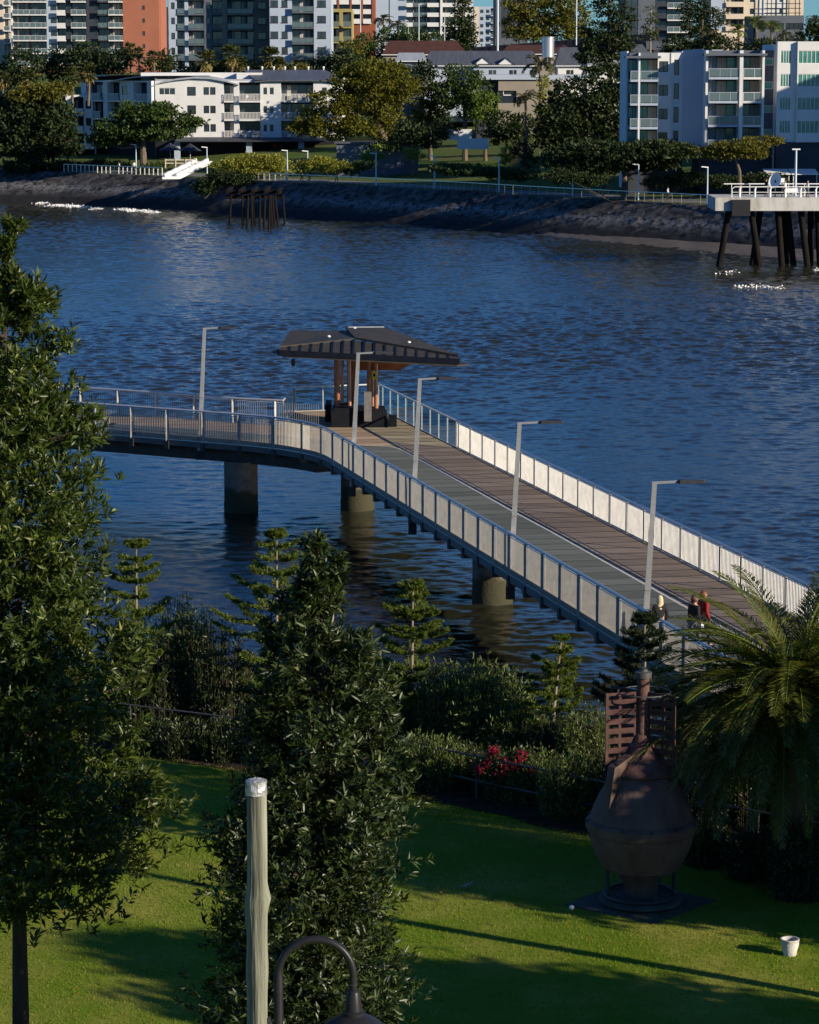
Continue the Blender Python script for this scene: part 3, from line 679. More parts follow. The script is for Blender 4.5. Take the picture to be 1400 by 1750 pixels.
def fac(B, O, ang, cols, fh, nf, z0, wallmats=('wall_white',), parapet=.5, bal_p=1.3):
    """One facade: columns (width, kind, options) repeated over nf floors. Kinds: S solid, W window, B balcony."""
    U = Vector((math.cos(ang), math.sin(ang), 0)); N = Vector((U.y, -U.x, 0)); o = ORG[B.name]; O = Vector((O[0], O[1], 0))
    walls = {}; ci = [0]
    def W_(m):
        m = (m, ci[0])
        if m not in walls: walls[m] = MB()
        return walls[m]
    s = 0; H = nf*fh
    for c in cols:
        ci[0] += 1; w_, k = c[0], c[1]; op = c[2] if len(c) > 2 else {}
        m = op.get('m', wallmats[0]); off = op.get('off', 0.)
        if k == 'S': W_(m).ob(O, U, N, s, s+w_, -1.6, off, z0, z0+H+parapet)
        elif k == 'W':
            W_(m).ob(O, U, N, s, s+w_, -.3, off, z0+H, z0+H+parapet)
            a, b = op.get('x', (.22, .78)); sl_, hd = op.get('z', (.9, 2.2)); gm = op.get('g', 'win_glass'); fm = op.get('f', 'frame_dark'); nm = op.get('n', 2)
            ww = w_*(b-a); key = ('W', round(ww, 2), sl_, hd, gm, fm, nm)
            if key not in FA:
                mb = MB(); mb.mat(0).box(-ww/2+.05, ww/2-.05, .10, .13, sl_+.05, hd-.05); f = .07; mb.mat(1)
                mb.box(-ww/2, ww/2, .04, .14, sl_, sl_+f); mb.box(-ww/2, ww/2, .04, .14, hd-f, hd)
                for i in range(nm+1):
                    x_ = -ww/2+(ww-f)*i/nm; mb.box(x_, x_+f, .045, .139, sl_+f, hd-f)
                if op.get('sill'): mb.box(-ww/2-.08, ww/2+.08, -.08, .04, sl_-.12, sl_)
                FA[key] = mb.mesh('window', [gm, fm])
            for i in range(nf):
                zb = z0+i*fh
                W_(m).ob(O, U, N, s, s+w_, -.3, off, zb, zb+sl_); W_(m).ob(O, U, N, s, s+w_, -.3, off, zb+hd, zb+fh)
                W_(m).ob(O, U, N, s, s+w_*a, -.3, off, zb+sl_, zb+hd); W_(m).ob(O, U, N, s+w_*b, s+w_, -.3, off, zb+sl_, zb+hd)
                wo = link('window', FA[key], B); p_ = O+U*(s+w_*(a+b)/2)+N*off; wo.location = (p_.x-o.x, p_.y-o.y, zb-o.z); wo.rotation_euler = (0, 0, ang)
        elif k == 'B':
            pr = op.get('p', bal_p); sm = op.get('sm', m); rl = op.get('r', 'glass'); gm = op.get('g', 'win_glass'); dp = op.get('d', 1.45); band = op.get('band', .28); seed = int(w_*10)
            key = ('B', round(w_, 2), pr, sm, rl, gm, dp, band, fh, bool(op.get('cur', 1)))
            if key not in FA:
                r_ = random.Random(seed); mb = MB()
                mb.mat(0).box(.04, w_-.04, -pr, dp, -band, 0)                      # slab with edge band
                n = max(2, int(w_/1.1)); f = .06
                for i in range(n):                                                # doors and blinds behind
                    mb.mat(3 if (op.get('cur', 1) and r_.random() < .35) else 1).box(w_*i/n+.06, w_*(i+1)/n-.0, dp-.12, dp-.06, .05, fh-band-.25)
                    mb.mat(2).box(w_*i/n, w_*i/n+.06, dp-.16, dp-.05, .0, fh-band)
                mb.mat(2).box(0.06, w_-.06, dp-.15, dp-.055, fh-band-.24, fh-band)
                slab_ = mb.mesh('balcony', [sm, gm, 'frame_dark', 'curtain'])
                mb = MB()
                if rl == 'glass':
                    mb.mat(1).box(.06, w_-.06, -pr+.05, -pr+.07, .08, .98); mb.mat(0).box(.04, w_-.04, -pr+.03, -pr+.09, .98, 1.04)
                    for i in range(int(w_/1.3)+2):
                        x_ = min(.05+i*1.3, w_-.09); mb.box(x_, x_+.05, -pr+.025, -pr+.095, .0, .98)
                elif rl == 'bars':
                    mb.mat(0).box(.04, w_-.04, -pr+.03, -pr+.09, 1.0, 1.07); mb.box(.04, w_-.04, -pr+.04, -pr+.08, .08, .13)
                    for i in range(int(w_/.22)):
                        x_ = .05+i*.22; mb.box(x_, x_+.09, -pr+.04, -pr+.08, .13, 1.0)
                elif rl == 'solid':
                    mb.mat(0).box(.04, w_-.04, -pr+.02, -pr+.18, .0, .95)
                rail_ = mb.mesh('railing', [op.get('rm', sm), 'bal_glass'])
                fur = []                                                          # chairs and a table left on the balcony
                for q in range(2):
                    mb = MB(); x_ = r_.uniform(.5, max(.6, w_-.9)); mb.mat(q % 2).box(x_, x_+.42, .2, .62, .38, .45); mb.box(x_, x_+.42, .58, .64, .45, .85)
                    for a_ in (0, .37):
                        for b_ in (.2, .57): mb.box(x_+a_, x_+a_+.05, b_, b_+.05, 0, .38)
                    fur.append(mb.mesh('balcony_chair', ['frame_white', 'wall_beige']))
                mb = MB(); x_ = r_.uniform(.4, max(.5, w_-1.)); mb.mat(0).box(x_, x_+.6, -.4, .1, .68, .73); mb.box(x_+.27, x_+.33, -.2, -.12, 0, .68)
                FA[key] = (slab_, rail_, *fur, mb.mesh('balcony_table', ['frame_white', 'wall_beige']))
            for i in range(nf):
                p_ = O+U*s+N*off; q = link('balcony', FA[key][0], B); q.location = (p_.x-o.x, p_.y-o.y, z0+i*fh-o.z); q.rotation_euler = (0, 0, ang)
                for me in FA[key][1:2]+(FA[key][2:] if i % 3 != 1 and w_ > 2 else ()):
                    g = link(me.name, me, B); g.parent = q
            W_(m).ob(O, U, N, s, s+w_, -1.7, off, z0+H-.05, z0+H+parapet)
        s += w_
    for m, mb in walls.items(): mb.build('wall', m[0], B)
    return s
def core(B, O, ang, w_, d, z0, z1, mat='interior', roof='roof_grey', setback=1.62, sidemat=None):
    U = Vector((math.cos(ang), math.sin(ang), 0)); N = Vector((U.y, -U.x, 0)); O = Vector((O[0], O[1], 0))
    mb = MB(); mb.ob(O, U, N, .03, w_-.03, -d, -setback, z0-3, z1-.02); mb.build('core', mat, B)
    mb = MB(); mb.ob(O, U, N, .05, w_-.05, -d+.05, -.35, z1+.003, z1+.25); mb.build('roof', roof, B)
    if sidemat:
        mb = MB(); mb.ob(O, U, N, -.2, .028, -d, -1.605, z0-2, z1+.45); mb.build('side_wall', sidemat, B)
        mb = MB(); mb.ob(O, U, N, w_-.028, w_+.2, -d, -1.605, z0-2, z1+.45); mb.build('side_wall', sidemat, B)
def px_cols(D, lst): return [((b-a)*D/5000., k, *r) for a, b, k, *r in lst]
def tower(name, label, D, x0, lst, fpx, ybot, ytop, ang=0, depth=18, roof='roof_grey', sidemat='wall_white', kind='building', wall='wall_white', parapet=.6, grp='apartment towers on the far hillside', ybase=None):
    """ybot/ytop = picture rows of the lowest and highest floor line seen"""
    O = PY(x0, 100, D); fh = fpx*D/5000.; zt = CZ-(ytop-100)*D/5000.; nf = max(1, round((ybot-ytop)/fpx)); z0 = zt-nf*fh
    B = E(name, (O.x, O.y, z0), label, kind, grp); cols = px_cols(D, lst); W_ = sum(c[0] for c in cols)
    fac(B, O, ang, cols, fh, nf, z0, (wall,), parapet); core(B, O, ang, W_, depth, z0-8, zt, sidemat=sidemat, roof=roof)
    U = Vector((math.cos(ang), math.sin(ang), 0)); N = Vector((U.y, -U.x, 0))
    mb = MB(); mb.ob(O, U, N, -.1, W_+.1, -depth+.1, -.02, z0-9, z0-.005); mb.build('podium', sidemat, B)
    return B, O, z0, zt, W_
wd = {'m': 'wall_pale_blue', 'x': (.2, .8), 'n': 2, 'sill': 1}
tower('apartment_tower', 'pale grey tower with balconies ending in an orange side wall', 680, 20, [
    (20, 23, 'S'), (23, 52, 'B', {'r': 'glass', 'g': 'win_glass', 'p': 1.0}), (52, 80, 'B', {'p': 1.0}), (80, 84, 'S', {'m': 'wall_pale_blue'}), (84, 98, 'W', {'m': 'wall_pale_blue', 'x': (.2, .95)}),
    (98, 113, 'B', {'r': 'solid', 'sm': 'wall_white'}), (113, 122, 'W', {'m': 'wall_charcoal'}), (122, 147, 'B', {'sm': 'wall_white', 'm': 'wall_charcoal', 'r': 'glass'}), (147, 157, 'S', {'m': 'wall_charcoal'}), (157, 167, 'W', {'m': 'wall_charcoal'}),
    (167, 185, 'B', {'sm': 'wall_charcoal', 'm': 'wall_charcoal'}), (185, 209, 'B', {'sm': 'wall_white', 'm': 'wall_brick', 'p': 1.5}), (209, 239, 'S', {'m': 'wall_orange'}), (239, 248, 'W', {'m': 'wall_orange', 'x': (.25, .75), 'z': (1.0, 2.0), 'n': 1}), (248, 270, 'S', {'m': 'wall_orange'})],
    21.4, 112, -38, sidemat='wall_orange')
tower('apartment_tower', 'cream and brown block glimpsed between the orange wall and the grey tower', 760, 262, [(262, 270, 'S', {'m': 'wall_brick'}), (270, 280, 'W', {'m': 'wall_brick'}), (280, 292, 'S', {'m': 'wall_charcoal'})], 20, 100, 18, sidemat='wall_brick', wall='wall_brick')
tower('apartment_tower', 'cream fragment of a block at the top left edge', 720, -30, [(-30, 8, 'S', {'m': 'wall_cream'}), (8, 19, 'B', {'sm': 'wall_white'})], 21, 96, -10, sidemat='wall_cream', wall='wall_cream')
tower('apartment_tower', 'tall taupe and slate tower with recessed balconies', 580, 289, [
    (289, 303, 'W', {'m': 'wall_pale_blue', 'x': (.3, .75), 'n': 1}), (303, 316, 'B', {'m': 'wall_slate', 'p': .2}), (316, 322, 'S', {'m': 'wall_pale_blue'}), (322, 349, 'B', {'m': 'wall_slate', 'p': .6, 'sm': 'wall_slate', 'r': 'glass'}), (349, 362, 'W', {'m': 'wall_slate', 'n': 1}), (362, 379, 'B', {'m': 'wall_slate', 'p': .1, 'r': 'bars', 'sm': 'wall_slate'}),
    (379, 388, 'S', {'m': 'wall_taupe'}), (388, 432, 'B', {'m': 'wall_taupe', 'p': .3, 'sm': 'wall_taupe'}), (432, 462, 'W', {'m': 'wall_grey_brown', 'x': (.25, .7), 'sill': 1})],
    25.2, 128, -25, sidemat='wall_slate')
tower('apartment_tower', 'pale blue tower with dark square windows beside the taupe one', 572, 461.5, [
    (461.5, 478, 'W', {**wd, 'x': (.05, .85)}), (478, 494, 'W', {**wd, 'x': (.2, .85), 'n': 1}), (494, 499, 'S', {'m': 'wall_pale_blue'}), (499, 536, 'B', {'m': 'wall_slate', 'sm': 'wall_slate', 'p': .9}), (536, 563, 'W', {**wd, 'x': (.2, .75)})],
    26, 126, -30, sidemat='wall_pale_blue')
tower('apartment_block', 'small yellow block with a flat roof beside the pale blue tower', 600, 562, [(562, 580, 'B', {'m': 'wall_yellow', 'sm': 'wall_yellow'}), (580, 586, 'S', {'m': 'wall_yellow'}), (586, 600, 'B', {'m': 'wall_yellow', 'r': 'glass', 'sm': 'wall_yellow'})], 25, 100, 22, wall='wall_yellow', sidemat='wall_yellow', roof='roof_pale')
tower('apartment_tower', 'white banded tower with brick red piers', 760, 560, [(560, 577, 'B', {'r': 'solid', 'p': .6}), (577, 580, 'S', {'m': 'wall_brick', 'off': .75}), (580, 598, 'B', {'r': 'solid', 'p': .6}), (598, 601, 'S', {'m': 'wall_brick', 'off': .75}), (601, 617, 'B', {'r': 'solid', 'p': .6}), (617, 620, 'S', {'m': 'wall_brick', 'off': .75}), (620, 635, 'B', {'r': 'solid', 'p': .6}), (635, 639, 'S', {'m': 'wall_brick', 'off': .75})], 16, 40, -24, sidemat='wall_brick')
tower('apartment_tower', 'white curved balcony tower with blue grey side slab', 900, 641, [(641, 666, 'S', {'m': 'wall_pale_blue'}), (666, 694, 'S', {'m': 'wall_pale_blue', 'off': .2}), (694, 705, 'B', {'r': 'solid', 'p': 1.8}), (705, 729, 'B', {'m': 'wall_slate', 'r': 'glass', 'p': .2}), (729, 751, 'B', {'r': 'solid', 'p': 1.2}), (751, 755, 'S', {'off': 1.5}), (755, 777, 'B', {'r': 'solid', 'p': 1.2}), (777, 781, 'S', {'off': 1.5}), (781, 806, 'B', {'r': 'solid', 'p': 1.2})], 16.3, 62, -20, sidemat='wall_pale_blue')
tower('apartment_block', 'distant blue grey block below the strip of sky', 1150, 810, [(810, 818, 'S', {'m': 'wall_cream'}), (818, 828, 'W', {'m': 'wall_pale_blue'}), (828, 838, 'W', {'m': 'wall_pale_blue'}), (838, 848, 'B', {'sm': 'wall_white', 'm': 'wall_pale_blue'})], 12, 75, 16, sidemat='wall_pale_blue', wall='wall_pale_blue', roof='roof_pale')
tower('apartment_tower', 'dark slate tower behind the tall light mast', 820, 847, [(847, 856, 'S', {'m': 'wall_slate'}), (856, 880, 'W', {'m': 'wall_charcoal'}), (880, 900, 'S', {'m': 'wall_slate'})], 18, 74, -24, sidemat='wall_slate', wall='wall_slate')
tower('apartment_tower', 'dark blue glazed tower with white balcony bands behind the bare tree', 640, 1068, [(1068, 1090, 'W', {'m': 'wall_charcoal', 'x': (.04, .96), 'z': (.3, 2.5)}), (1090, 1118, 'S', {'m': 'wall_slate'}), (1118, 1138, 'W', {'m': 'wall_charcoal', 'x': (.04, .96)}), (1138, 1182, 'B', {'m': 'wall_slate', 'sm': 'wall_white', 'r': 'glass'})], 20, 100, -25, sidemat='wall_slate', wall='wall_slate')
B, O, z0, zt, W_ = tower('apartment_tower', 'cream tower with rooftop pipework at the top right', 720, 1214, [(1214, 1237, 'S', {'m': 'wall_pale_blue'}), (1237, 1239, 'S', {'m': 'wall_cream', 'off': .1}), (1239, 1269, 'B', {'m': 'wall_cream', 'sm': 'wall_cream', 'p': .6, 'r': 'solid'}), (1269, 1295, 'W', {'m': 'wall_cream', 'x': (.4, .7)}), (1295, 1309, 'S', {'m': 'wall_white'}), (1309, 1340, 'W', {'m': 'wall_white', 'x': (.65, .8), 'n': 1}), (1340, 1370, 'S', {'m': 'wall_cream'})], 20, 52, -28, sidemat='wall_cream', wall='wall_cream')
mb = MB()
for px in (1312, 1319, 1326, 1349, 1360, 1367): q = PY(px, 0, 718); mb.tube([(q.x, 718.2, 28), (q.x, 718.2, 37)], .12, 6)
for py in (6, 14, 22):
    q = PY(1308, py, 718); q2 = PY(1369, py, 718); mb.tube([(q.x, 718.1, q.z), (q2.x, 718.1, q2.z)], .1, 6)
mb.build('pipework', 'frame_dark', B)
tower('apartment_block', 'low glazed blue block under the cream tower', 600, 1290, [(1290, 1340, 'W', {'m': 'wall_slate', 'x': (.04, .96), 'n': 6}), (1340, 1372, 'W', {'m': 'wall_slate', 'x': (.04, .96), 'n': 4})], 26, 82, 33, sidemat='wall_slate', wall='wall_slate', roof='roof_pale')

# ---- houses with pitched roofs
def gable_house(name, label, D, x0, x1, yeave, yridge, wall, roof, depth=10, hip=.0, dorm=(), ywall=None, gableends=False, cat_='house', chimney=None):
    a = PY(x0, yeave, D); b = PY(x1, yeave, D); r = CZ-(yridge-100)*(D+depth/2)/5000.; ze = a.z
    B = E(name, ((a.x+b.x)/2, D, ze-4), label, cat_, 'houses between the trees on the hillside')
    zb = ze-(5 if ywall is None else (ywall-yeave)*D/5000.)
    mb = MB(); mb.box(a.x+.4, b.x-.4, D+.4, D+depth, zb-4, ze); mb.build('wall', wall, B)
    w_ = b.x-a.x; h = hip*w_
    mb = MB(); A = [(a.x, D, ze), (b.x, D, ze), (b.x, D+depth, ze), (a.x, D+depth, ze)]; R1 = (a.x+h, D+depth/2, r); R2 = (b.x-h, D+depth/2, r)
    mb.add(A+[R1, R2], [[0, 1, 5, 4], [2, 3, 4, 5], [1, 2, 5], [3, 0, 4], [3, 2, 1, 0]]); rf = mb.build('roof', roof, B)
    mb = MB(); mb.beam((a.x, D-.05, ze-.05), (b.x, D-.05, ze-.05), .12, .14); mb.build('gutter', 'frame_white', B)
    n = int(w_/3.2)
    for i in range(n):
        x_ = a.x+w_*(i+.5)/n; mb = MB(); mb.mat(0).box(x_-.55, x_+.55, D+.33, D+.36, ze-2.1, ze-.7); mb.mat(1).box(x_-.62, x_+.62, D+.30, D+.329, ze-2.2, ze-2.1); mb.box(x_-.03, x_+.03, D+.30, D+.329, ze-2.1, ze-.7); mb.build('window', ['win_glass', 'frame_white'], B)
    for px, wpx, yb, yt in dorm:
        q = PY(px, yb, D); wd_ = wpx*D/5000.; hd = (yb-yt)*D/5000.; f = q.z; y0 = D+.6
        mb = MB(); mb.prism([(q.x-wd_/2, y0), (q.x+wd_/2, y0), (q.x+wd_/2, y0+4), (q.x-wd_/2, y0+4)], f-.3, f+hd*.5)
        mb.add([(q.x-wd_/2, y0, f+hd*.5), (q.x+wd_/2, y0, f+hd*.5), (q.x, y0, f+hd)], [[0, 1, 2]]); dm = mb.build('dormer', 'wall_white', B)
        mb = MB()
        for s_ in (-1, 1): mb.slab([(q.x+s_*(wd_/2+.25), y0-.25, f+hd*.46), (q.x, y0-.25, f+hd+.12), (q.x, y0+4.5, f+hd+.12), (q.x+s_*(wd_/2+.25), y0+4.5, f+hd*.46)][::s_], .1)
        g = mb.build('dormer_roof', roof, B); g.parent = dm
        mb = MB()
        for k in (-1, 0, 1): mb.box(q.x+k*wd_*.26-wd_*.11, q.x+k*wd_*.26+wd_*.11, y0-.05, y0-.01, f+.05, f+hd*.42)
        g = mb.build('window', 'win_glass', B); g.parent = dm
    return B, rf
gable_house('house', 'long house with a dark terracotta tiled roof', 520, 652, 800, 93, 70, 'wall_beige', 'roof_terracotta', 12, .12)
gable_house('house', 'small brick house with an orange roof corner in sun', 535, 655, 688, 84, 70, 'wall_brick', 'roof_terracotta', 9, .3)
gable_house('house', 'pale blue roofed house with bright skylight edges', 470, 676, 730, 104, 90, 'wall_slate', 'roof_pale', 8, .1)
gable_house('house', 'long grey roofed terrace house with two white dormers', 478, 720, 930, 112, 87, 'wall_pale_blue', 'roof_grey', 14, .08, dorm=((827, 24, 117, 98), (866.5, 25, 118, 99)))
gable_house('house', 'dark roofed house below the brown viaduct parapet', 505, 855, 985, 92, 77, 'wall_beige', 'roof_terracotta', 10, .12)
gable_house('house', 'steep grey roofed house with a pale gable left of the hoop pine', 486, 950, 1000, 112, 81, 'wall_white', 'roof_grey', 12, .2)
gable_house('house', 'white rendered house partly hidden by the hoop pine', 470, 1000, 1078, 112, 90, 'wall_white', 'roof_pale', 10, .15)
gable_house('house', 'pale house with a pitched roof just above the left balconies', 500, 1060, 1120, 105, 76, 'wall_white', 'roof_grey', 10, .3)
# beige commercial building with parapet
B = E('flat_roof_building', (32, 458, 10), 'beige flat roofed building with a blue parapet and a dark side wall', 'building')
a = PY(852, 136, 455); b = PY(925, 136, 455); z = a.z
mb = MB(); wq = PY(865, 166, 455)
mb.box(a.x, wq.x-1.2, 455, 467, 6, z); mb.box(wq.x+1.6, b.x, 455, 467, 6, z); mb.box(wq.x-1.2, wq.x+1.6, 455, 467, wq.z+1, z); mb.box(wq.x-1.2, wq.x+1.6, 455, 467, 6, wq.z-.9); mb.build('wall', 'wall_beige', B)
mb = MB(); mb.mat(0).box(wq.x-1.2, wq.x+1.6, 455.3, 455.4, wq.z-.9, wq.z+1); mb.mat(1).box(wq.x-.4, wq.x+.8, 455.2, 455.29, wq.z+.25, wq.z+.4); mb.box(wq.x-.45, wq.x-.35, 455.2, 455.29, wq.z+.4, wq.z+1.); mb.build('window', ['win_glass', 'frame_white'], B)
p_ = PY(815, 136, 455); mb = MB(); mb.box(p_.x, a.x-.01, 456, 467, 6, z-.1); mb.build('side_wall', 'wall_charcoal', B)
mb = MB(); mb.box(p_.x, PY(1000, 130, 455).x, 454.6, 468, z+.003, z+.75); mb.build('parapet', 'wall_pale_blue', B)
# low white wall and garden buildings behind the trees
B = E('garden_wall', (10, 412, 8), 'low white wall half lit behind the park trees', 'wall'); a = PY(762, 222, 412); b = PY(806, 222, 412); c = PY(835, 240, 411)
mb = MB(); mb.box(a.x, b.x, 412, 412.4, a.z-1.4, a.z); mb.box(b.x-2, c.x, 410.9, 411.3, c.z-1.2, c.z+.3); mb.build('wall', 'wall_white', B)
mb = MB(); mb.box(a.x-.05, b.x+.05, 411.95, 412.45, a.z+.003, a.z+.1); mb.build('coping', 'frame_white', B)
B = E('garden_shed', (-4, 415, 6), 'long pale low outbuilding behind the yellow tree trunk', 'building'); a = PY(575, 245, 415); b = PY(715, 245, 415)
mb = MB(); mb.box(a.x, b.x, 415, 420, a.z-5, a.z); mb.build('wall', 'wall_slate', B); mb = MB(); mb.box(a.x-.3, b.x+.3, 414.6, 420.3, a.z+.003, a.z+.2); mb.build('roof', 'roof_grey', B)

# ---- white apartment building with curved roofs (left)
D = 466; k_ = D/5000.; fh = 31*k_
q0 = PY(265, 150, D); zt = CZ-(143-100)*k_; z0 = zt-3*fh-3.4
B = E('apartment_building', (q0.x+10, D, z0), 'long white apartment building with curved roofs behind the umbrella tree', 'building')
zf = zt-3*fh+.35
cols = px_cols(D, [(265, 268, 'S'), (268, 302, 'W', {'x': (.1, .9), 'z': (.9, 2.0), 'n': 3, 'f': 'frame_white'}), (302, 312, 'S'), (312, 340, 'W', {'x': (.25, .78), 'z': (.75, 2.15), 'n': 1}), (340, 357, 'W', {'x': (.4, .95), 'z': (.9, 2.1), 'n': 1}), (357, 374, 'W', {'x': (.05, .6), 'z': (.9, 2.1), 'n': 1}), (374, 381, 'S'), (381, 398, 'B', {'r': 'bars', 'p': .3}), (398, 407, 'S'),
                   (407, 443, 'B', {'r': 'bars', 'p': .7}), (443, 447, 'S', {'off': .3}), (447, 456, 'W', {'x': (.05, .85), 'z': (.9, 2.1), 'n': 1, 'f': 'frame_white', 'off': .3}), (456, 467, 'W', {'x': (.2, .9), 'z': (.9, 2.1), 'n': 1, 'f': 'frame_white', 'off': .3}), (467, 478, 'S', {'off': .3}), (478, 495, 'B', {'r': 'bars', 'p': .3}), (495, 533, 'B', {'r': 'bars', 'p': .9}), (533, 543, 'S', {'off': .3}), (543, 560, 'W', {'x': (.2, .75), 'z': (1., 2.1), 'n': 1, 'f': 'frame_white', 'off': .3}), (560, 582, 'S', {'off': .3})])
fac(B, (q0.x, D), 0, cols, fh, 3, zf, ('wall_white',), .2)
W_ = sum(c[0] for c in cols); core(B, (q0.x, D), 0, W_, 14, zf-2, zt+.55, sidemat='wall_white', roof='roof_pale')
def barrel(xa, xb, pts, d0, d1, mat, name='roof', t_=.22):
    """arched roof: pts (px, py) along the front edge, swept back"""
    f = [PY(px, py, d0) for px, py in pts]; mb = MB(); n = len(f)
    vs = [(p.x, d0, p.z) for p in f]+[(p.x, d1, p.z+.25) for p in f]+[(p.x, d0, p.z-t_) for p in f]+[(p.x, d1, p.z+.25-t_) for p in f]
    fs = []
    for i in range(n-1): fs += [[i, i+1, n+i+1, n+i], [2*n+i+1, 2*n+i, 3*n+i, 3*n+i+1], [i, 2*n+i, 2*n+i+1, i+1]]
    mb.add(vs, fs); return mb.build(name, mat, B)
arc = [(258, 147), (275, 139.5), (300, 134.5), (330, 131.5), (360, 132.5), (385, 137), (408, 143.5)]
barrel(0, 0, arc, D-.5, D+13, 'roof_pale')
f = [PY(a_, b_+1.8, D-.02) for a_, b_ in arc if a_ >= 265]; mb = MB(); vs = [(p.x, D-.02, p.z) for p in f]+[(p.x, D-.02, zt+.5) for p in f]; n = len(f)
vs += [(x_, D+.5, z_) for x_, _, z_ in vs]
mb.add(vs, [[i, i+n, i+n+1, i+1] for i in range(n-1)]+[[2*n+i, 2*n+i+1, 3*n+i+1, 3*n+i] for i in range(n-1)]); mb.build('gable_wall', 'wall_white', B)
barrel(0, 0, [(435, 138.5), (460, 136.5), (520, 136), (560, 136.5), (586, 139)], D-.9, D+3, 'roof_grey')
# hipped metal roof running back with vents
a = PY(436, 138, D-.9); b = PY(587, 138, D-.9); c1 = PY(556, 119, D+9); c0 = PY(415, 119, D+9)
mb = MB(); mb.add([(a.x, D-.9, a.z+.12), (b.x, D-.9, b.z+.12), (c1.x, D+9, c1.z), (c0.x, D+9, c0.z), (c0.x, D+16, a.z), (c1.x+3, D+16, a.z)], [[0, 1, 2, 3], [3, 2, 5, 4], [1, 5, 2]]); mb.build('roof', 'roof_grey', B)
for px in (424, 448, 468, 487, 504, 527, 553): q = PY(px, 118, D+9); mb = MB(); mb.lathe((q.x, D+9, q.z-.35), [(.1, 0), (.1, .5), (.2, .5), (.16, .75), (.04, .8)], 8); mb.build('roof_vent', 'frame_white', B)
mb = MB(); q = PY(405, 120, D+5); q2 = PY(448, 120, D+5); mb.box(q.x, q2.x, D+4, D+12, zt, PY(0, 124, D+5).z); q = PY(240, 124, D+6); mb.box(q.x, q2.x, D+7, D+13, zt-.5, q.z); mb.build('upper_storey', 'wall_white', B)
# shaded wing running back to the left
ang = R(-49); Wl = 20.0; U = Vector((math.cos(ang), math.sin(ang), 0)); O2 = Vector((q0.x-.25, D+.1, 0))-U*Wl
fac(B, O2, ang, [(1.4, 'S'), (4.8, 'B', {'r': 'bars', 'p': .6}), (1.2, 'S'), (3.4, 'B', {'r': 'bars', 'p': .2}), (2.8, 'W', {'n': 1}), (1.4, 'S', {'off': .3}), (3.8, 'B', {'r': 'bars', 'p': .2}), (1.2, 'S', {'off': .4})], fh, 3, zf-.02, ('wall_white',), .2)
core(B, O2, ang, Wl, 11, zf-2, zt+.3, sidemat='wall_white', roof='roof_pale')
N = Vector((U.y, -U.x, 0))
for s0, s1, z_a, z_b in ((-1.3, 8.6, 1.0, 2.0), (8.9, 20.6, .9, 1.9)):
    mb = MB(); n = 7; vs = []
    for dn in (.9, -11):
        for i in range(n):
            t_ = i/(n-1); p_ = O2+U*(s0+(s1-s0)*t_)+N*dn; vs.append((p_.x, p_.y, zt+.35+z_a*(1-(1-t_)**2)*1.1))
    mb.add(vs+[(x_, y_, z_-.18) for x_, y_, z_ in vs], [[i, i+1, n+i+1, n+i] for i in range(n-1)]+[[i+1, i, 2*n+i, 2*n+i+1] for i in range(n-1)]+[[0, n, 3*n, 2*n]]); mb.build('roof', 'roof_pale', B)
# ground floor: dark awning and piers
mb = MB(); a = PY(300, 238, D-4); b = PY(562, 238, D-4); mb.slab([(a.x, D-4.5, a.z-.2), (b.x, D-4.5, a.z-.2), (b.x, D+.05, a.z+.25), (a.x, D+.05, a.z+.25)], .18); mb.build('awning', 'wall_charcoal', B)
mb = MB(); mb.box(q0.x, q0.x+W_, D-.3, D+4, zf-5, zf-.01); mb.build('ground_floor', 'interior', B)
for px in (303, 426, 515): q = PY(px, 250, D-3); mb = MB(); mb.box(q.x-.45, q.x+.45, D-3.4, D-2.6, zf-5, a.z-.42); mb.build('pier', 'wall_pale_blue', B)
for px in (470, 480): q = PY(px, 256, D-.5); mb = MB(); mb.box(q.x-.3, q.x+.3, D-.42, D-.31, q.z-1, q.z+.9); mb.build('door', 'wall_brick', B)
B2 = E('apartment_building', (-62, 478, 6), 'white block glimpsed behind the dark fig with a lit balcony end', 'building'); O = PY(112, 150, 478)
fac(B2, (O.x, 478), 0, px_cols(478, [(112, 120, 'S'), (120, 142, 'B', {'r': 'solid', 'p': .8}), (142, 158, 'W', {})]), 2.8, 3, 6.5, ('wall_white',), .3); core(B2, (O.x, 478), 0, 46*478/5000., 9, 4, 14.9, sidemat='wall_white', roof='roof_grey')

# ---- right: white and slate riverside apartments
D = 362; k_ = D/5000.; fh = 39.7*k_
def zrow(py, D): return CZ-(py-100)*D/5000.
zt = zrow(95, D); z0 = zt-4*fh
O = PY(1076, 100, D)
B = E('apartment_building', (O.x+9, D, z0), 'white riverside apartments with slate panels and glass balconies', 'building')
gb = {'g': 'green_glass', 'sm': 'wall_pale_blue', 'r': 'glass'}
cols = px_cols(D, [(1076, 1090, 'B', {**gb, 'm': 'wall_slate', 'p': 1.6}), (1090, 1093, 'S', {'off': 1.5}), (1093, 1124, 'B', {**gb, 'm': 'wall_slate', 'p': 1.5}), (1124, 1146, 'W', {'x': (.1, .8), 'n': 2}), (1146, 1149, 'S', {'off': .1}), (1149, 1167, 'W', {'x': (.15, .62), 'z': (.5, 2.4), 'n': 1})])
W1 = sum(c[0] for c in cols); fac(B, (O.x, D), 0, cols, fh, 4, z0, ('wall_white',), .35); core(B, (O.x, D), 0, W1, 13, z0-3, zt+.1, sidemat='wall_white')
P2 = PY(1167, 100, D-.0); L2 = 5.2; a2 = R(-38)     # angled return wall
U = Vector((math.cos(a2), math.sin(a2), 0)); N = Vector((U.y, -U.x, 0))
mb = MB(); mb.ob(Vector((P2.x+.02, D, 0)), U, N, 0, L2*.8, -2.5, 0, z0, zt+.7); mb.build('return_wall', 'wall_pale_blue', B)
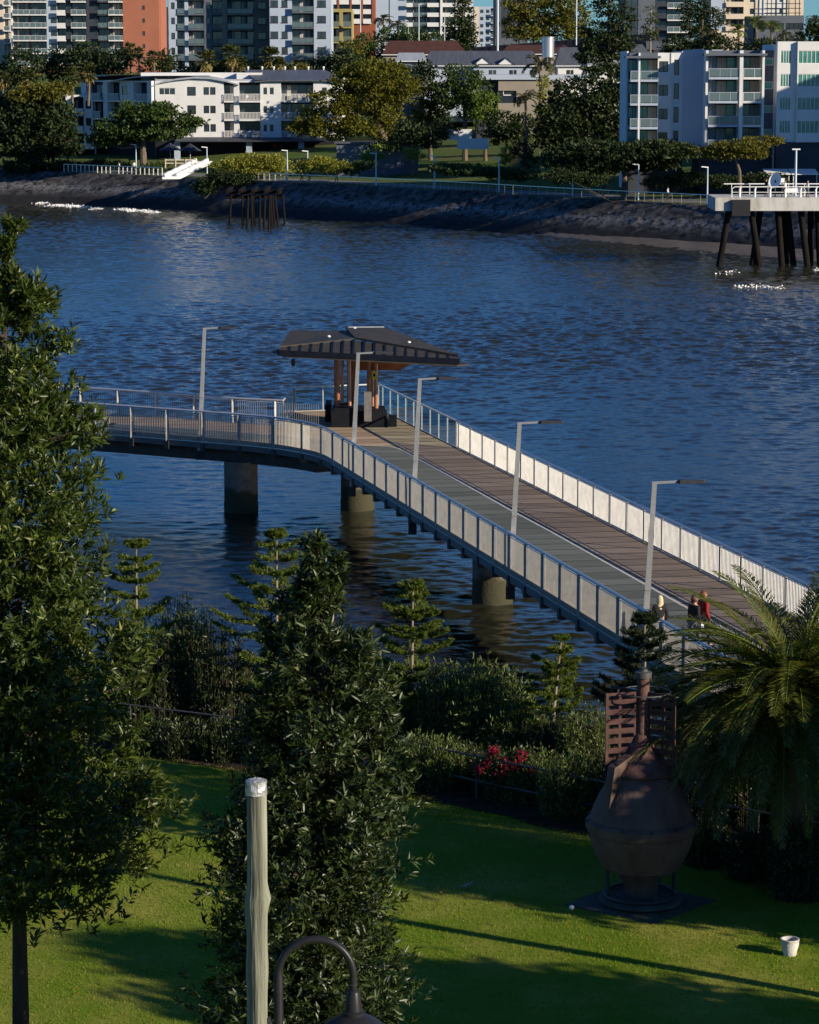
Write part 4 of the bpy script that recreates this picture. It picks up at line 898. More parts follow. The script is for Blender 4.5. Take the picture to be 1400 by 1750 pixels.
D2 = D-3.2; O3 = PY(1205, 100, D2); fh2 = 39.7*D2/5000.; zt2 = zrow(91, D2); z02 = zt2-4*fh2
cols = px_cols(D2, [(1205, 1209, 'S', {'off': 1.3, 'm': 'wall_white'}), (1209, 1261, 'B', {**gb, 'p': 1.9, 'm': 'wall_slate'}), (1261, 1267, 'S', {'off': 2.}), (1267, 1299, 'B', {**gb, 'p': 1.95, 'm': 'wall_slate', 'sm': 'wall_white', 'rm': 'wall_white'}), (1299, 1303, 'S', {'off': 2.}), (1303, 1322, 'W', {'m': 'wall_slate', 'x': (.02, .92), 'z': (1.4, 2.3), 'g': 'green_glass', 'f': 'frame_white', 'n': 1}), (1322, 1329, 'S', {'m': 'wall_charcoal', 'off': .3})])
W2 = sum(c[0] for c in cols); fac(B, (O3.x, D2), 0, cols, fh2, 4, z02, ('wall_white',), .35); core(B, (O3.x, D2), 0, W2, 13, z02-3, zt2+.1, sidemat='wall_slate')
mb = MB(); mb.box(O3.x-.3, O3.x+W2-1.6, D2-2.3, D2+.4, zt2-.3, zt2-.02); mb.build('roof_canopy', 'wall_slate', B)
mb = MB(); mb.box(O.x-.6, O.x+3.7, D-2, D+.4, zt-.32, zt-.03); mb.build('roof_canopy', 'wall_slate', B)
mb = MB(); mb.box(O.x, O.x+W1, D-.25, D+5, z0-6, z0-.01); mb.box(O3.x, O3.x+W2, D2-.25, D2+5, z0-6, z02-.01); mb.build('ground_floor', 'wall_charcoal', B)
D3 = D2-2.0; O4 = PY(1329, 100, D3); fh3 = 39.0*D3/5000.; zt3 = zrow(84, D3); z03 = zt3-4*fh3
B = E('apartment_building', (O4.x+6, D3, z03), 'white banded apartments with green glazing at the right edge', 'building')
gw = {'g': 'green_glass', 'f': 'frame_white', 'z': (1.05, 2.6)}
cols = px_cols(D3, [(1329, 1333, 'S'), (1333, 1354, 'W', {**gw, 'x': (.05, .95), 'n': 4}), (1354, 1362, 'S'), (1362, 1400, 'W', {**gw, 'x': (.03, 1.), 'n': 5, 'off': .5}), (1400, 1440, 'W', {**gw, 'x': (.03, 1.), 'n': 5, 'off': .5}), (1440, 1500, 'W', {**gw, 'n': 4})])
W3 = sum(c[0] for c in cols); fac(B, (O4.x, D3), 0, cols, fh3, 4, z03, ('wall_white',), .9); core(B, (O4.x, D3), 0, W3, 14, z03-3, zt3+.1, sidemat='wall_white')
mb = MB(); mb.box(O4.x, O4.x+W3, D3-.2, D3+5, z03-6, z03-.01); mb.build('ground_floor', 'wall_charcoal', B)
for a_, b_ in ((1308, 1350), (1352, 1398)):
    p1 = PY(a_, 294, D3-5); p2 = PY(b_, 294, D3-5); mb = MB(); mb.slab([(p1.x, D3-6, p1.z-.2), (p2.x, D3-6, p1.z-.2), (p2.x, D3-2.5, p1.z+.3), (p1.x, D3-2.5, p1.z+.3)], .08); s_ = mb.build('shade_sail', 'white_paint', B)
    mb = MB(); mb.tube([(p1.x+.2, D3-5.7, 4), (p1.x+.2, D3-5.7, p1.z-.28)], .06, 6); mb.tube([(p2.x-.2, D3-5.7, 4), (p2.x-.2, D3-5.7, p1.z-.28)], .06, 6); g = mb.build('sail_post', 'frame_white', B); g.parent = s_
# unseen towers added outside the frame to shade the riverside apartments
for (x_, y_, w_, d_, h_, lb) in ((80, 330, 24, 14, 27, 'unseen pale tower added beyond the right edge to shade the apartments'), (108, 348, 16, 16, 40, 'second unseen tower added beyond the right edge for its shade')):
    B = E('apartment_tower', (x_, y_, 4), lb, 'building', 'apartment towers on the far hillside')
    fac(B, (x_, y_), 0, [(3, 'S'), (4, 'W'), (w_-11, 'B'), (4, 'W')], 3.0, int(h_/3), 4, ('wall_pale_blue',)); core(B, (x_, y_), 0, w_, d_, 4, 4+h_, sidemat='wall_pale_blue')

# ---- brown viaduct with posts and tall lamps
vd = E('viaduct', (20, 565, 20), 'brown viaduct parapet with fence posts crossing behind the houses', 'viaduct')
a = PY(785, 83, 575); b = PY(1000, 66, 560); c = PY(1125, 57, 552)
mb = MB()
for p_, q_ in ((a, b), (b, c)): mb.beam((p_.x, p_.y, p_.z-.6), (q_.x, q_.y, q_.z-.6), .3, 1.3)
mb.build('parapet', 'wall_brick_pale' if 'wall_brick_pale' in MATS else M('parapet_brown', (.30, .155, .11), .85, 0, (.24, .12, .085), .4).name, vd)
mb = MB()
for p_, q_ in ((a, b), (b, c)): mb.beam((p_.x, p_.y+2, p_.z-2.2), (q_.x, q_.y+2, q_.z-2.2), 9, 1.6)
mb.build('deck', 'wall_charcoal', vd)
for i in range(34):
    t_ = i/33*2; p_ = a.lerp(b, t_) if t_ < 1 else b.lerp(c, t_-1); mb = MB(); mb.box(p_.x-.09, p_.x+.09, p_.y-.3, p_.y-.16, p_.z-1.2, p_.z+.35); mb.build('post', 'frame_dark', vd)
for i in range(5):
    t_ = i/4*2; p_ = a.lerp(b, t_) if t_ < 1 else b.lerp(c, t_-1); mb = MB(); mb.box(p_.x-.8, p_.x+.8, p_.y, p_.y+4, 8, p_.z-3); mb.build('pier', 'wall_charcoal', vd)
def mast(px, ytop, ybot, D, wpx, label, arm=0):
    t_ = PY(px, ytop, D); b_ = PY(px, ybot, D); B = E('light_mast', (t_.x, D, b_.z), label, 'lamp post', 'tall light masts by the viaduct'); r = wpx*D/10000.
    mb = MB(); mb.tube([(t_.x, D, b_.z-1.5), (t_.x, D, t_.z)], [r, r*.75], 10); mb.build('pole', 'white_steel', B, True)
    mb = MB(); a_ = arm*D/5000.; mb.beam((t_.x-.1, D, t_.z+.05), (t_.x+(a_ or 1.2), D, t_.z+.15), .3, .14); mb.build('lamp_head', 'frame_white', B)
M('white_steel', (.5, .56, .62), .4, .4)
mast(851, -40, 73, 556, 4.2, 'thick pale mast in front of the dark slate tower'); mast(986, -40, 63, 552, 2.6, 'thin mast in front of the olive tree above the viaduct'); mast(716, 8, 64, 540, 2.2, 'mast with a round base in front of the white curved tower', 6); mast(760, 25, 69, 540, 1.8, 'short mast beside the dark cypress', -5); mast(616, -20, 66, 600, 2.0, 'blue mast below the white banded tower'); mast(698, 36, 70, 545, 1.0, 'thin grey mast left of the mast with the round base', -5)
B = E('flue_pipe', (22, 470, 15), 'shiny steel flue standing above the grey roofs', 'chimney'); q = PY(937, 63, 470); mb = MB(); mb.lathe((q.x, 470, q.z-3.2), [(.95, 0), (.95, 3.1), (.85, 3.2)], 18); mb.build('pipe', 'steel', B, True)
mb = MB(); mb.lathe((q.x, 470, q.z-.1), [(1.02, 0), (1.02, .12), (.9, .14)], 18); mb.build('collar', 'steel', B, True)
# ================================================================= trees and props on the far bank
leafmat('leaf_dark_shade', (.010, .020, .006), (.030, .050, .012), .6, .25, .15, c=(.07, .09, .02))  # dark tone stands for the shade neighbouring trees cast on these crowns
leafmat('leaf_olive', (.045, .055, .010), (.16, .15, .018), .6, .25, .3, c=(.26, .22, .03))
leafmat('leaf_gold', (.050, .062, .008), (.150, .145, .014), .6, .2, .3, c=(.25, .21, .025))
leafmat('leaf_mid', (.020, .042, .010), (.065, .105, .02), .55, .3, .25, c=(.12, .16, .03))
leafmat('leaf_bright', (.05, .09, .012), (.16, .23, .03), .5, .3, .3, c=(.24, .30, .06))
leafmat('leaf_hedge', (.10, .12, .015), (.28, .28, .04), .5, .3, .3, c=(.32, .30, .05))
leafmat('leaf_red', (.06, .01, .008), (.14, .025, .015), .55, .3, .2)
leafmat('leaf_palm', (.022, .034, .010), (.075, .085, .022), .5, .35, .2, c=(.2, .18, .05))
leafmat('leaf_dry', (.12, .09, .03), (.28, .22, .08), .7, .2, .2)
M('bark', (.10, .075, .055), .9, 0, (.17, .135, .1), 3, bump=.5, bscale=8, stretch=(1, 1, .3))
M('bark_dark', (.03, .022, .017), .9, 0, (.055, .042, .034), 4, bump=.5, bscale=12, stretch=(1, 1, .3))
M('bark_pale', (.26, .21, .16), .9, 0, (.19, .15, .115), 3, bump=.4, bscale=9, stretch=(1, 1, .3))
def crown_geo(lobes, L, dens, rs, shell=.62, flat=1.0):
    """leaf clumps scattered through ellipsoid lobes; small gaps come from clumping"""
    G = []
    for c, r in lobes:
        area = 4*math.pi*((r[0]*r[1])**1.6+(r[0]*r[2])**1.6+(r[1]*r[2])**1.6)**(1/1.6)/3**(1/1.6)
        n = max(30, int(dens*area/(L*L))); nb = max(6, n//14)
        d = nrm(rs.normal(size=(nb, 3))); rad = rs.uniform(shell, 1.05, size=(nb, 1)); rad *= 1+.16*np.sin(d[:, :1]*5+c[0])*np.cos(d[:, 2:]*6+c[2])
        bc = d*rad
        idx = rs.randint(0, nb, n)
        p = bc[idx]*np.array(r)+rs.normal(size=(n, 3))*L*np.array([.75, .75, .42*flat])
        ax = nrm(d[idx]*.5+rs.normal(size=(n, 3))*.7+np.array([0, 0, -.05]))
        G.append(leafgeo(np.array(c)+p, ax, L*rs.uniform(.6, 1.25, n), L*rs.uniform(.4, .75, n), rs, .2))
    return cat(G)
TREEI = [0]
def ftree(name, label, Y, lobes, mat, trunk=None, L=.5, dens=.62, group='trees on the far bank', bark='bark', kind_cat='tree', flat=1.0, depth=.8, tr=.35, shell=.62):
    """lobes in picture units: (px, py, rx, ry)"""
    TREEI[0] += 1; rs = np.random.RandomState(100+TREEI[0])
    mx_ = sum(l[0] for l in lobes)/len(lobes)
    for _ in range(4): Y = max(Y, bankY(PY(mx_, 300, Y).x)+(15 if 'spilling' not in label else 6))
    k = Y/5000.; dens *= 6.5
    lo = []
    for i, l in enumerate(lobes):
        px, py, rx, ry = l; q = PY(px, py, Y); dy = rs.uniform(-.6, .6)*rx*k*depth if len(lobes) > 1 else 0
        lo.append(((q.x, Y+dy, q.z), (rx*k, rx*k*.85, ry*k)))
    if trunk: base = PY(*trunk[0], Y)
    else:
        ly = max(lobes, key=lambda l: l[1]+l[3]); base = PY(ly[0], ly[1]+ly[3]+4, Y)
    base.z = float(fz(base.x, Y)) if name != 'shrub' else base.z
    B = E(name, (base.x, Y, base.z), label, kind_cat, group)
    v, f = crown_geo(lo, L, dens, rs, shell, flat); npmesh('foliage' if name in ('shrub', 'hedge') else 'crown', v, f, mat, B)
    mb = MB(); pts = [Vector((base.x, Y, base.z-.3))]
    if trunk: pts += [PY(*t_, Y) for t_ in trunk[1:]]
    else: pts += [Vector((lo[0][0][0], Y, lo[0][0][2]))]
    n = len(pts); mb.tube(pts, [tr*(1-.55*i/max(1, n-1)) for i in range(n)], 8)
    for c, r in lo:
        c = Vector(c); j = min(range(n), key=lambda i: (pts[i]-c).length); s_ = pts[max(0, min(j, n-1))]
        if (c-s_).length > .5:
            m_ = s_.lerp(c, .5)+Vector((0, 0, -.12*(c-s_).length)); mb.tube([s_, m_, c], [tr*.4, tr*.28, tr*.12], 6)
            for q in range(3):
                e_ = c+Vector((rs.uniform(-1, 1)*r[0], rs.uniform(-1, 1)*r[1], rs.uniform(.0, .8)*r[2]))*.8; mb.tube([m_, m_.lerp(e_, .6), e_], [tr*.2, tr*.14, tr*.05], 5)
    mb.build('stem' if name in ('shrub', 'hedge') else 'trunk', bark, B, True)
    return B
um = 'umbrella_tree'
ftree(um, 'wide dark umbrella tree in front of the white curved apartments', 424, [(245, 200, 48, 18), (192, 219, 34, 12), (298, 203, 38, 11), (328, 208, 20, 7), (240, 228, 55, 11), (205, 237, 34, 9), (283, 224, 44, 11), (170, 238, 22, 9), (225, 188, 26, 12), (270, 186, 30, 10)], 'leaf_mid', [(246, 268), (244, 250), (247, 228)], .55, .8, flat=.6, tr=.6)
ftree('fig_tree', 'huge dark fig filling the left edge of the far bank', 424, [(60, 200, 62, 34), (8, 215, 48, 42), (98, 236, 34, 30), (50, 250, 58, 26), (106, 200, 22, 24), (30, 180, 40, 20), (85, 178, 30, 18), (-40, 240, 40, 40), (120, 245, 20, 20)], 'leaf_dark_shade', [(60, 285), (58, 250), (60, 210)], .65, .75, tr=.9)
ftree('spreading_tree', 'olive topped tree rising behind the dark fig', 436, [(72, 158, 42, 14), (100, 150, 22, 8), (45, 165, 30, 10), (40, 155, 14, 8)], 'leaf_olive', [(70, 260), (70, 180)], .5, .8)
for i, (lo, mt, lb, Y) in enumerate([
    ([(112, 106, 28, 22), (90, 118, 22, 16)], 'leaf_dark_shade', 'dark bushy tree under the left tower balconies', 505), ([(155, 100, 34, 26), (182, 112, 26, 20)], 'leaf_dark_shade', 'dark rounded tree below the white strip of the left tower', 500),
    ([(205, 103, 26, 20), (190, 125, 26, 14)], 'leaf_dark_shade', 'dark tree left of the palms by the orange wall', 492), ([(42, 112, 36, 30), (10, 128, 26, 22)], 'leaf_dark_shade', 'dark tree at the far left below the tower', 500), ([(265, 120, 28, 18), (285, 104, 14, 16)], 'leaf_dark_shade', 'dark tree between the orange wall and the grey tower', 505),
    ([(505, 118, 22, 9), (488, 122, 16, 7)], 'leaf_olive', 'low olive tree under the pale blue tower', 500), ([(590, 104, 34, 18), (560, 114, 24, 14), (545, 108, 14, 10)], 'leaf_dark_shade', 'dark tree between the pale blue tower and the terracotta house', 520), ([(640, 86, 22, 14), (618, 78, 22, 14)], 'leaf_mid', 'green tree below the white banded tower', 540),
    ([(700, 62, 26, 14), (735, 66, 22, 10), (660, 66, 20, 16)], 'leaf_mid', 'green trees below the white curved tower', 545), ([(605, 92, 18, 20), (592, 80, 10, 10)], 'leaf_olive', 'olive tree beside the small yellow block', 530),
    ([(1240, 82, 34, 18), (1205, 88, 30, 15)], 'leaf_dark_shade', 'dark canopy under the cream tower, left of the lit palm', 470), ([(1312, 86, 40, 17), (1350, 84, 24, 16)], 'leaf_dark_shade', 'dark canopy right of the lit palm above the white apartments', 470), ([(1175, 86, 30, 16), (1150, 80, 18, 14)], 'leaf_dark_shade', 'dark tree above the left end of the right apartments', 480), ([(1385, 66, 24, 22), (1400, 52, 18, 20)], 'leaf_dark_shade', 'dark tree at the top right corner', 500),
    ([(660, 132, 30, 22), (690, 140, 26, 24), (640, 150, 26, 20), (668, 160, 34, 24)], 'leaf_dark_shade', 'dark tree mostly hidden behind the golden tree beside the white apartments', 455), ([(722, 126, 16, 20), (735, 118, 12, 14)], 'leaf_dark_shade', 'dark narrow tree left of the grey terrace house', 462), ([(400, 118, 60, 10), (330, 122, 30, 8)], 'leaf_dark_shade', 'low dark planting behind the white apartment roofs', 485)]):
    ftree('rounded_tree', lb, Y, lo, mt, None, .6, .7, 'trees among the hillside buildings')
ftree('jacaranda_tree', 'big golden olive tree right of the white apartments', 425, [(640, 128, 44, 24), (600, 138, 36, 24), (690, 152, 24, 26), (562, 172, 36, 22), (620, 172, 42, 26), (662, 186, 32, 30), (532, 203, 30, 16), (560, 222, 44, 15), (612, 216, 38, 16), (652, 222, 24, 16), (512, 218, 20, 12), (585, 196, 26, 14), (668, 118, 24, 14)], 'leaf_gold', [(668, 270), (660, 245), (648, 215), (636, 180), (632, 140)], .5, .66, tr=.62, shell=.5)
ftree('spreading_tree', 'lower olive tree touching the right of the golden one', 430, [(738, 165, 24, 20), (728, 192, 24, 18), (752, 186, 20, 22), (716, 210, 20, 12), (745, 150, 16, 10)], 'leaf_gold', [(736, 262), (735, 225), (736, 195)], .48, .62, tr=.35)
ftree('rounded_tree', 'mid green tree in front of the grey terrace house', 425, [(790, 136, 32, 24), (770, 158, 28, 24), (812, 158, 26, 26), (792, 180, 30, 22)], 'leaf_mid', [(795, 250), (795, 200), (792, 160)], .48, .66, tr=.4)
ftree('rounded_tree', 'bright green round tree beside the dark side wall', 422, [(830, 178, 20, 22), (822, 200, 20, 16), (840, 196, 12, 14)], 'leaf_bright', [(830, 250), (828, 205)], .46, .66, tr=.3)
ftree('rounded_tree', 'dark tree in front of the beige building', 416, [(862, 214, 28, 22), (880, 226, 24, 18), (845, 228, 20, 16), (895, 212, 18, 18)], 'leaf_dark_shade', [(866, 262), (866, 235)], .5, .7, tr=.35)
ftree('rounded_tree', 'dark tree shading the park behind the golden tree trunk', 412, [(700, 226, 34, 18), (735, 232, 30, 16), (765, 214, 16, 18), (660, 248, 24, 8)], 'leaf_dark_shade', [(705, 270), (705, 240)], .5, .6, tr=.3)
ftree('conifer', 'dark cypress in front of the white curved tower', 556, [(793, 22, 12, 22), (784, 50, 20, 18), (797, 55, 16, 22), (772, 70, 20, 12), (800, 74, 16, 10), (790, 2, 8, 14)], 'leaf_dark_shade', [(788, 92), (790, 50), (793, 10)], .6, .8, tr=.4)
ftree('spreading_tree', 'large olive canopy above the viaduct', 585, [(930, 22, 46, 26), (895, 10, 34, 20), (975, 20, 32, 30), (905, 58, 36, 12), (958, 48, 40, 20), (990, 46, 20, 18), (880, 40, 20, 16)], 'leaf_olive', [(935, 95), (935, 60), (932, 30)], .75, .62, tr=.6)
ftree('hoop_pine', 'tall dark hoop pine with a pale trunk beside the riverside apartments', 432, [(1042, 8, 28, 22), (1062, 36, 26, 20), (1026, 52, 34, 14), (1060, 70, 26, 12), (1040, 84, 44, 13), (1016, 96, 32, 12), (1058, 104, 30, 11), (1036, 120, 38, 10), (1012, 72, 20, 9), (1070, 128, 18, 9)], 'leaf_dark_shade', [(1042, 200), (1042, 120), (1040, 60), (1042, 0)], .45, .62, bark='bark_pale', tr=.42, flat=.6)
ftree('bare_pine', 'thin grey pine with sparse foliage behind the hoop pine', 500, [(1112, 22, 12, 14), (1112, 44, 17, 14), (1110, 60, 16, 9)], 'leaf_palm', [(1112, 85), (1112, 50), (1113, 12)], .4, .22, bark='bark_pale', tr=.22)
ftree('rounded_tree', 'dark twisted tree in front of the cream tower', 520, [(1195, 14, 18, 20), (1215, 32, 22, 16), (1180, 40, 18, 16), (1202, 56, 24, 12), (1175, 12, 14, 10), (1228, 20, 10, 6)], 'leaf_dark_shade', [(1200, 95), (1200, 50), (1202, 18)], .5, .6, tr=.35)
ftree('fig_tree', 'dense black green fig left of the riverside apartments', 398, [(1000, 168, 56, 34), (962, 202, 46, 40), (1038, 190, 44, 38), (990, 228, 56, 30), (1055, 152, 22, 20), (1060, 225, 30, 30), (945, 235, 30, 24)], 'leaf_dark_shade', [(1000, 290), (1000, 230), (1000, 180)], .6, .75, tr=.8)
ftree(um, 'broad low dark umbrella tree in front of the right apartments', 352, [(1075, 262, 82, 18), (1000, 258, 55, 17), (1125, 254, 56, 13), (1165, 258, 36, 11), (1030, 280, 60, 12), (1110, 278, 50, 11), (960, 275, 36, 14)], 'leaf_dark_shade', [(1066, 318), (1068, 300), (1060, 275)], .45, .75, flat=.6, tr=.4)
ftree(um, 'olive topped umbrella tree beside the right dock', 346, [(1300, 243, 34, 9), (1262, 250, 42, 10), (1240, 261, 38, 11), (1208, 258, 20, 7), (1282, 262, 30, 8), (1322, 240, 14, 5)], 'leaf_olive', [(1266, 318), (1264, 292), (1258, 272)], .36, .55, flat=.6, tr=.28)
# hedges and shrubs of the park
def sh_(name, lb, Y, lo, mt, L=.32, g='shrubs in the riverside park', dens=.7):
    return ftree(name, lb, Y, lo, mt, None, L, dens, g, kind_cat='hedge' if name == 'hedge' else 'shrub', tr=.06, depth=.6)
sh_('hedge', 'sunlit yellow green hedge beside the white ramp', 396, [(428, 276, 34, 11), (395, 284, 34, 12), (460, 276, 30, 12), (480, 286, 22, 12), (440, 290, 40, 12)], 'leaf_hedge')
sh_('hedge', 'sunlit yellow green hedge between the two lamp posts', 398, [(545, 280, 28, 11), (572, 284, 24, 10), (595, 286, 12, 8), (520, 286, 18, 10)], 'leaf_hedge')
sh_('shrub', 'dark shrub spilling over the river wall beside the old jetty', 391, [(385, 303, 34, 11), (415, 308, 26, 9), (360, 312, 24, 8), (350, 322, 22, 10)], 'leaf_dark_shade')
sh_('shrub', 'green shrubs at the foot of the white ramp', 404, [(268, 285, 20, 7), (250, 290, 14, 5)], 'leaf_mid')
sh_('shrub', 'small lit shrub beside the park path', 392, [(702, 262, 12, 9), (715, 266, 10, 6)], 'leaf_hedge', .26)
sh_('shrub', 'broad leaved shrub at the golden tree trunk', 394, [(645, 262, 9, 13), (632, 268, 12, 9)], 'leaf_bright', .5)
sh_('shrub', 'low shrub right of the second hedge', 393, [(622, 282, 22, 7), (600, 292, 14, 4)], 'leaf_mid', .26)
sh_('shrub', 'yellow green shrub left of the red one', 390, [(870, 262, 14, 12), (862, 272, 10, 8)], 'leaf_hedge', .3)
sh_('shrub', 'round dark red shrub in the park', 388, [(896, 258, 17, 15)], 'leaf_red', .3)
sh_('shrub', 'dark round shrub in front of the red one', 383, [(906, 276, 16, 11)], 'leaf_dark_shade', .3)
sh_('hedge', 'low dark hedge along the middle of the park', 376, [(800, 290, 50, 8), (850, 294, 40, 8), (890, 298, 30, 9), (760, 286, 26, 6)], 'leaf_mid', .3)
sh_('hedge', 'low dark hedge behind the right promenade', 352, [(1180, 306, 40, 11), (1130, 312, 30, 9), (1240, 310, 40, 10), (1310, 306, 40, 10), (960, 300, 30, 12), (1010, 306, 30, 11)], 'leaf_dark_shade', .3)
sh_('hedge', 'dark hedge below the fig at the left promenade', 428, [(40, 283, 40, 10), (110, 284, 40, 8), (180, 282, 40, 9)], 'leaf_dark_shade', .35)
# palms -------------------------------------------------------------
def fan_geo(c, R_, rs, n=30, droop=.5):
    G = []
    for i in range(n):
        a = rs.uniform(0, 6.28); el = rs.uniform(-.9, 1.35); d = np.array([math.cos(a)*math.cos(el), math.sin(a)*math.cos(el), math.sin(el)])
        h = np.array(c)+d*R_*rs.uniform(.45, .6); side = nrm(np.cross(d, [0, 0, 1.])); up = np.cross(side, d); k = 9
        th = np.linspace(-1.25, 1.25, k); bl = d*np.cos(th)[:, None]+side*np.sin(th)[:, None]+np.array([0, 0, -droop*.5])*rs.uniform(.3, 1.2)
        G.append(leafgeo(np.repeat(h[None], k, 0), bl, R_*.52*rs.uniform(.8, 1.1, k), R_*.16, rs, .15))
        G.append(leafgeo(np.array([c]), (h-c)[None], np.linalg.norm(h-c), .07*R_, rs, .1))
    return cat(G)
def frond_geo(base, d, length, rs, n=26, leafL=.5, sag=.8, w=.05, twist=0., ang=.85):
    """feather frond: arching rachis with two rows of leaflets"""
    t = np.linspace(0, 1, n); d = np.array(d, float); h = nrm(np.array([d[0], d[1], 1e-6]))
    up0 = d[2]; P = np.zeros((n, 3)); p = np.array(base, float); el = math.asin(max(-1, min(1, d[2]))); step = length/(n-1); T_ = np.zeros((n, 3))
    for i in range(n):
        e_ = el-sag*(t[i]**1.25)*1.9; dd = h*math.cos(e_)+np.array([0, 0, math.sin(e_)]); T_[i] = dd; P[i] = p; p = p+dd*step
    side = nrm(np.cross(h, [0, 0, 1.])); G = []
    k = 2; pp = np.concatenate([P[2:-1]+(P[3:]-P[2:-1])*q/k for q in range(k)]); tt = np.concatenate([T_[2:-1]]*k); ts = np.concatenate([t[2:-1]]*k)
    sc = np.clip(np.sin(np.pi*(ts*.86+.12))**.6, .15, 1)
    nn = nrm(np.cross(np.broadcast_to(side, tt.shape), tt))
    for s_ in (-1, 1):
        a_ = ang+rs.normal(size=(len(pp), 1))*.09
        ax = tt*np.cos(a_)+side*s_*np.sin(a_)*np.cos(twist)+nn*(.22+twist*s_*.5)+rs.normal(size=pp.shape)*.05+np.array([0, 0, -.12])
        G.append(leafgeo(pp, ax, leafL*sc*rs.uniform(.88, 1.08, len(pp)), w, rs, .1, up=nn+rs.normal(size=pp.shape)*.15))
    mid = [tuple(q) for q in P]
    return cat(G), mid
def palm_far(px, py, pyb, Y, rpx, label, kind='fan', mat='leaf_palm', skirt=True):
    TREEI[0] += 1; rs = np.random.RandomState(300+TREEI[0]); c = PY(px, py, Y); b = PY(px, pyb, Y); r = rpx*Y/5000.
    B = E('palm_tree', (c.x, Y, b.z), label, 'palm', 'palms on the far bank')
    if kind == 'fan':
        v, f = fan_geo(np.array(c), r, rs, 34); npmesh('crown', v, f, mat, B)
        if skirt:
            n = 70; p = np.array(c)+rs.normal(size=(n, 3))*[.22*r, .22*r, .1*r]+[0, 0, -.3*r]; v, f = leafgeo(p, rs.normal(size=(n, 3))*.35+[0, 0, -1], r*rs.uniform(.4, .9, n), r*.14, rs); npmesh('dead_skirt', v, f, 'leaf_dry', B)
    else:
        G = []; mb = MB()
        for i in range(22):
            a = i*2.4+rs.uniform(-.3, .3); el = rs.uniform(-.1, 1.2); d = (math.cos(a)*math.cos(el), math.sin(a)*math.cos(el), math.sin(el))
            g, mid = frond_geo(np.array(c), d, r*rs.uniform(.95, 1.25), rs, 12, r*.34, .85, r*.05); G.append(g); mb.tube(mid, .02*r, 4, False)
        v, f = cat(G); cr = npmesh('crown', v, f, mat, B); g = mb.build('rachis', 'bark', B)
    mb = MB(); mb.tube([(c.x, Y, b.z-1), (c.x+.1*r, Y, (b.z+c.z)/2), (c.x, Y, c.z)], [.22, .2, .17], 8); mb.build('trunk', 'bark', B, True)
    return B
for px, py, pyb, Y, r, lb, kd in [(222, 84, 150, 492, 14, 'fan palm against the orange wall, left of a pair', 'fan'), (237, 90, 150, 488, 12, 'fan palm against the orange wall, right of a pair', 'fan'), (262, 98, 150, 486, 14, 'fan palm below the right corner of the orange wall', 'fan'), (45, 132, 190, 462, 20, 'lit fan palm above the dark fig', 'fan'), (3, 135, 190, 455, 18, 'lit fan palm cut by the left edge', 'fan'),
    (150, 122, 170, 470, 20, 'shaggy fan palm left of the curved roofs', 'fan'), (122, 130, 175, 466, 19, 'shaggy fan palm beside the olive topped tree', 'fan'), (290, 108, 140, 480, 13, 'small fan palm behind the curved roofs', 'fan'), (352, 102, 140, 478, 22, 'leafy fan palm below the slate bays of the taupe tower', 'fan'), (394, 94, 140, 480, 22, 'leafy fan palm below the taupe pier', 'fan'), (410, 106, 140, 482, 15, 'smaller fan palm beside the taupe pier palm', 'fan'), (462, 98, 140, 484, 22, 'dark fan palm between the taupe and pale blue towers', 'fan'), (478, 110, 140, 480, 15, 'low fan palm by the pale blue tower windows', 'fan'),
    (655, 34, 90, 560, 18, 'dark palm in front of the blue grey side slab', 'feather'), (680, 42, 90, 560, 16, 'dark palm right of the blue grey side slab', 'feather'), (922, 112, 240, 425, 30, 'tall queen palm with a vine covered trunk', 'feather'), (898, 168, 270, 408, 26, 'dark slim palm in front of the beige building', 'feather'), (1210, 66, 110, 470, 26, 'pale feather palm above the right apartments', 'feather'), (1292, 40, 110, 480, 22, 'lit drooping palm under the cream tower', 'feather'), (1262, 52, 105, 476, 18, 'palm left of the lit drooping one', 'feather'), (1318, 46, 105, 482, 20, 'palm right of the lit drooping one', 'feather'), (1340, 58, 105, 476, 16, 'dark palm below the white tower panel', 'feather'), (1394, 34, 100, 500, 18, 'palm at the top right corner', 'feather')]:
    palm_far(px, py, pyb, Y, r, lb, kd, mat='leaf_bright' if 'lit droop' in lb else 'leaf_palm')  # sunlight on the drooping palms is put into a brighter leaf colour
ftree('climbing_vine', 'yellow green vine climbing the queen palm trunk', 424, [(930, 138, 9, 14), (927, 160, 8, 10), (925, 190, 11, 14), (930, 214, 13, 14), (922, 232, 14, 12)], 'leaf_hedge', None, .34, .6, 'shrubs in the riverside park', kind_cat='vine', tr=.08)
# promenade: railings, lamps, people --------------------------------------
def prom_rail(x0, x1, label, step, thick, mat, two=False, d=8.6):
    n = int((x1-x0)/step); pts = [Vector((x0+(x1-x0)*i/n, bankY(x0+(x1-x0)*i/n)+d/.7, 4.2)) for i in range(n+1)]
    B = E('promenade_railing', pts[n//2], label, 'railing', 'railings along the far promenade')
    mb = MB()
    for i in range(n): mb.beam(pts[i]+Vector((0, 0, 1.1)), pts[i+1]+Vector((0, 0, 1.1)), .08, .08)
    mb.build('handrail', 'steel', B)
    pm = None; pmesh = None
    for i, p_ in enumerate(pts):
        if pmesh is None:
            mb = MB(); mb.prism([(-thick/2, -.05), (thick/2, -.05), (thick/2, .05), (-thick/2, .05)], -.15, 1.06); pmesh = mb.mesh('post', [mat])
        o = link('post', pmesh, B); o.location = p_-Vector(B.location)
    mb = MB()
    for i in range(n):
        for z_ in (.25, .5, .75): mb.beam(pts[i]+Vector((0, 0, z_)), pts[i+1]+Vector((0, 0, z_)), .015, .015)
    mb.build('wires', 'pole_metal', B)
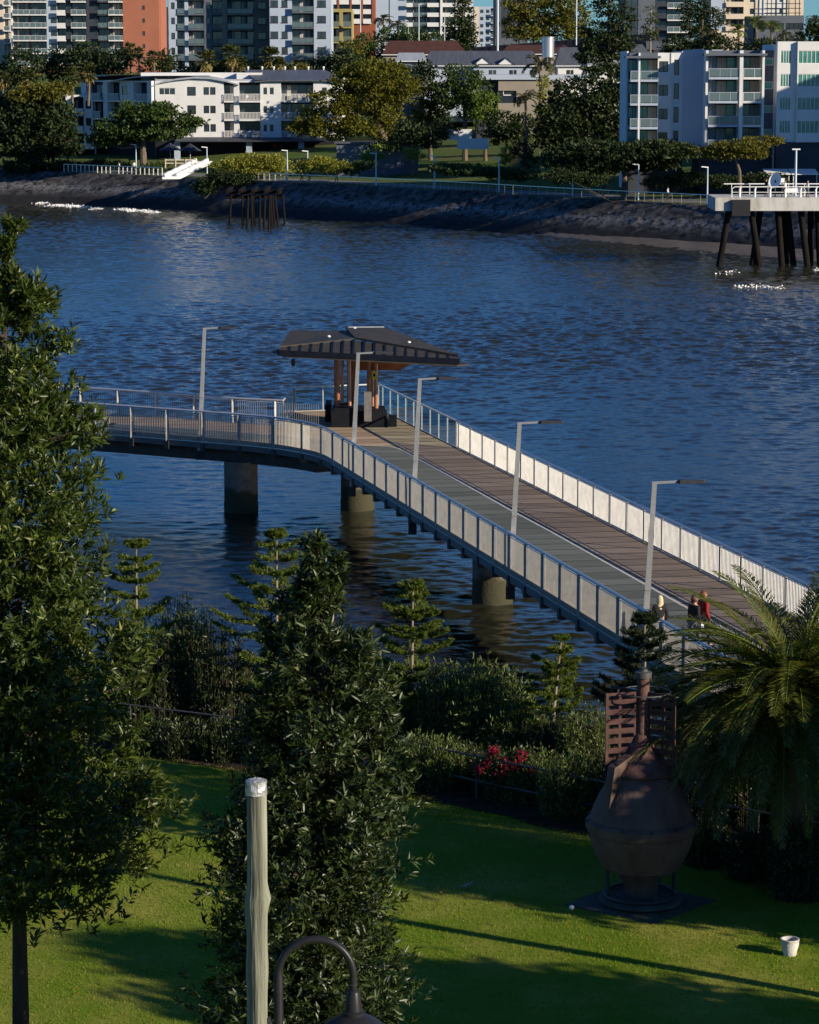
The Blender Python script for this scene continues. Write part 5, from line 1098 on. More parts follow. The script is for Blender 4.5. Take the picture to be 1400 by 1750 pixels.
prom_rail(-52, -36, 'white posted railing at the left end of the far promenade', .68, .12, 'white_paint')
prom_rail(-22, 45, 'long thin railing along the far promenade in shade', 1.0, .05, 'pole_metal')
prom_rail(-26, -17, 'short railing between the dark shrub and the hedge', .8, .06, 'white_paint', d=9.5)
def promY(px, d=11):
    y = 400
    for _ in range(6): y = bankY(PY(px, 300, y).x)+d/.7
    return y
lampf = E('promenade_lamp', (0, 0, 0), 'x', 'lamp post', 'lamp posts along the far promenade')
mb = MB(); mb.tube([(0, 0, -.3), (0, 0, 4.25)], [.11, .085], 10); mb.build('pole', 'white_steel', lampf, True)
mb = MB(); mb.beam((.08, 0, 4.22), (-.75, -.12, 4.3), .2, .12); mb.build('lamp_head', 'white_paint', lampf)
first = True
for px, pyb, lb in [(233, 305, 'sunlit promenade lamp beside the white ramp'), (354, 300, 'promenade lamp in front of the ramp end'), (491, 304, 'sunlit promenade lamp between the two hedges'), (526, 305, 'thin promenade lamp right of the sunlit one by the hedges'), (643, 314, 'promenade lamp below the golden tree'), (743, 317, 'promenade lamp in the middle of the park'), (853, 321, 'promenade lamp left of the red shrub'), (979, 328, 'promenade lamp without a visible head under the fig'), (1091, 332, 'promenade lamp under the broad umbrella tree'), (1209, 330, 'promenade lamp left of the olive umbrella tree'), ]:
    q = PZ(px, pyb, 4.2); o = lampf if first else dup(lampf, (0, 0, 0)); first = False
    y_ = promY(px, 9.3); o.location = (q.x, y_, 4.25); o['label'] = lb
    y = o.location.y; o.location.x = PY(px, pyb, y).x
def far_person(px, py, Y, z, lb, top):
    q = PY(px, py, Y); person((q.x, Y, z), random.uniform(-2, 2), lb, top, 'cloth_dark', 'hair_brown', .05, 1.7, .2, group='people on the far bank', detail=False)
for px, lb, top in [(102, 'person in a white top near the left end of the far railing', 'cloth_white'), (204, 'person in white leaning at the far railing left of the lamp', 'cloth_white'), (230, 'person in white right beside the sunlit promenade lamp', 'cloth_white'), (516, 'person in dark clothes walking left of the thin promenade lamp', 'cloth_dark'), (529, 'person in navy right of the thin promenade lamp', 'cloth_blue'), (575, 'person in black sitting low near the hedge end', 'cloth_black'), (1142, 'person in a white shirt walking under the umbrella trees', 'cloth_white'), (1031, 'person in blue standing under the broad umbrella tree', 'cloth_blue')]:
    y = promY(px); far_person(px, 300, y, 4.3, lb, top)
# white ramp / gangway, umbrellas, benches
rp = E('white_ramp', (-31, 412, 4), 'white stepped ramp structure catching the sun beside the lamp', 'ramp')
a = PY(280, 303, 409); b = PY(336, 276, 418)
for off, w_ in ((0, .5), (1.6, .5)):
    mb = MB(); n = 5
    for i in range(n):
        p_ = a.lerp(b, i/n)+Vector((off, off*.4, 0)); q_ = a.lerp(b, (i+.9)/n)+Vector((off, off*.4, 0)); mb.beam(p_+Vector((0, 0, .2)), q_+Vector((0, 0, .3)), w_*.7, .42)
    mb.build('parapet', 'white_paint', rp)
mb = MB(); mb.slab([a+Vector((-.2, 0, .05)), a+Vector((2.2, .7, .05)), b+Vector((2.2, .7, .05)), b+Vector((-.2, 0, .05))], .3); mb.build('walkway', 'white_paint', rp)
for k, (px, py, lb) in enumerate([(291, 258, 'dark market umbrella left of a pair by the white wall'), (325, 259, 'dark market umbrella right of a pair by the white wall')]):
    q = PY(px, py-10, 446); um_ = E('market_umbrella', (q.x, 446, q.z-2.7), lb, 'umbrella', 'market umbrellas by the white building')
    mb = MB(); mb.add([(q.x, 446, q.z+.4)]+[(q.x+1.75*math.cos(i*math.pi/4), 446+1.75*math.sin(i*math.pi/4), q.z-.75) for i in range(8)], [[0, 1+i, 1+(i+1) % 8] for i in range(8)]); mb.build('canopy', 'wall_charcoal', um_)
    mb = MB(); mb.tube([(q.x, 446, q.z-2.9), (q.x, 446, q.z+.35)], .05, 6); mb.build('pole', 'frame_white', um_)
fb = E('timber_barrier', (-34, 415, 5), 'pale timber rail barrier above the white ramp', 'barrier'); a = PY(283, 274, 416); b = PY(335, 274, 416)
mb = MB(); mb.box(a.x, b.x, 416, 416.1, a.z, a.z+.14); mb.box(a.x, b.x, 416, 416.1, a.z-.45, a.z-.33); mb.build('rail', 'wall_cream', fb)
for i in range(4): x_ = a.x+(b.x-a.x)*i/3; mb = MB(); mb.box(x_-.07, x_+.07, 415.9, 415.995, a.z-1.1, a.z+.2); mb.build('post', 'wall_cream', fb)
# park path and picnic bench
mb = MB(); P_ = [(600, 293), (690, 300), (760, 309), (860, 314), (960, 318)]
def gp(px, py):
    Y = 380
    for _ in range(8): q = PY(px, py, Y); Y = Y+(q.z-float(fz(q.x, Y)))*9
    return Vector((q.x, Y, float(fz(q.x, Y))))
bq = gp(662, 294); be = E('park_bench', bq, 'small pale park bench in front of the hedge', 'bench')
mb = MB(); mb.box(bq.x-.8, bq.x+.8, bq.y, bq.y+.4, bq.z+.42, bq.z+.48); mb.build('seat', 'frame_white', be); mb = MB(); mb.box(bq.x-.8, bq.x+.8, bq.y+.42, bq.y+.47, bq.z+.5, bq.z+.9); mb.build('backrest', 'frame_white', be)
for s_ in (-.7, .7): mb = MB(); mb.box(bq.x+s_-.05, bq.x+s_+.05, bq.y+.02, bq.y+.4, bq.z, bq.z+.415); mb.build('leg', 'frame_white', be)
M('path_grey', (.20, .19, .18), .9, 0, (.15, .14, .135), .6)
xs = np.linspace(-70, 70, 120); ds = np.array([8.2, 10, 12.5, 14]); X, D_g = np.meshgrid(xs, ds); Yg = bankY(X)+D_g/.7; Zg = np.interp(D_g, [g[0] for g in GP], [g[1] for g in GP])+.03
T(grid('promenade_path', X, Yg, Zg, 'path_grey'), 'paved promenade along the far river wall', 'path', kind='structure')
# old jetty of bare piles ------------------------------------------------
M('pile_wood', (.008, .007, .007), .95, 0, (.016, .014, .013), 2, spec=.08, bump=.5, bscale=6, stretch=(1, 1, .2))
jt = E('old_jetty', (-20, 385, 0), 'ruined dark timber jetty on leaning piles', 'jetty'); rs_ = random.Random(4)
for px, pb, lean in [(391, 382, -4), (416, 384, 2), (421, 386, -3), (436, 384, 3), (444, 386, 0), (450, 388, -3), (465, 385, 2), (470, 383, 4), (478, 386, 8), (489, 380, 6), (431, 388, 1), (459, 390, -2)]:
    b = PZ(px, pb, 0); Y = b.y; t_ = PY(px-lean, 334, Y); mb = MB(); mb.tube([(b.x, Y, -2), (t_.x, Y, t_.z)], [.17, .14], 8); mb.build('pile', 'pile_wood', jt, True)
for py, y_ in ((328, 384), (336, 388)):
    a = PY(386, py, y_); b = PY(482, py, y_); mb = MB(); mb.beam(a, b, .5, .5); mb.build('crossbeam', 'pile_wood', jt)
mb = MB()
for i in range(0, 9, 2): px = 388+i*11; a = PY(px, 326, 381+rs_.uniform(-1, 1)); mb.box(a.x-.2, a.x+.2, 381, 391, a.z-.15, a.z+.1+rs_.uniform(0, .15))
mb.build('decking', 'pile_wood', jt)
# dock on the right -------------------------------------------------------
M('dock_white', (.52, .51, .48), .7, 0, (.30, .28, .25), .9, lo=.45, hi=.7, stretch=(1, 1, .25))
dk = E('river_dock', (38, 302, 0), 'white edged dock on raking dark piles with pipe railings', 'dock')
zt = PY(1300, 338, 300).z; a = PY(1221, 336, 301); b = PY(1262, 336, 299)
Lx = a.x; zb = zt-1.35
mb = MB(); mb.box(Lx, Lx+18, 299, 308, zt-1.3, zt); mb.build('deck', 'dock_white', dk)
mb = MB(); mb.box(Lx-.12, Lx+18, 298.7, 298.99, zt-1.25, zt+.1); mb.build('edge_beam', 'dock_white', dk)
q0_ = PY(1251, 350, 298.6); q1_ = PY(1282, 350, 298.6); mb = MB(); mb.box(q0_.x, q1_.x, 298.2, 298.69, zt-1.75, zt-.12); mb.build('fender', 'black_cap', dk)
for px0, px1, pb, y_ in [(1246, 1223, 442, 300), (1284, 1305, 447, 300), (1300, 1281, 445, 303), (1330, 1340, 452, 300), (1338, 1348, 448, 303), (1346, 1362, 452, 301), (1369, 1386, 455, 300), (1386, 1387, 452, 302), (1398, 1404, 455, 301), (1420, 1432, 452, 302)]:
    t_ = PY(px0, 352, y_); b_ = PY(px1, pb, y_); mb = MB(); mb.tube([(t_.x, y_, zb), (b_.x, y_, -2.5)], .33, 10); mb.build('pile', 'pile_wood', dk, True)
x_ = Lx+1.6
mb = MB(); z_ = zt+1.15
mb.tube([(Lx+1.6, 299.3, zt), (Lx+1.6, 299.3, zt+.95), (Lx+1.9, 299.3, z_), (Lx+16, 299.3, z_)], .06, 8); mb.tube([(Lx+1.6, 299.3, zt+.6), (Lx+16, 299.3, zt+.6)], .035, 6); mb.tube([(Lx+1.6, 307, zt+1.12), (Lx+18, 307, zt+1.12)], .06, 8); mb.build('handrail', 'white_paint', dk, True)
for i in range(9): xx = Lx+2.4+i*1.55; mb = MB(); mb.tube([(xx, 299.3, zt), (xx, 299.3, zt+.85), (xx+.12, 299.3, z_)], [.12, .1, .06], 8); mb.build('post', 'white_paint', dk, True)
for i in range(8): xx = Lx+2.4+i*1.9; mb = MB(); mb.tube([(xx, 307, zt), (xx, 307, zt+1.1)], .05, 6); mb.build('post', 'steel', dk, True)
sd = E('satellite_dish', (37, 303, zt), 'white round dish antenna standing on the dock', 'antenna'); q = PY(1324, 308, 303)
mb = MB(); ax_ = Vector((-.55, -.75, .35)).normalized(); u = ax_.cross(Vector((0, 0, 1))).normalized(); v_ = u.cross(ax_); ring = []
vs = [q-ax_*.28]
for rr, dz in ((.35, .22), (.7, .1), (.72, .08)):
    for i in range(20): an = i*math.pi/10; vs.append(q+u*math.cos(an)*rr+v_*math.sin(an)*rr*1.15-ax_*dz)
mb.add(vs, [[0, 1+i, 1+(i+1) % 20] for i in range(20)]+[[1+k*20+i, 1+k*20+(i+1) % 20, 21+k*20+(i+1) % 20, 21+k*20+i] for k in range(2) for i in range(20)]); mb.build('reflector', 'white_paint', sd, True)
mb = MB(); mb.tube([(q.x+.1, 303.2, zt), (q.x+.1, 303.2, q.z)], .07, 8); mb.build('mast', 'dark_steel', sd)
bx = E('equipment_box', (39, 303, zt), 'small white box on a post beside the dish', 'box'); q = PY(1337, 308, 303); mb = MB(); mb.box(q.x-.24, q.x+.24, 302.8, 303.1, q.z-.22, q.z+.22); mb.build('housing', 'white_paint', bx); mb = MB(); mb.tube([(q.x, 303, zt), (q.x, 303, q.z-.225)], .05, 8); mb.build('post', 'dark_steel', bx)
q = PY(1343, 322, 300.5); person((q.x, 300.8, zt), 1.2, 'person in a pale shirt standing at the dock railing', 'cloth_white', 'wall_cream' if False else 'cloth_grey', 'hair_brown', 0, 1.75, .1, group='people on the far bank', detail=False)
q = PY(1381, 322, 301); person((q.x, 301.2, zt), -1.2, 'person in white at the right end of the dock', 'cloth_white', 'cloth_grey', 'hair_brown', 0, 1.7, .1, group='people on the far bank', detail=False)
q = PY(1311, 318, 303); person((q.x, 303.5, zt), 2.2, 'person in black standing left of the dish on the dock', 'cloth_black', 'cloth_black', 'hair_brown', 0, 1.75, .1, group='people on the far bank', detail=False)
bn = E('dock_bench', (40, 301.5, zt), 'white slatted bench on the dock', 'bench'); q = PY(1360, 325, 301)
mb = MB(); mb.box(q.x-1.1, q.x+1.1, 301, 301.5, zt+.45, zt+.53); mb.build('seat', 'white_paint', bn); mb = MB(); mb.box(q.x-1.1, q.x+1.1, 301.55, 301.62, zt+.55, zt+.9); mb.build('backrest', 'white_paint', bn)
for s_ in (-.95, .95): mb = MB(); mb.box(q.x+s_-.05, q.x+s_+.05, 301.05, 301.5, zt, zt+.445); mb.build('leg', 'white_paint', bn)
dl = E('dock_lamp', (41, 304, zt), 'tall lamp with a flat double head on the dock', 'lamp post'); q = PY(1361, 256, 304); mb = MB(); mb.tube([(q.x, 304, zt), (q.x, 304, q.z)], [.14, .11], 10); mb.build('pole', 'white_steel', dl, True); mb = MB(); mb.box(q.x-.42, q.x+.42, 303.85, 304.15, q.z+.002, q.z+.13); mb.build('lamp_head', 'white_paint', dl)
# broken water and sun glitter, both built as white flakes -----------------------------------------------------------
M('glint_foam', (.85, .85, .85), .3, 0, spec=.8)
def glint_foam(pts, label, n, sx, sy, sz=.12):
    G = []; 
    for px, py in pts:
        q = PZ(px, py, 0); p = np.array([q.x, q.y, .02])+RS.normal(size=(n, 3))*[sx, sy, .0]; p[:, 2] = np.abs(RS.normal(size=n))*sz
        G.append(leafgeo(p, RS.normal(size=(n, 3))*[1, .6, .25], RS.uniform(.1, .34, n), RS.uniform(.08, .2, n), RS, .3))
    v, f = cat(G); T(npmesh('glint_foam', v, f, 'glint_foam'), label, 'glint_foam', kind='stuff')
glint_foam([(90, 352), (103, 351), (115, 352), (128, 353), (140, 354), (164, 357), (72, 348)], 'left patch of broken water and sun glitter in white flakes near the far wall', 150, .5, .9, .07)
glint_foam([(208, 358), (220, 359), (232, 361), (245, 361), (258, 363)], 'right patch of broken water and sun glitter in white flakes near the far wall', 170, .5, .9, .07)
glint_foam([(1240, 468), (1252, 465)], 'small sun glint in white flakes left under the dock', 14, .5, .7, .06); glint_foam([(1275, 491), (1295, 490), (1320, 492)], 'sun glitter patch in white flakes in front of the dock', 40, .7, 1.0, .06); glint_foam([(1398, 462)], 'sun glint in white flakes at the right edge by the dock', 30, .3, .8, .06)
# ================================================================= garden in the foreground
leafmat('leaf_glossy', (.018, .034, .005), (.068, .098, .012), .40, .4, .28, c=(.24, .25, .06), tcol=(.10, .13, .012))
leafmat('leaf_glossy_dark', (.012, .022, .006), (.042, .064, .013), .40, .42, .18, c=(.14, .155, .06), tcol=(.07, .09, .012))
leafmat('leaf_oleander', (.045, .075, .015), (.125, .17, .036), .45, .4, .28, c=(.2, .24, .07))
leafmat('leaf_norfolk', (.040, .065, .010), (.115, .155, .018), .5, .3, .25, c=(.16, .20, .03))
leafmat('leaf_norfolk_shade', (.014, .024, .010), (.032, .05, .016), .5, .3, .15)  # shaded copy of the norfolk green, for the pine behind the buoy
leafmat('leaf_phoenix', (.045, .058, .009), (.125, .14, .018), .42, .45, .36, c=(.26, .25, .045), tcol=(.22, .22, .02))
leafmat('flower_pink', (.22, .006, .03), (.36, .014, .06), .6, .2, .35, tcol=(.7, .05, .1))
leafmat('leaf_orange', (.30, .10, .03), (.42, .18, .06), .6, .2, .3)
def broadleaf(name, label, Y, spine, prof, mat, nb, per, L, W, seed, trunk_r, base_z=4.0, open_=.35):
    """spine (py -> px of the axis), prof (py -> half width in px); leaves in rosettes along upturned twigs"""
    rs = np.random.RandomState(seed); k = Y/5000.
    ys = np.array([p[0] for p in prof], float); hw = np.array([p[1] for p in prof], float)
    fine = np.linspace(ys[0], ys[-1], 400); hf = np.interp(fine, ys, hw); cw = np.cumsum(hf+6); cw /= cw[-1]
    py = np.interp(rs.rand(nb), cw, fine); h = np.interp(py, ys, hw)*k*.87; ax_ = np.interp(py, [s_[0] for s_ in spine], [s_[1] for s_ in spine])
    ang = rs.uniform(0, 2*math.pi, nb)
    lump = 1+.22*np.sin(ang*3+py*.035)+.24*np.sin(ang*2-py*.085+1.3)+.18*np.sin(ang*5+py*.14)
    r = h*np.where(rs.rand(nb) < open_, rs.uniform(.25, .8, nb), rs.uniform(.78, 1.03, nb))*np.clip(lump, .5, 1.22)
    cx = np.array([PY(a, b, Y).x for a, b in zip(ax_, py)]); cz = np.array([PY(a, b, Y).z for a, b in zip(ax_, py)])
    bc = np.stack([cx+r*np.cos(ang), Y+r*np.sin(ang), cz], 1); out = np.stack([np.cos(ang), np.sin(ang), np.zeros(nb)], 1)
    steep = np.clip(1-h/h.max(), 0, 1)[:, None]
    tdir = nrm(out*(1-.6*steep)+np.array([0, 0, .55])+np.array([0, 0, 1.3])*steep**2+rs.normal(size=(nb, 3))*.25)
    n = nb*per; bi = np.repeat(np.arange(nb), per)
    tw = bc[bi]+rs.normal(size=(n, 3))*np.array([.155, .155, .13])*np.clip(h[bi, None]/.8, .35, 1.3); td = nrm(tdir[bi]+rs.normal(size=(n, 3))*.35)
    q = 9; m = n*q; ti = np.repeat(np.arange(n), q); t_ = td[ti]; s0 = nrm(np.cross(t_, rs.normal(size=(m, 3)))); sp = rs.uniform(.35, 1.25, (m, 1))
    al = nrm(t_*np.cos(sp)+s0*np.sin(sp)+np.array([0, 0, -.06])); pos = tw[ti]+t_*rs.uniform(-.10, .12, (m, 1))
    v, f = leafgeo(pos, al, L*rs.uniform(.6, 1.15, m), W*rs.uniform(.75, 1.2, m), rs, .18, up=np.cross(al, t_)*0+t_+rs.normal(size=(m, 3))*.3)
    b = PY(spine[-1][1], spine[-1][0], Y); B = E(name, (b.x, Y, base_z), label, 'tree', None)
    npmesh('crown', v, f, mat, B)
    mb = MB(); pts = [Vector((b.x, Y, base_z-.3))]+[PY(p[1], p[0], Y) for p in spine[::-1]]; m_ = len(pts)
    mb.tube(pts, [trunk_r*(1-.86*i/(m_-1))*(1+.06*math.sin(i*2.7)) for i in range(m_)], 12)
    for i in rs.permutation(nb)[:min(nb, 150)]:
        e_ = Vector(bc[i]); lo = PY(ax_[i], min(py[i]+rs.uniform(20, 60), spine[-1][0]), Y); mb.tube([lo, lo.lerp(e_, .5)+Vector((0, 0, -.08)), e_], [.045, .03, .012], 5, False)
    tk = mb.build('trunk', 'bark_dark', B, True)
    return B, (bc, tdir)
broadleaf('broadleaf_tree', 'tall glossy leaved tree with bare trunk at the left edge of the lawn', 47.0,
    [(388, 16), (600, 6), (1000, 2), (1400, 22), (1560, 33), (1780, 36)],
    [(390, 8), (420, 14), (470, 30), (500, 62), (540, 78), (575, 86), (610, 108), (680, 118), (715, 132), (750, 150), (800, 178), (840, 180), (900, 182), (960, 200), (1010, 188), (1080, 226), (1140, 226), (1200, 236), (1260, 236), (1310, 262), (1380, 272), (1420, 268), (1465, 240), (1505, 195), (1540, 150), (1556, 70)],
    'leaf_glossy', 620, 13, .20, .052, 1, .17)
broadleaf('broadleaf_tree', 'dense dark glossy tree behind the timber post in the middle of the lawn', 43.0,
    [(912, 543), (960, 545), (1060, 540), (1200, 548), (1400, 528), (1600, 520), (1830, 515)],
    [(913, 5), (940, 12), (958, 34), (985, 42), (1010, 48), (1040, 62), (1070, 70), (1100, 88), (1150, 98), (1200, 104), (1250, 112), (1300, 126), (1350, 138), (1380, 150), (1410, 146), (1460, 142), (1500, 158), (1530, 168), (1560, 142), (1600, 138), (1640, 160), (1680, 172), (1740, 172), (1790, 130)],
    'leaf_glossy_dark', 500, 13, .175, .046, 2, .13)
def bush(label, Y, px, ytop, ybot, hw, mat, nst, L, W, seed, upright=.9, group='bushes along the riverside fence', name='oleander_bush'):
    """shrub of upright leafy stems"""
    rs = np.random.RandomState(seed); k = Y/5000.; c = PY(px, ybot, Y); zt = PY(px, ytop, Y).z; H = zt-c.z; B = E(name, (c.x, Y, c.z), label, 'bush', group)
    G = []; mb = MB()
    for i in range(nst):
        a = rs.uniform(0, 6.28); rr = math.sqrt(rs.rand()); bx = np.array([c.x+.8*hw*k*rr*math.cos(a), Y+.6*hw*k*rr*math.sin(a), c.z])
        tx = np.array([c.x+hw*k*rr*math.cos(a)*1.0, Y+.8*hw*k*rr*math.sin(a), c.z+H*rs.uniform(.55, 1.02)*(1-.28*rr*rr)]); n = 46
        t = rs.uniform(.03, 1, n)**.8; mid = (bx+tx)/2+np.array([0, 0, H*.08]); P = (1-t)[:, None]**2*bx+2*(t*(1-t))[:, None]*mid+(t**2)[:, None]*tx
        P = P+rs.normal(size=(n, 3))*.05; d = nrm(tx-mid); ax = nrm(d*upright+rs.normal(size=(n, 3))*.55)
        G.append(leafgeo(P, ax, L*rs.uniform(.6, 1.15, n), W*rs.uniform(.8, 1.2, n), rs, .15)); mb.tube([bx, mid, tx], [.018, .013, .005], 4, False)
    v, f = cat(G); npmesh('foliage', v, f, mat, B); mb.build('stems', 'bark_dark', B)
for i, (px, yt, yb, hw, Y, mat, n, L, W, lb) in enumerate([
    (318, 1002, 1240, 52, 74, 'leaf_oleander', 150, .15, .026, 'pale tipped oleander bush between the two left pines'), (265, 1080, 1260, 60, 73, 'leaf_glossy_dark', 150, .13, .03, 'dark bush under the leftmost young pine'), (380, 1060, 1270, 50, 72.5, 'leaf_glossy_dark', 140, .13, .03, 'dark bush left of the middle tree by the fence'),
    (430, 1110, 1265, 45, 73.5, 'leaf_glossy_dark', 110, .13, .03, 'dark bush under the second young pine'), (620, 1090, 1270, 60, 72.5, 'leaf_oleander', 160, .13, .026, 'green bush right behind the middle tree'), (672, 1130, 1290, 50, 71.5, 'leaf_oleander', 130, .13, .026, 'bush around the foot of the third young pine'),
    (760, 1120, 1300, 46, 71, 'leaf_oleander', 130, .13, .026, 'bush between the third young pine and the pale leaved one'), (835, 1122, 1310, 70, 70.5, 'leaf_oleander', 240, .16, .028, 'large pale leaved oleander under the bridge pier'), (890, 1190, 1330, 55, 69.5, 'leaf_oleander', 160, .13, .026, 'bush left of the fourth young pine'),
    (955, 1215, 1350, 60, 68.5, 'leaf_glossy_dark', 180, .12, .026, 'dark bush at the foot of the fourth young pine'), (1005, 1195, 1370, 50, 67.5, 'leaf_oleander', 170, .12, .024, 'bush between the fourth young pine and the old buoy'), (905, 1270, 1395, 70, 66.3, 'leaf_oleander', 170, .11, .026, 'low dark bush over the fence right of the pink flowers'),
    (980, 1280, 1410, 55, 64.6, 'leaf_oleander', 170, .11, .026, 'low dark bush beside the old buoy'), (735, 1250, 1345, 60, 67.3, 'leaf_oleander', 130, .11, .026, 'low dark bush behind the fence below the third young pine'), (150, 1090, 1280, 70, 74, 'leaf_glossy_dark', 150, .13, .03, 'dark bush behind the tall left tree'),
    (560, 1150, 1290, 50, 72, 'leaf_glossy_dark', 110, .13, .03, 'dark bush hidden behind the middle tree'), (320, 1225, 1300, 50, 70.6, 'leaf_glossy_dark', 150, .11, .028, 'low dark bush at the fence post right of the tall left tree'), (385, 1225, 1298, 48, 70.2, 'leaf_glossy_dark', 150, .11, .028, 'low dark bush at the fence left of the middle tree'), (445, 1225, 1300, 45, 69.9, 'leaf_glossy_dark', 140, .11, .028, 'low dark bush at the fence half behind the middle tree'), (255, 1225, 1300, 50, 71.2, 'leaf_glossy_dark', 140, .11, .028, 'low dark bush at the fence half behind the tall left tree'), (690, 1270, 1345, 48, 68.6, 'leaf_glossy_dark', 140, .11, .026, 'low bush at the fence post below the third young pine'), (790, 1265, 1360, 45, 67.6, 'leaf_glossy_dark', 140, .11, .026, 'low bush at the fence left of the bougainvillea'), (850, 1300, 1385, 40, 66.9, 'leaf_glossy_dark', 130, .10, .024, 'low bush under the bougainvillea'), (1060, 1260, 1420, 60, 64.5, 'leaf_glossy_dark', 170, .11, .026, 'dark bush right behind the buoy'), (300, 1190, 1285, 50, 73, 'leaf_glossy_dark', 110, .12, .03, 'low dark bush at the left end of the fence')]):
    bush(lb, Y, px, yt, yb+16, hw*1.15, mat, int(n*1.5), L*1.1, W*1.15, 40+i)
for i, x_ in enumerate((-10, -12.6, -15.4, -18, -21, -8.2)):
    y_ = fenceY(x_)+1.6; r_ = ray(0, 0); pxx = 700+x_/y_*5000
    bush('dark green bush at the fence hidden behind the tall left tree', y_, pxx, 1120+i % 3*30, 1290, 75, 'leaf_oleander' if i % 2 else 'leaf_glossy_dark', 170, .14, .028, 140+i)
# planting bed along the fence
M('bed_soil', (.022, .017, .012), .95, 0, (.05, .038, .026), 3, bump=.6, bscale=20, spec=.05)
xs = np.arange(-26, 14, .25); us = np.linspace(0, 1, 12); X, Uu = np.meshgrid(xs, us); e0 = fenceY(X)-1.05+.3*fbm(X, X*0, 8, 3, 1.6); Yb = e0+Uu*(fenceY(X)+1.2-e0)
T(grid('planting_bed', X, Yb, np.interp(Yb-fenceY(X), [-14, -4, .6, 3], [4, 4, 3.95, 3])+fbm(X, Yb, 3, 3, .25)*.05+.02+.03*np.sin(np.pi*Uu), 'bed_soil'), 'dark mulched planting bed under the fence', 'ground', kind='structure')
# bougainvillea
def flowers(label, Y, spots, n, seed):
    rs = np.random.RandomState(seed); G = []; c = PY(spots[0][0], spots[0][1], Y); B = E('flowering_bush', (c.x, Y, 3.4), label, 'flowers', 'pink flowers along the fence')
    H = []
    for px, py, r in spots:
        q = PY(px, py, Y); m = int(n*r); p = np.array(q)+rs.normal(size=(m, 3))*r*Y/5000.*.5; G.append(leafgeo(p, rs.normal(size=(m, 3)), .075, .06, rs, .2))
        m2 = m*3; p = np.array(q)+rs.normal(size=(m2, 3))*r*Y/5000.*.9+[0, .1, -.05]; H.append(leafgeo(p, rs.normal(size=(m2, 3)), .08, .045, rs, .2))
    v, f = cat(G); npmesh('blossom', v, f, 'flower_pink', B); v, f = cat(H); npmesh('foliage', v, f, 'leaf_glossy_dark', B)
    mb = MB()
    for px, py, r in spots: mb.tube([(c.x, Y+.1, 3.3), PY(px, py, Y)+Vector((0, .05, 0))], [.02, .008], 5)
    mb.build('stems', 'bark_dark', B)
flowers('cluster of pink bougainvillea hanging over the fence', 65.8, [(866, 1312, 16), (832, 1304, 9), (850, 1322, 10), (884, 1308, 8), (890, 1292, 9), (845, 1285, 9), (905, 1318, 8), (820, 1316, 7)], 8, 3)
flowers('single pink bloom left of the bougainvillea cluster', 68.2, [(750, 1297, 5)], 7, 4)
# young norfolk pines
def norfolk(label, Y, px, ytop, ybase, whorls, mat, seed, lean=0, fuzz=1.35):
    rs = np.random.RandomState(seed); k = Y/5000.; b = PY(px+lean, ybase, Y); B = E('norfolk_pine', (b.x, Y, b.z), label, 'pine', 'young norfolk pines along the river edge'); G = []; mb = MB(); m2 = MB()
    axis = lambda y: PY(px+lean*(y-ytop)/(ybase-ytop), y, Y)
    mb.tube([Vector((b.x, Y, b.z-.5)), axis((ybase+ytop)/2), axis(ytop)], [.075, .045, .014], 8); mb.build('trunk', 'bark_pale', B, True)
    for wi, (y, hw) in enumerate(whorls):
        c = np.array(axis(y)); nbk = rs.randint(5, 7); a0 = rs.uniform(0, 6.28)
        for j in range(nbk):
            if rs.rand() < .12: continue
            a = a0+j*6.283/nbk+rs.uniform(-.25, .25); Lb = hw*k*rs.uniform(.68, 1.12); o = np.array([math.cos(a), math.sin(a), 0]); up = .28 if hw < 30 else .10
            t = np.linspace(0, 1, 9); P = c+o*(t*Lb)[:, None]+np.array([0, 0, 1])*((up*t-.22*t*(1-t)+.16*t**3)*Lb)[:, None]; m2.tube([tuple(q) for q in P], [.016*(1-.7*x_) for x_ in t], 4, False)
            nb = int(14+Lb*34); tt = rs.uniform(.18, 1, nb); Pb = np.stack([np.interp(tt, t, P[:, i]) for i in range(3)], 1); sg = rs.choice([-1, 1], nb)[:, None]; sd = np.array([-o[1], o[0], 0])
            bd = nrm(o*.75+sd*sg*rs.uniform(.3, .9, (nb, 1))+np.array([0, 0, .42])+rs.normal(size=(nb, 3))*.12); bl = (.10+.17*np.sin(np.pi*np.clip(tt, .1, .95)))*min(1, .45+Lb*.6)
            q = int(15*fuzz); s_ = np.tile(np.linspace(.02, 1, q), nb)[:, None]; Pn = np.repeat(Pb, q, 0)+np.repeat(bd*bl[:, None], q, 0)*s_; dn = np.repeat(bd, q, 0)
            rd = nrm(np.cross(dn, rs.normal(size=dn.shape))); G.append(leafgeo(Pn, dn*.7+rd*.8+np.array([0, 0, .15]), .085*rs.uniform(.7, 1.1, len(Pn)), .024, rs, .1))
    m2.build('branches', 'bark', B); v, f = cat(G); npmesh('needles', v, f, mat, B)
norfolk('young norfolk pine nearest the tall left tree', 73.5, 233, 926, 1290, [(930, 10), (936, 20), (957, 32), (975, 42), (994, 52), (1020, 58), (1050, 66), (1085, 72), (1120, 78), (1160, 80)], 'leaf_norfolk', 61)
norfolk('young norfolk pine with lit tips left of the middle tree', 72.5, 473, 910, 1290, [(913, 10), (920, 18), (935, 32), (958, 42), (982, 58), (1008, 80), (1040, 95), (1065, 104), (1090, 108), (1130, 100), (1170, 90)], 'leaf_norfolk', 62)
norfolk('young norfolk pine in front of the water with a bare pale trunk', 71.8, 706, 997, 1310, [(1000, 12), (1008, 20), (1022, 30), (1045, 44), (1056, 50), (1076, 52), (1087, 66), (1112, 74), (1142, 68), (1160, 76), (1190, 62), (1215, 50)], 'leaf_norfolk', 63, lean=-4)
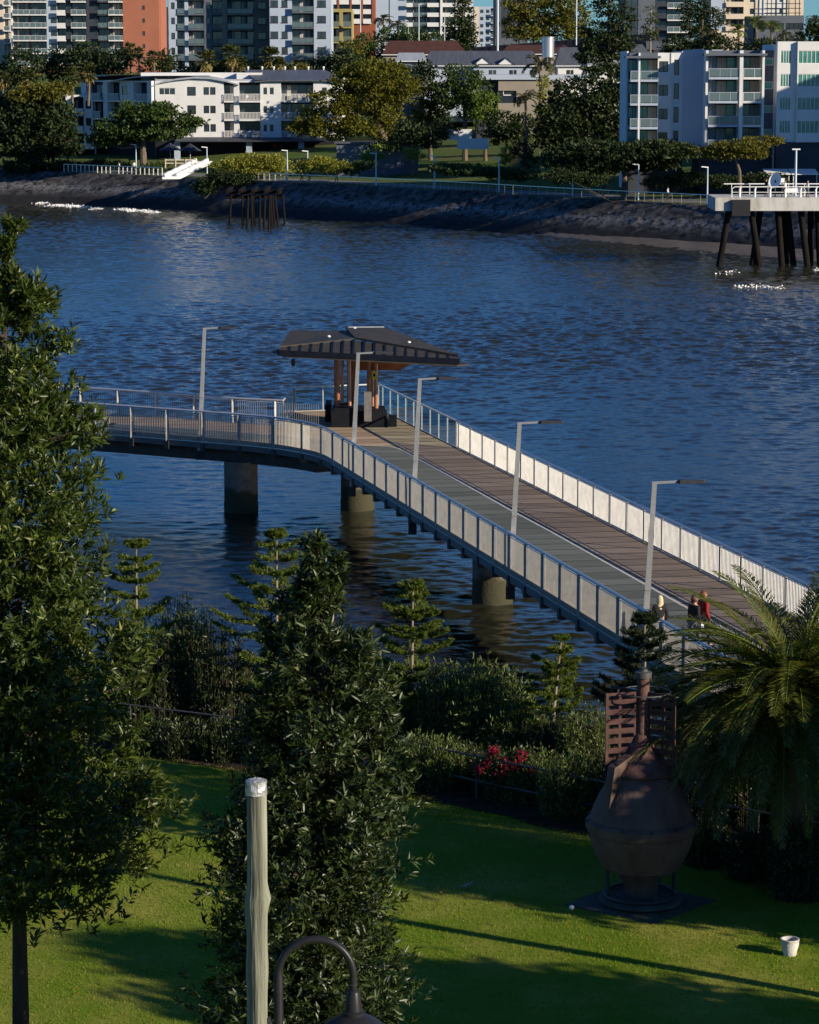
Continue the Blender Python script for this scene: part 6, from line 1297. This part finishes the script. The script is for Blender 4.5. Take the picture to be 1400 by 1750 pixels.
norfolk('small young norfolk pine leaning beneath the bridge', 69.0, 960, 1090, 1330, [(1094, 10), (1116, 22), (1136, 40), (1150, 34), (1166, 44), (1190, 52), (1212, 48), (1240, 44), (1256, 40)], 'leaf_norfolk', 64, lean=-26)
norfolk('young norfolk pine in shade-darkened green rising behind the old buoy', 62.5, 1102, 1052, 1330, [(1056, 10), (1066, 22), (1086, 34), (1105, 40), (1126, 46), (1146, 58), (1172, 78), (1184, 84), (1215, 90)], 'leaf_norfolk_shade', 65)
# fence
M('fence_grey', (.09, .09, .092), .55, .3, (.07, .07, .07), 6)
fr = E('garden_fence', (-1, 68.5, 4), 'thin two rail metal fence along the river edge of the lawn', 'fence')
fx = [-24, -14, -7, -4.81, -2.5, -.25, 1.56, 3.3, 5.2, 7.5, 10]; mb = MB()
for z_ in (5.0, 4.42): mb.tube([(x_, fenceY(x_), z_) for x_ in fx], .024, 6)
mb.build('rail', 'fence_grey', fr, True)
for x_ in fx: mb = MB(); mb.tube([(x_, fenceY(x_), 3.8), (x_, fenceY(x_), 5.02)], .028, 8); mb.build('post', 'fence_grey', fr, True)
# old navigation buoy --------------------------------------------------
M('buoy_red', (.085, .04, .034), .8, .1, (.15, .085, .07), 2.2, bump=.4, bscale=14); M('buoy_brown', (.085, .05, .042), .8, .1, (.15, .10, .08), 1.8, bump=.35, bscale=10, stretch=(1, 1, .5))
M('concrete_dark', (.06, .052, .042), .9, 0, (.10, .09, .075), 2, bump=.4, bscale=18)
M('buoy_red_shade', (.06, .03, .026), .8, .1, (.10, .05, .044), 4, bump=.2)  # darker copy of the buoy red, with the plates' shade in its tone
YB = 57.6; kb = YB/5000.; cx = PY(1095, 1540, YB).x; zy = lambda y: PY(1095, y, YB).z
bu = E('navigation_buoy', (cx, YB, 4), 'old red brown navigation buoy with slotted daymark plates standing on the lawn', 'buoy')
mb = MB(); mb.lathe((cx, YB, 0), [(.30, zy(1525)), (.33, zy(1515)), (.45, zy(1495)), (.55, zy(1484)), (.78, zy(1480)), (.80, zy(1476)), (.95, zy(1455)), (1.06, zy(1430)), (1.08, zy(1420))], 40); mb.build('lower_hull', 'buoy_brown', bu, True)
mb = MB(); mb.lathe((cx, YB, 0), [(1.085, zy(1419.5)), (1.14, zy(1412)), (1.13, zy(1402)), (1.06, zy(1397))], 40); mb.build('rubbing_band', 'buoy_brown', bu, True)
mb = MB(); mb.lathe((cx, YB, 0), [(1.05, zy(1396.5)), (.98, zy(1378)), (.84, zy(1354)), (.69, zy(1334)), (.65, zy(1327)), (.60, zy(1322))], 40); mb.build('upper_hull', 'buoy_brown', bu, True)
mb = MB(); mb.lathe((cx, YB, 0), [(.62, zy(1321.5)), (.66, zy(1318)), (.62, zy(1312)), (.44, zy(1296)), (.30, zy(1280)), (.21, zy(1266)), (.15, zy(1254))], 40); mb.build('neck', 'buoy_red', bu, True)
for i in range(12):
    an = i*math.pi/6+.1; mb = MB(); mb.lathe((cx+1.13*math.cos(an), YB+1.13*math.sin(an), zy(1402)), [(.035, 0), (.035, .04), (.015, .06)], 8); mb.build('bolt', 'dark_steel', bu, True)
mb = MB(); mb.tube([(cx, YB, zy(1254.5)), (cx, YB, zy(1158))], .125, 16); mb.build('mast', 'buoy_red', bu, True)
mb = MB(); mb.lathe((cx, YB, 0), [(.17, zy(1157.5)), (.17, zy(1148)), (.10, zy(1147)), (.05, zy(1140))], 16); mb.build('mast_cap', 'fence_grey', bu, True)
for an, w_, cols_ in ((R(197), .80, 2), (R(-38), .78, 2), (R(80), .8, 2), (R(140), .8, 2)):
    U = Vector((math.cos(an), math.sin(an), 0)); N = Vector((U.y, -U.x, 0)); o_ = Vector((cx, YB, 0)); mb = MB(); zt, zb_ = zy(1181), zy(1328); s0 = .13; cw = (w_-s0)/cols_; bar = .06; rows = 9; fh = (zt-zb_)/rows
    for c in range(cols_+1): a_ = s0+c*cw; mb.ob(o_, U, N, a_-bar if c == cols_ else a_, a_ if c == cols_ else a_+bar, -.012, .012, zb_, zt)
    for r_ in range(rows+1):
        z_ = zb_+r_*fh
        for c in range(cols_): mb.ob(o_, U, N, s0+c*cw+bar, s0+(c+1)*cw-(bar if c == cols_-1 else 0), -.0119, .0119, max(zb_, z_-fh*.28), min(zt, z_+fh*.28))
    mb.build('daymark_plate', 'buoy_red_shade', bu)
mb = MB(); ring = [(cx+.53*math.cos(i*math.pi/14)+.02, YB+.53*math.sin(i*math.pi/14), zy(1184)+.02) for i in range(29)]; mb.tube(ring, .016, 6, False); mb.build('top_ring', 'fence_grey', bu, True)
# gusset on the hull, legs, base
U = Vector((math.cos(R(215)), math.sin(R(215)), 0)); N = Vector((U.y, -U.x, 0)); mb = MB(); p3 = lambda s_, n_, z_: (cx+U.x*s_+N.x*n_, YB+U.y*s_+N.y*n_, z_)
pr = [(.25, zy(1282)), (.80, zy(1302)), (.98, zy(1392)), (.62, zy(1340))]
mb.add([p3(a, -.11, b) for a, b in pr]+[p3(a, .11, b) for a, b in pr], [[0, 1, 2, 3], [7, 6, 5, 4]]+[[(i+1) % 4, i, 4+i, 4+(i+1) % 4] for i in range(4)]); mb.build('gusset', 'buoy_brown', bu)
for an in (R(-70), R(20), R(110), R(200)):
    c_, s_ = math.cos(an), math.sin(an); mb = MB(); mb.tube([(cx+.74*c_, YB+.74*s_, zy(1482)), (cx+.72*c_, YB+.72*s_, 4.1)], .035, 8); mb.build('leg', 'dark_steel', bu, True)
mb = MB(); ring = [(cx+.74*math.cos(i*math.pi/16), YB+.74*math.sin(i*math.pi/16), 4.22) for i in range(33)]; mb.tube(ring, .035, 6, False); mb.build('base_ring', 'dark_steel', bu, True)
mb = MB(); mb.lathe((cx, YB, 4), [(.85, .085), (.85, .14), (.80, .17), (.3, .175), (.3, .62)], 32); mb.build('pedestal', 'concrete_dark', bu, True)
mb = MB(); mb.prism([(cx+1.55*math.cos(a), YB+1.55*math.sin(a)) for a in [R(x_) for x_ in (-85, 5, 95, 185)]], 3.85, 4.045); mb.build('plinth', 'concrete_dark', bu)
# white flower pot, ball, bird
M('pot_white', (.62, .60, .57), .8, 0, (.42, .40, .38), 6, bump=.3, bscale=25); M('soil', (.03, .022, .016), .95)
q = PZ(1350, 1637, 4); pt = E('flower_pot', (q.x, q.y, 4), 'small weathered white flower pot on the lawn', 'flower pot')
mb = MB(); mb.lathe((q.x, q.y, 4), [(.11, 0), (.115, .02), (.14, .15), (.172, .28), (.172, .34), (.18, .35), (.18, .38), (.15, .38), (.145, .31)], 24); mb.build('pot', 'pot_white', pt, True)
mb = MB(); mb.lathe((q.x, q.y, 4.29), [(.14, 0), (.14, .02), (.02, .035)], 20); mb.build('soil', 'soil', pt, True)
q = PZ(977, 1555, 4); mb = MB(); ellipsoid(mb, (q.x, q.y, 4.05), (.055, .055, .05), 12, 8); T(mb.build('ball', 'white_paint', None, True), 'small white ball on the shaded lawn before the buoy', 'ball')
q = PZ(799, 1521, 4); bd = E('bird', (q.x, q.y, 4), 'small brown grey bird standing on the lawn', 'bird')
M('feather', (.16, .125, .11), .85, 0, (.3, .26, .24), 25)
body = skinned('body', [((q.x-.02, q.y, 4.10), (.045, .04)), ((q.x+.05, q.y, 4.125), (.04, .036)), ((q.x+.10, q.y, 4.165), .022), ((q.x+.125, q.y, 4.185), .024), ((q.x-.09, q.y, 4.09), (.022, .012)), ((q.x-.17, q.y, 4.08), (.02, .006))], [(0, 1), (1, 2), (2, 3), (0, 4), (4, 5)], 'feather', None)
body.parent = bd; body.location = (-q.x, -q.y, -4); ORG[body.name] = Vector((0, 0, 0))
mb = MB(); mb.tube([(q.x+.145, q.y, 4.185), (q.x+.175, q.y, 4.178)], [.008, .002], 6); mb.build('beak', 'charcoal', bd)
for s_ in (-.015, .015): mb = MB(); mb.tube([(q.x+.01, q.y+s_, 4.0), (q.x+.012, q.y+s_, 4.07)], .005, 5); mb.build('leg', 'charcoal', bd)
# timber post with metal cap --------------------------------------------
m = M('grey_timber', (.055, .055, .042), .9, 0, (.30, .31, .235), 3.4, bump=1.0, bscale=16, stretch=(1, 1, .05), detail=9, lo=.34, hi=.60)
M('tin', (.62, .62, .63), .4, .6, (.4, .4, .41), 9, bump=.8, bscale=9)
def timber_post(x_, y_, zt, label, seed):
    B = E('timber_post', (x_, y_, 4), label, 'post'); rs = np.random.RandomState(seed); mb = MB(); n = 28; m_ = 60; vs = []
    for i in range(m_):
        z_ = 3.7+(zt-.14-3.7)*i/(m_-1); dz = zt-z_
        r0 = .140+.003*math.sin(z_*2.1)+.006*(dz > 2)+.028*math.exp(-((dz-1.75)/.16)**2)+.018*math.exp(-((dz-2.75)/.25)**2)
        for j in range(n):
            a = 6.283*j/n; kn = .035*math.exp(-((dz-1.68)/.09)**2)*max(0, math.cos(a-.2))**6+.03*math.exp(-((dz-1.95)/.2)**2)*max(0, math.cos(a-3.3))**3
            r = r0+kn+.003*math.sin(a*5+z_*1.3)+.002*math.sin(a*9-z_); vs.append((x_+r*math.cos(a)+.012*math.sin(z_*.8), y_+r*math.sin(a), z_))
    mb.add(vs, [[i*n+j, i*n+(j+1) % n, (i+1)*n+(j+1) % n, (i+1)*n+j] for i in range(m_-1) for j in range(n)]+[[(m_-1)*n+j for j in range(n)]]); mb.build('shaft', 'grey_timber', B, True)
    mb = MB(); vs = []; ox = .012*math.sin(zt*.8)
    for r, z_ in ((.152, -.20), (.155, -.12), (.151, -.05), (.150, .0), (.10, .022), (.03, .028)):
        for j in range(n): a = 6.283*j/n; rr = r*(1+.028*math.sin(a*4+z_*20)+rs.normal()*.008); vs.append((x_+ox+rr*math.cos(a), y_+rr*math.sin(a), zt+z_+rs.normal()*.004))
    mb.add(vs, [[i*n+j, i*n+(j+1) % n, (i+1)*n+(j+1) % n, (i+1)*n+j] for i in range(5) for j in range(n)]+[[5*n+j for j in range(n)]]); mb.build('tin_cap', 'tin', B)
    mb = MB(); mb.box(x_+.1, x_+.19, y_-.06, y_+.02, zt-3.55, zt-3.45); mb.build('bolt', 'dark_steel', B)
q = PY(437, 1334, 40.0); timber_post(q.x, 40.0, q.z, 'weathered grey timber post with a crumpled tin cap', 5)
timber_post(11.4, 49.2, 11.2, 'timber post beyond the right edge throwing a long shadow', 6)
# gooseneck lamp ----------------------------------------------------------
M('lamp_black', (.016, .016, .018), .38, .1, (.022, .022, .024), 6)
YL = 36.0; gl2 = E('gooseneck_lamp', (PY(476, 1700, YL).x, YL, 4), 'black gooseneck lamp post with a bell shade in front of the middle tree', 'lamp post')
xa = PY(476, 1700, YL).x; xb = PY(604, 1700, YL).x; xc = (xa+xb)/2; rad = (xb-xa)/2; zc = PY(540, 1612, YL).z-rad+.05
pts = [(xa, YL, 3.9), (xa, YL, zc)]+[(xc-rad*math.cos(a), YL, zc+rad*math.sin(a)) for a in np.linspace(.1, math.pi-.05, 22)]+[(xb, YL, PY(604, 1694, YL).z)]
mb = MB(); mb.tube(pts, [.062]*2+[.050]*(len(pts)-2), 14); mb.build('pole', 'lamp_black', gl2, True)
zs = PY(604, 1692, YL).z
mb = MB(); mb.lathe((xb, YL, zs), [(.50, -.62), (.49, -.58), (.33, -.42), (.17, -.335), (.145, -.325), (.145, -.285), (.115, -.27), (.088, -.04), (.075, -.01), (.03, .02)], 32); mb.build('bell_shade', 'lamp_black', gl2, True)
mb = MB(); mb.lathe((xb, YL, zs), [(.026, .022), (.03, .03), (.03, .07), (.058, .075)], 12); mb.build('fitting', 'steel', gl2, True)
# date palm ------------------------------------------------------------
YP = 58.6; pc = PY(1354, 1182, YP); pm_ = E('date_palm', (pc.x, YP, 4), 'large arching date palm with drooping fronds at the right edge', 'palm')
rs = np.random.RandomState(77); G = []; mb = MB()
def add_frond(a, el, L, sag, leaf=.42, tw=0., n=46):
    d = (math.cos(a)*math.cos(el), math.sin(a)*math.cos(el), math.sin(el)); g, mid = frond_geo(np.array(pc)+rs.normal(size=3)*.08, d, L, rs, n, leaf, sag, .026, tw, .78); G.append(g); mb.tube(mid, [.028*(1-.8*i/len(mid)) for i in range(len(mid))], 5, False)
for i in range(105):
    f = i/105; a = i*2.39996+rs.uniform(-.15, .15); el = 1.2-1.7*f**.8+rs.uniform(-.08, .08); add_frond(a, el, rs.uniform(2.9, 3.6), .46+.30*f+rs.uniform(-.06, .1)-(.1 if el < .1 else 0), tw=rs.uniform(-.5, .5))
for a, el, L, sg in [(2.9, .62, 3.7, .5), (3.1, .32, 3.5, .5), (-2.6, .7, 3.0, .75), (-2.2, .45, 3.2, .85), (-1.9, .1, 3.5, .8), (-2.5, .05, 3.8, .62), (-1.5, .5, 3.4, .95), (-1.2, .8, 3.2, .9), (1.1, 1.15, 3.2, .25), (.5, 1.3, 2.8, .2), (-2.9, -.1, 3.6, .5), (-1.75, .9, 2.9, .9), (-2.8, .95, 3.2, .6), (-1.7, -.3, 3.9, .5), (-1.3, -.2, 4.0, .55), (-2.2, -.35, 4.0, .45), (-.9, -.1, 3.9, .6)]: add_frond(a, el, L, sg)
for i in range(34): add_frond(rs.uniform(-3.14, 3.14), rs.uniform(.15, .95), rs.uniform(3.1, 3.8), rs.uniform(.6, .85), tw=rs.uniform(-.6, .6))
for i in range(46): add_frond(rs.uniform(-3.14, 3.14), rs.uniform(-.75, -.05), rs.uniform(3.0, 4.1), rs.uniform(.22, .45), tw=rs.uniform(-.6, .6))
v, f = cat(G); npmesh('fronds', v, f, 'leaf_phoenix', pm_); mb.build('rachis', 'leaf_bright', pm_)
mb = MB(); mb.lathe((pc.x, YP, 0), [(.36, 3.8), (.30, 4.6), (.27, 6.5), (.3, pc.z-.5), (.42, pc.z-.15), (.3, pc.z+.15), (.05, pc.z+.3)], 16); mb.build('trunk', 'bark', pm_, True)
for i, (px, yt, yb, hw, Y, n, lb) in enumerate([(1215, 1390, 1500, 50, 60.5, 120, 'dark shrub between the buoy and the palm'), (1290, 1400, 1530, 60, 59.5, 150, 'dark shrub below the drooping palm fronds'), (1370, 1380, 1560, 60, 58, 150, 'dark shrub at the right edge under the palm'), (1185, 1260, 1460, 60, 62.5, 190, 'tall dark shrub behind the buoy and left of the palm trunk'), (1275, 1230, 1440, 70, 62.5, 220, 'tall dark shrub behind the palm trunk'), (1380, 1230, 1450, 70, 62, 220, 'tall dark shrub behind the palm at the right edge')]):
    bush(lb, Y, px, yt, yb, hw, 'leaf_glossy_dark', n, .11, .032, 90+i, .5, 'shrubs under the date palm', 'shrub')
# unseen trees added outside the frame to shade lawn, palm and buoy
def shade_tree(x_, y_, h, r, seed, lb):
    rs = np.random.RandomState(seed); B = E('shade_tree', (x_, y_, 4), lb, 'tree', 'added shade trees beyond the right edge'); lo = []
    for i in range(9): a = rs.uniform(0, 6.28); q = rs.uniform(.0, .75)*r; lo.append(((x_+q*math.cos(a), y_+q*math.sin(a), 4+h*rs.uniform(.42, .85)), (r*.5, r*.5, h*.17)))
    v, f = crown_geo(lo, .3, 9, rs); npmesh('crown', v, f, 'leaf_glossy', B); mb = MB(); mb.tube([(x_, y_, 3.7), (x_+.2, y_, 4+h*.4), (x_, y_, 4+h*.75)], [.28, .2, .08], 10)
    for c, r_ in lo: mb.tube([(x_+.1, y_, 4+h*.35), Vector(c)], [.1, .03], 6)
    mb.build('trunk', 'bark_dark', B, True)
shade_tree(17.6, 50.9, 8.7, 3.0, 1, 'dense unseen tree added to shade the buoy and palm'); shade_tree(25, 54, 9.5, 3.4, 2, 'second unseen tree added right of the palm for shade'); shade_tree(18.6, 41.2, 9.4, 3.2, 3, 'unseen tree added toward the balcony to shade the lawn'); shade_tree(13, 40.6, 7.4, 2.3, 4, 'smaller unseen tree added near the balcony for shade')
# grass blades over the lawn in view
rs = np.random.RandomState(9); n = 150000
gy = 44+(rs.rand(n)**.8)*27; gx = (rs.rand(n)-.5)*2*(.15*gy+1.0); ok = gy < fenceY(gx)-1.0+.35*fbm(gx, gy, 8, 3, 1.6); gx, gy = gx[ok], gy[ok]; n = len(gx)
zz = 4+fbm(gx, gy, 3, 3, .25)*.05-.01
M_ = leafmat('grass_blade', (.125, .165, .009), (.205, .24, .018), .7, .15, .35, c=(.36, .31, .09), tcol=(.24, .34, .015), big=.6, bigscale=.5)
v, f = leafgeo(np.stack([gx, gy, zz], 1), np.stack([rs.normal(size=n)*.55, rs.normal(size=n)*.55, np.ones(n)], 1), .055*rs.uniform(.5, 1.4, n), .014, rs, .1)
T(npmesh('grass', v, f, 'grass_blade'), 'short mown grass of the lawn', 'grass', kind='stuff')
# fallen leaves
n = 160; gx = rs.uniform(-8, 8, n); gy = rs.uniform(48, 66, n); v, f = leafgeo(np.stack([gx, gy, np.full(n, 4.05)], 1), np.stack([rs.normal(size=n), rs.normal(size=n), rs.normal(size=n)*.2], 1), .07, .035, rs, .3)
T(npmesh('fallen_leaves', v, f, 'leaf_orange'), 'scattered dry leaves on the lawn', 'leaves', kind='stuff')
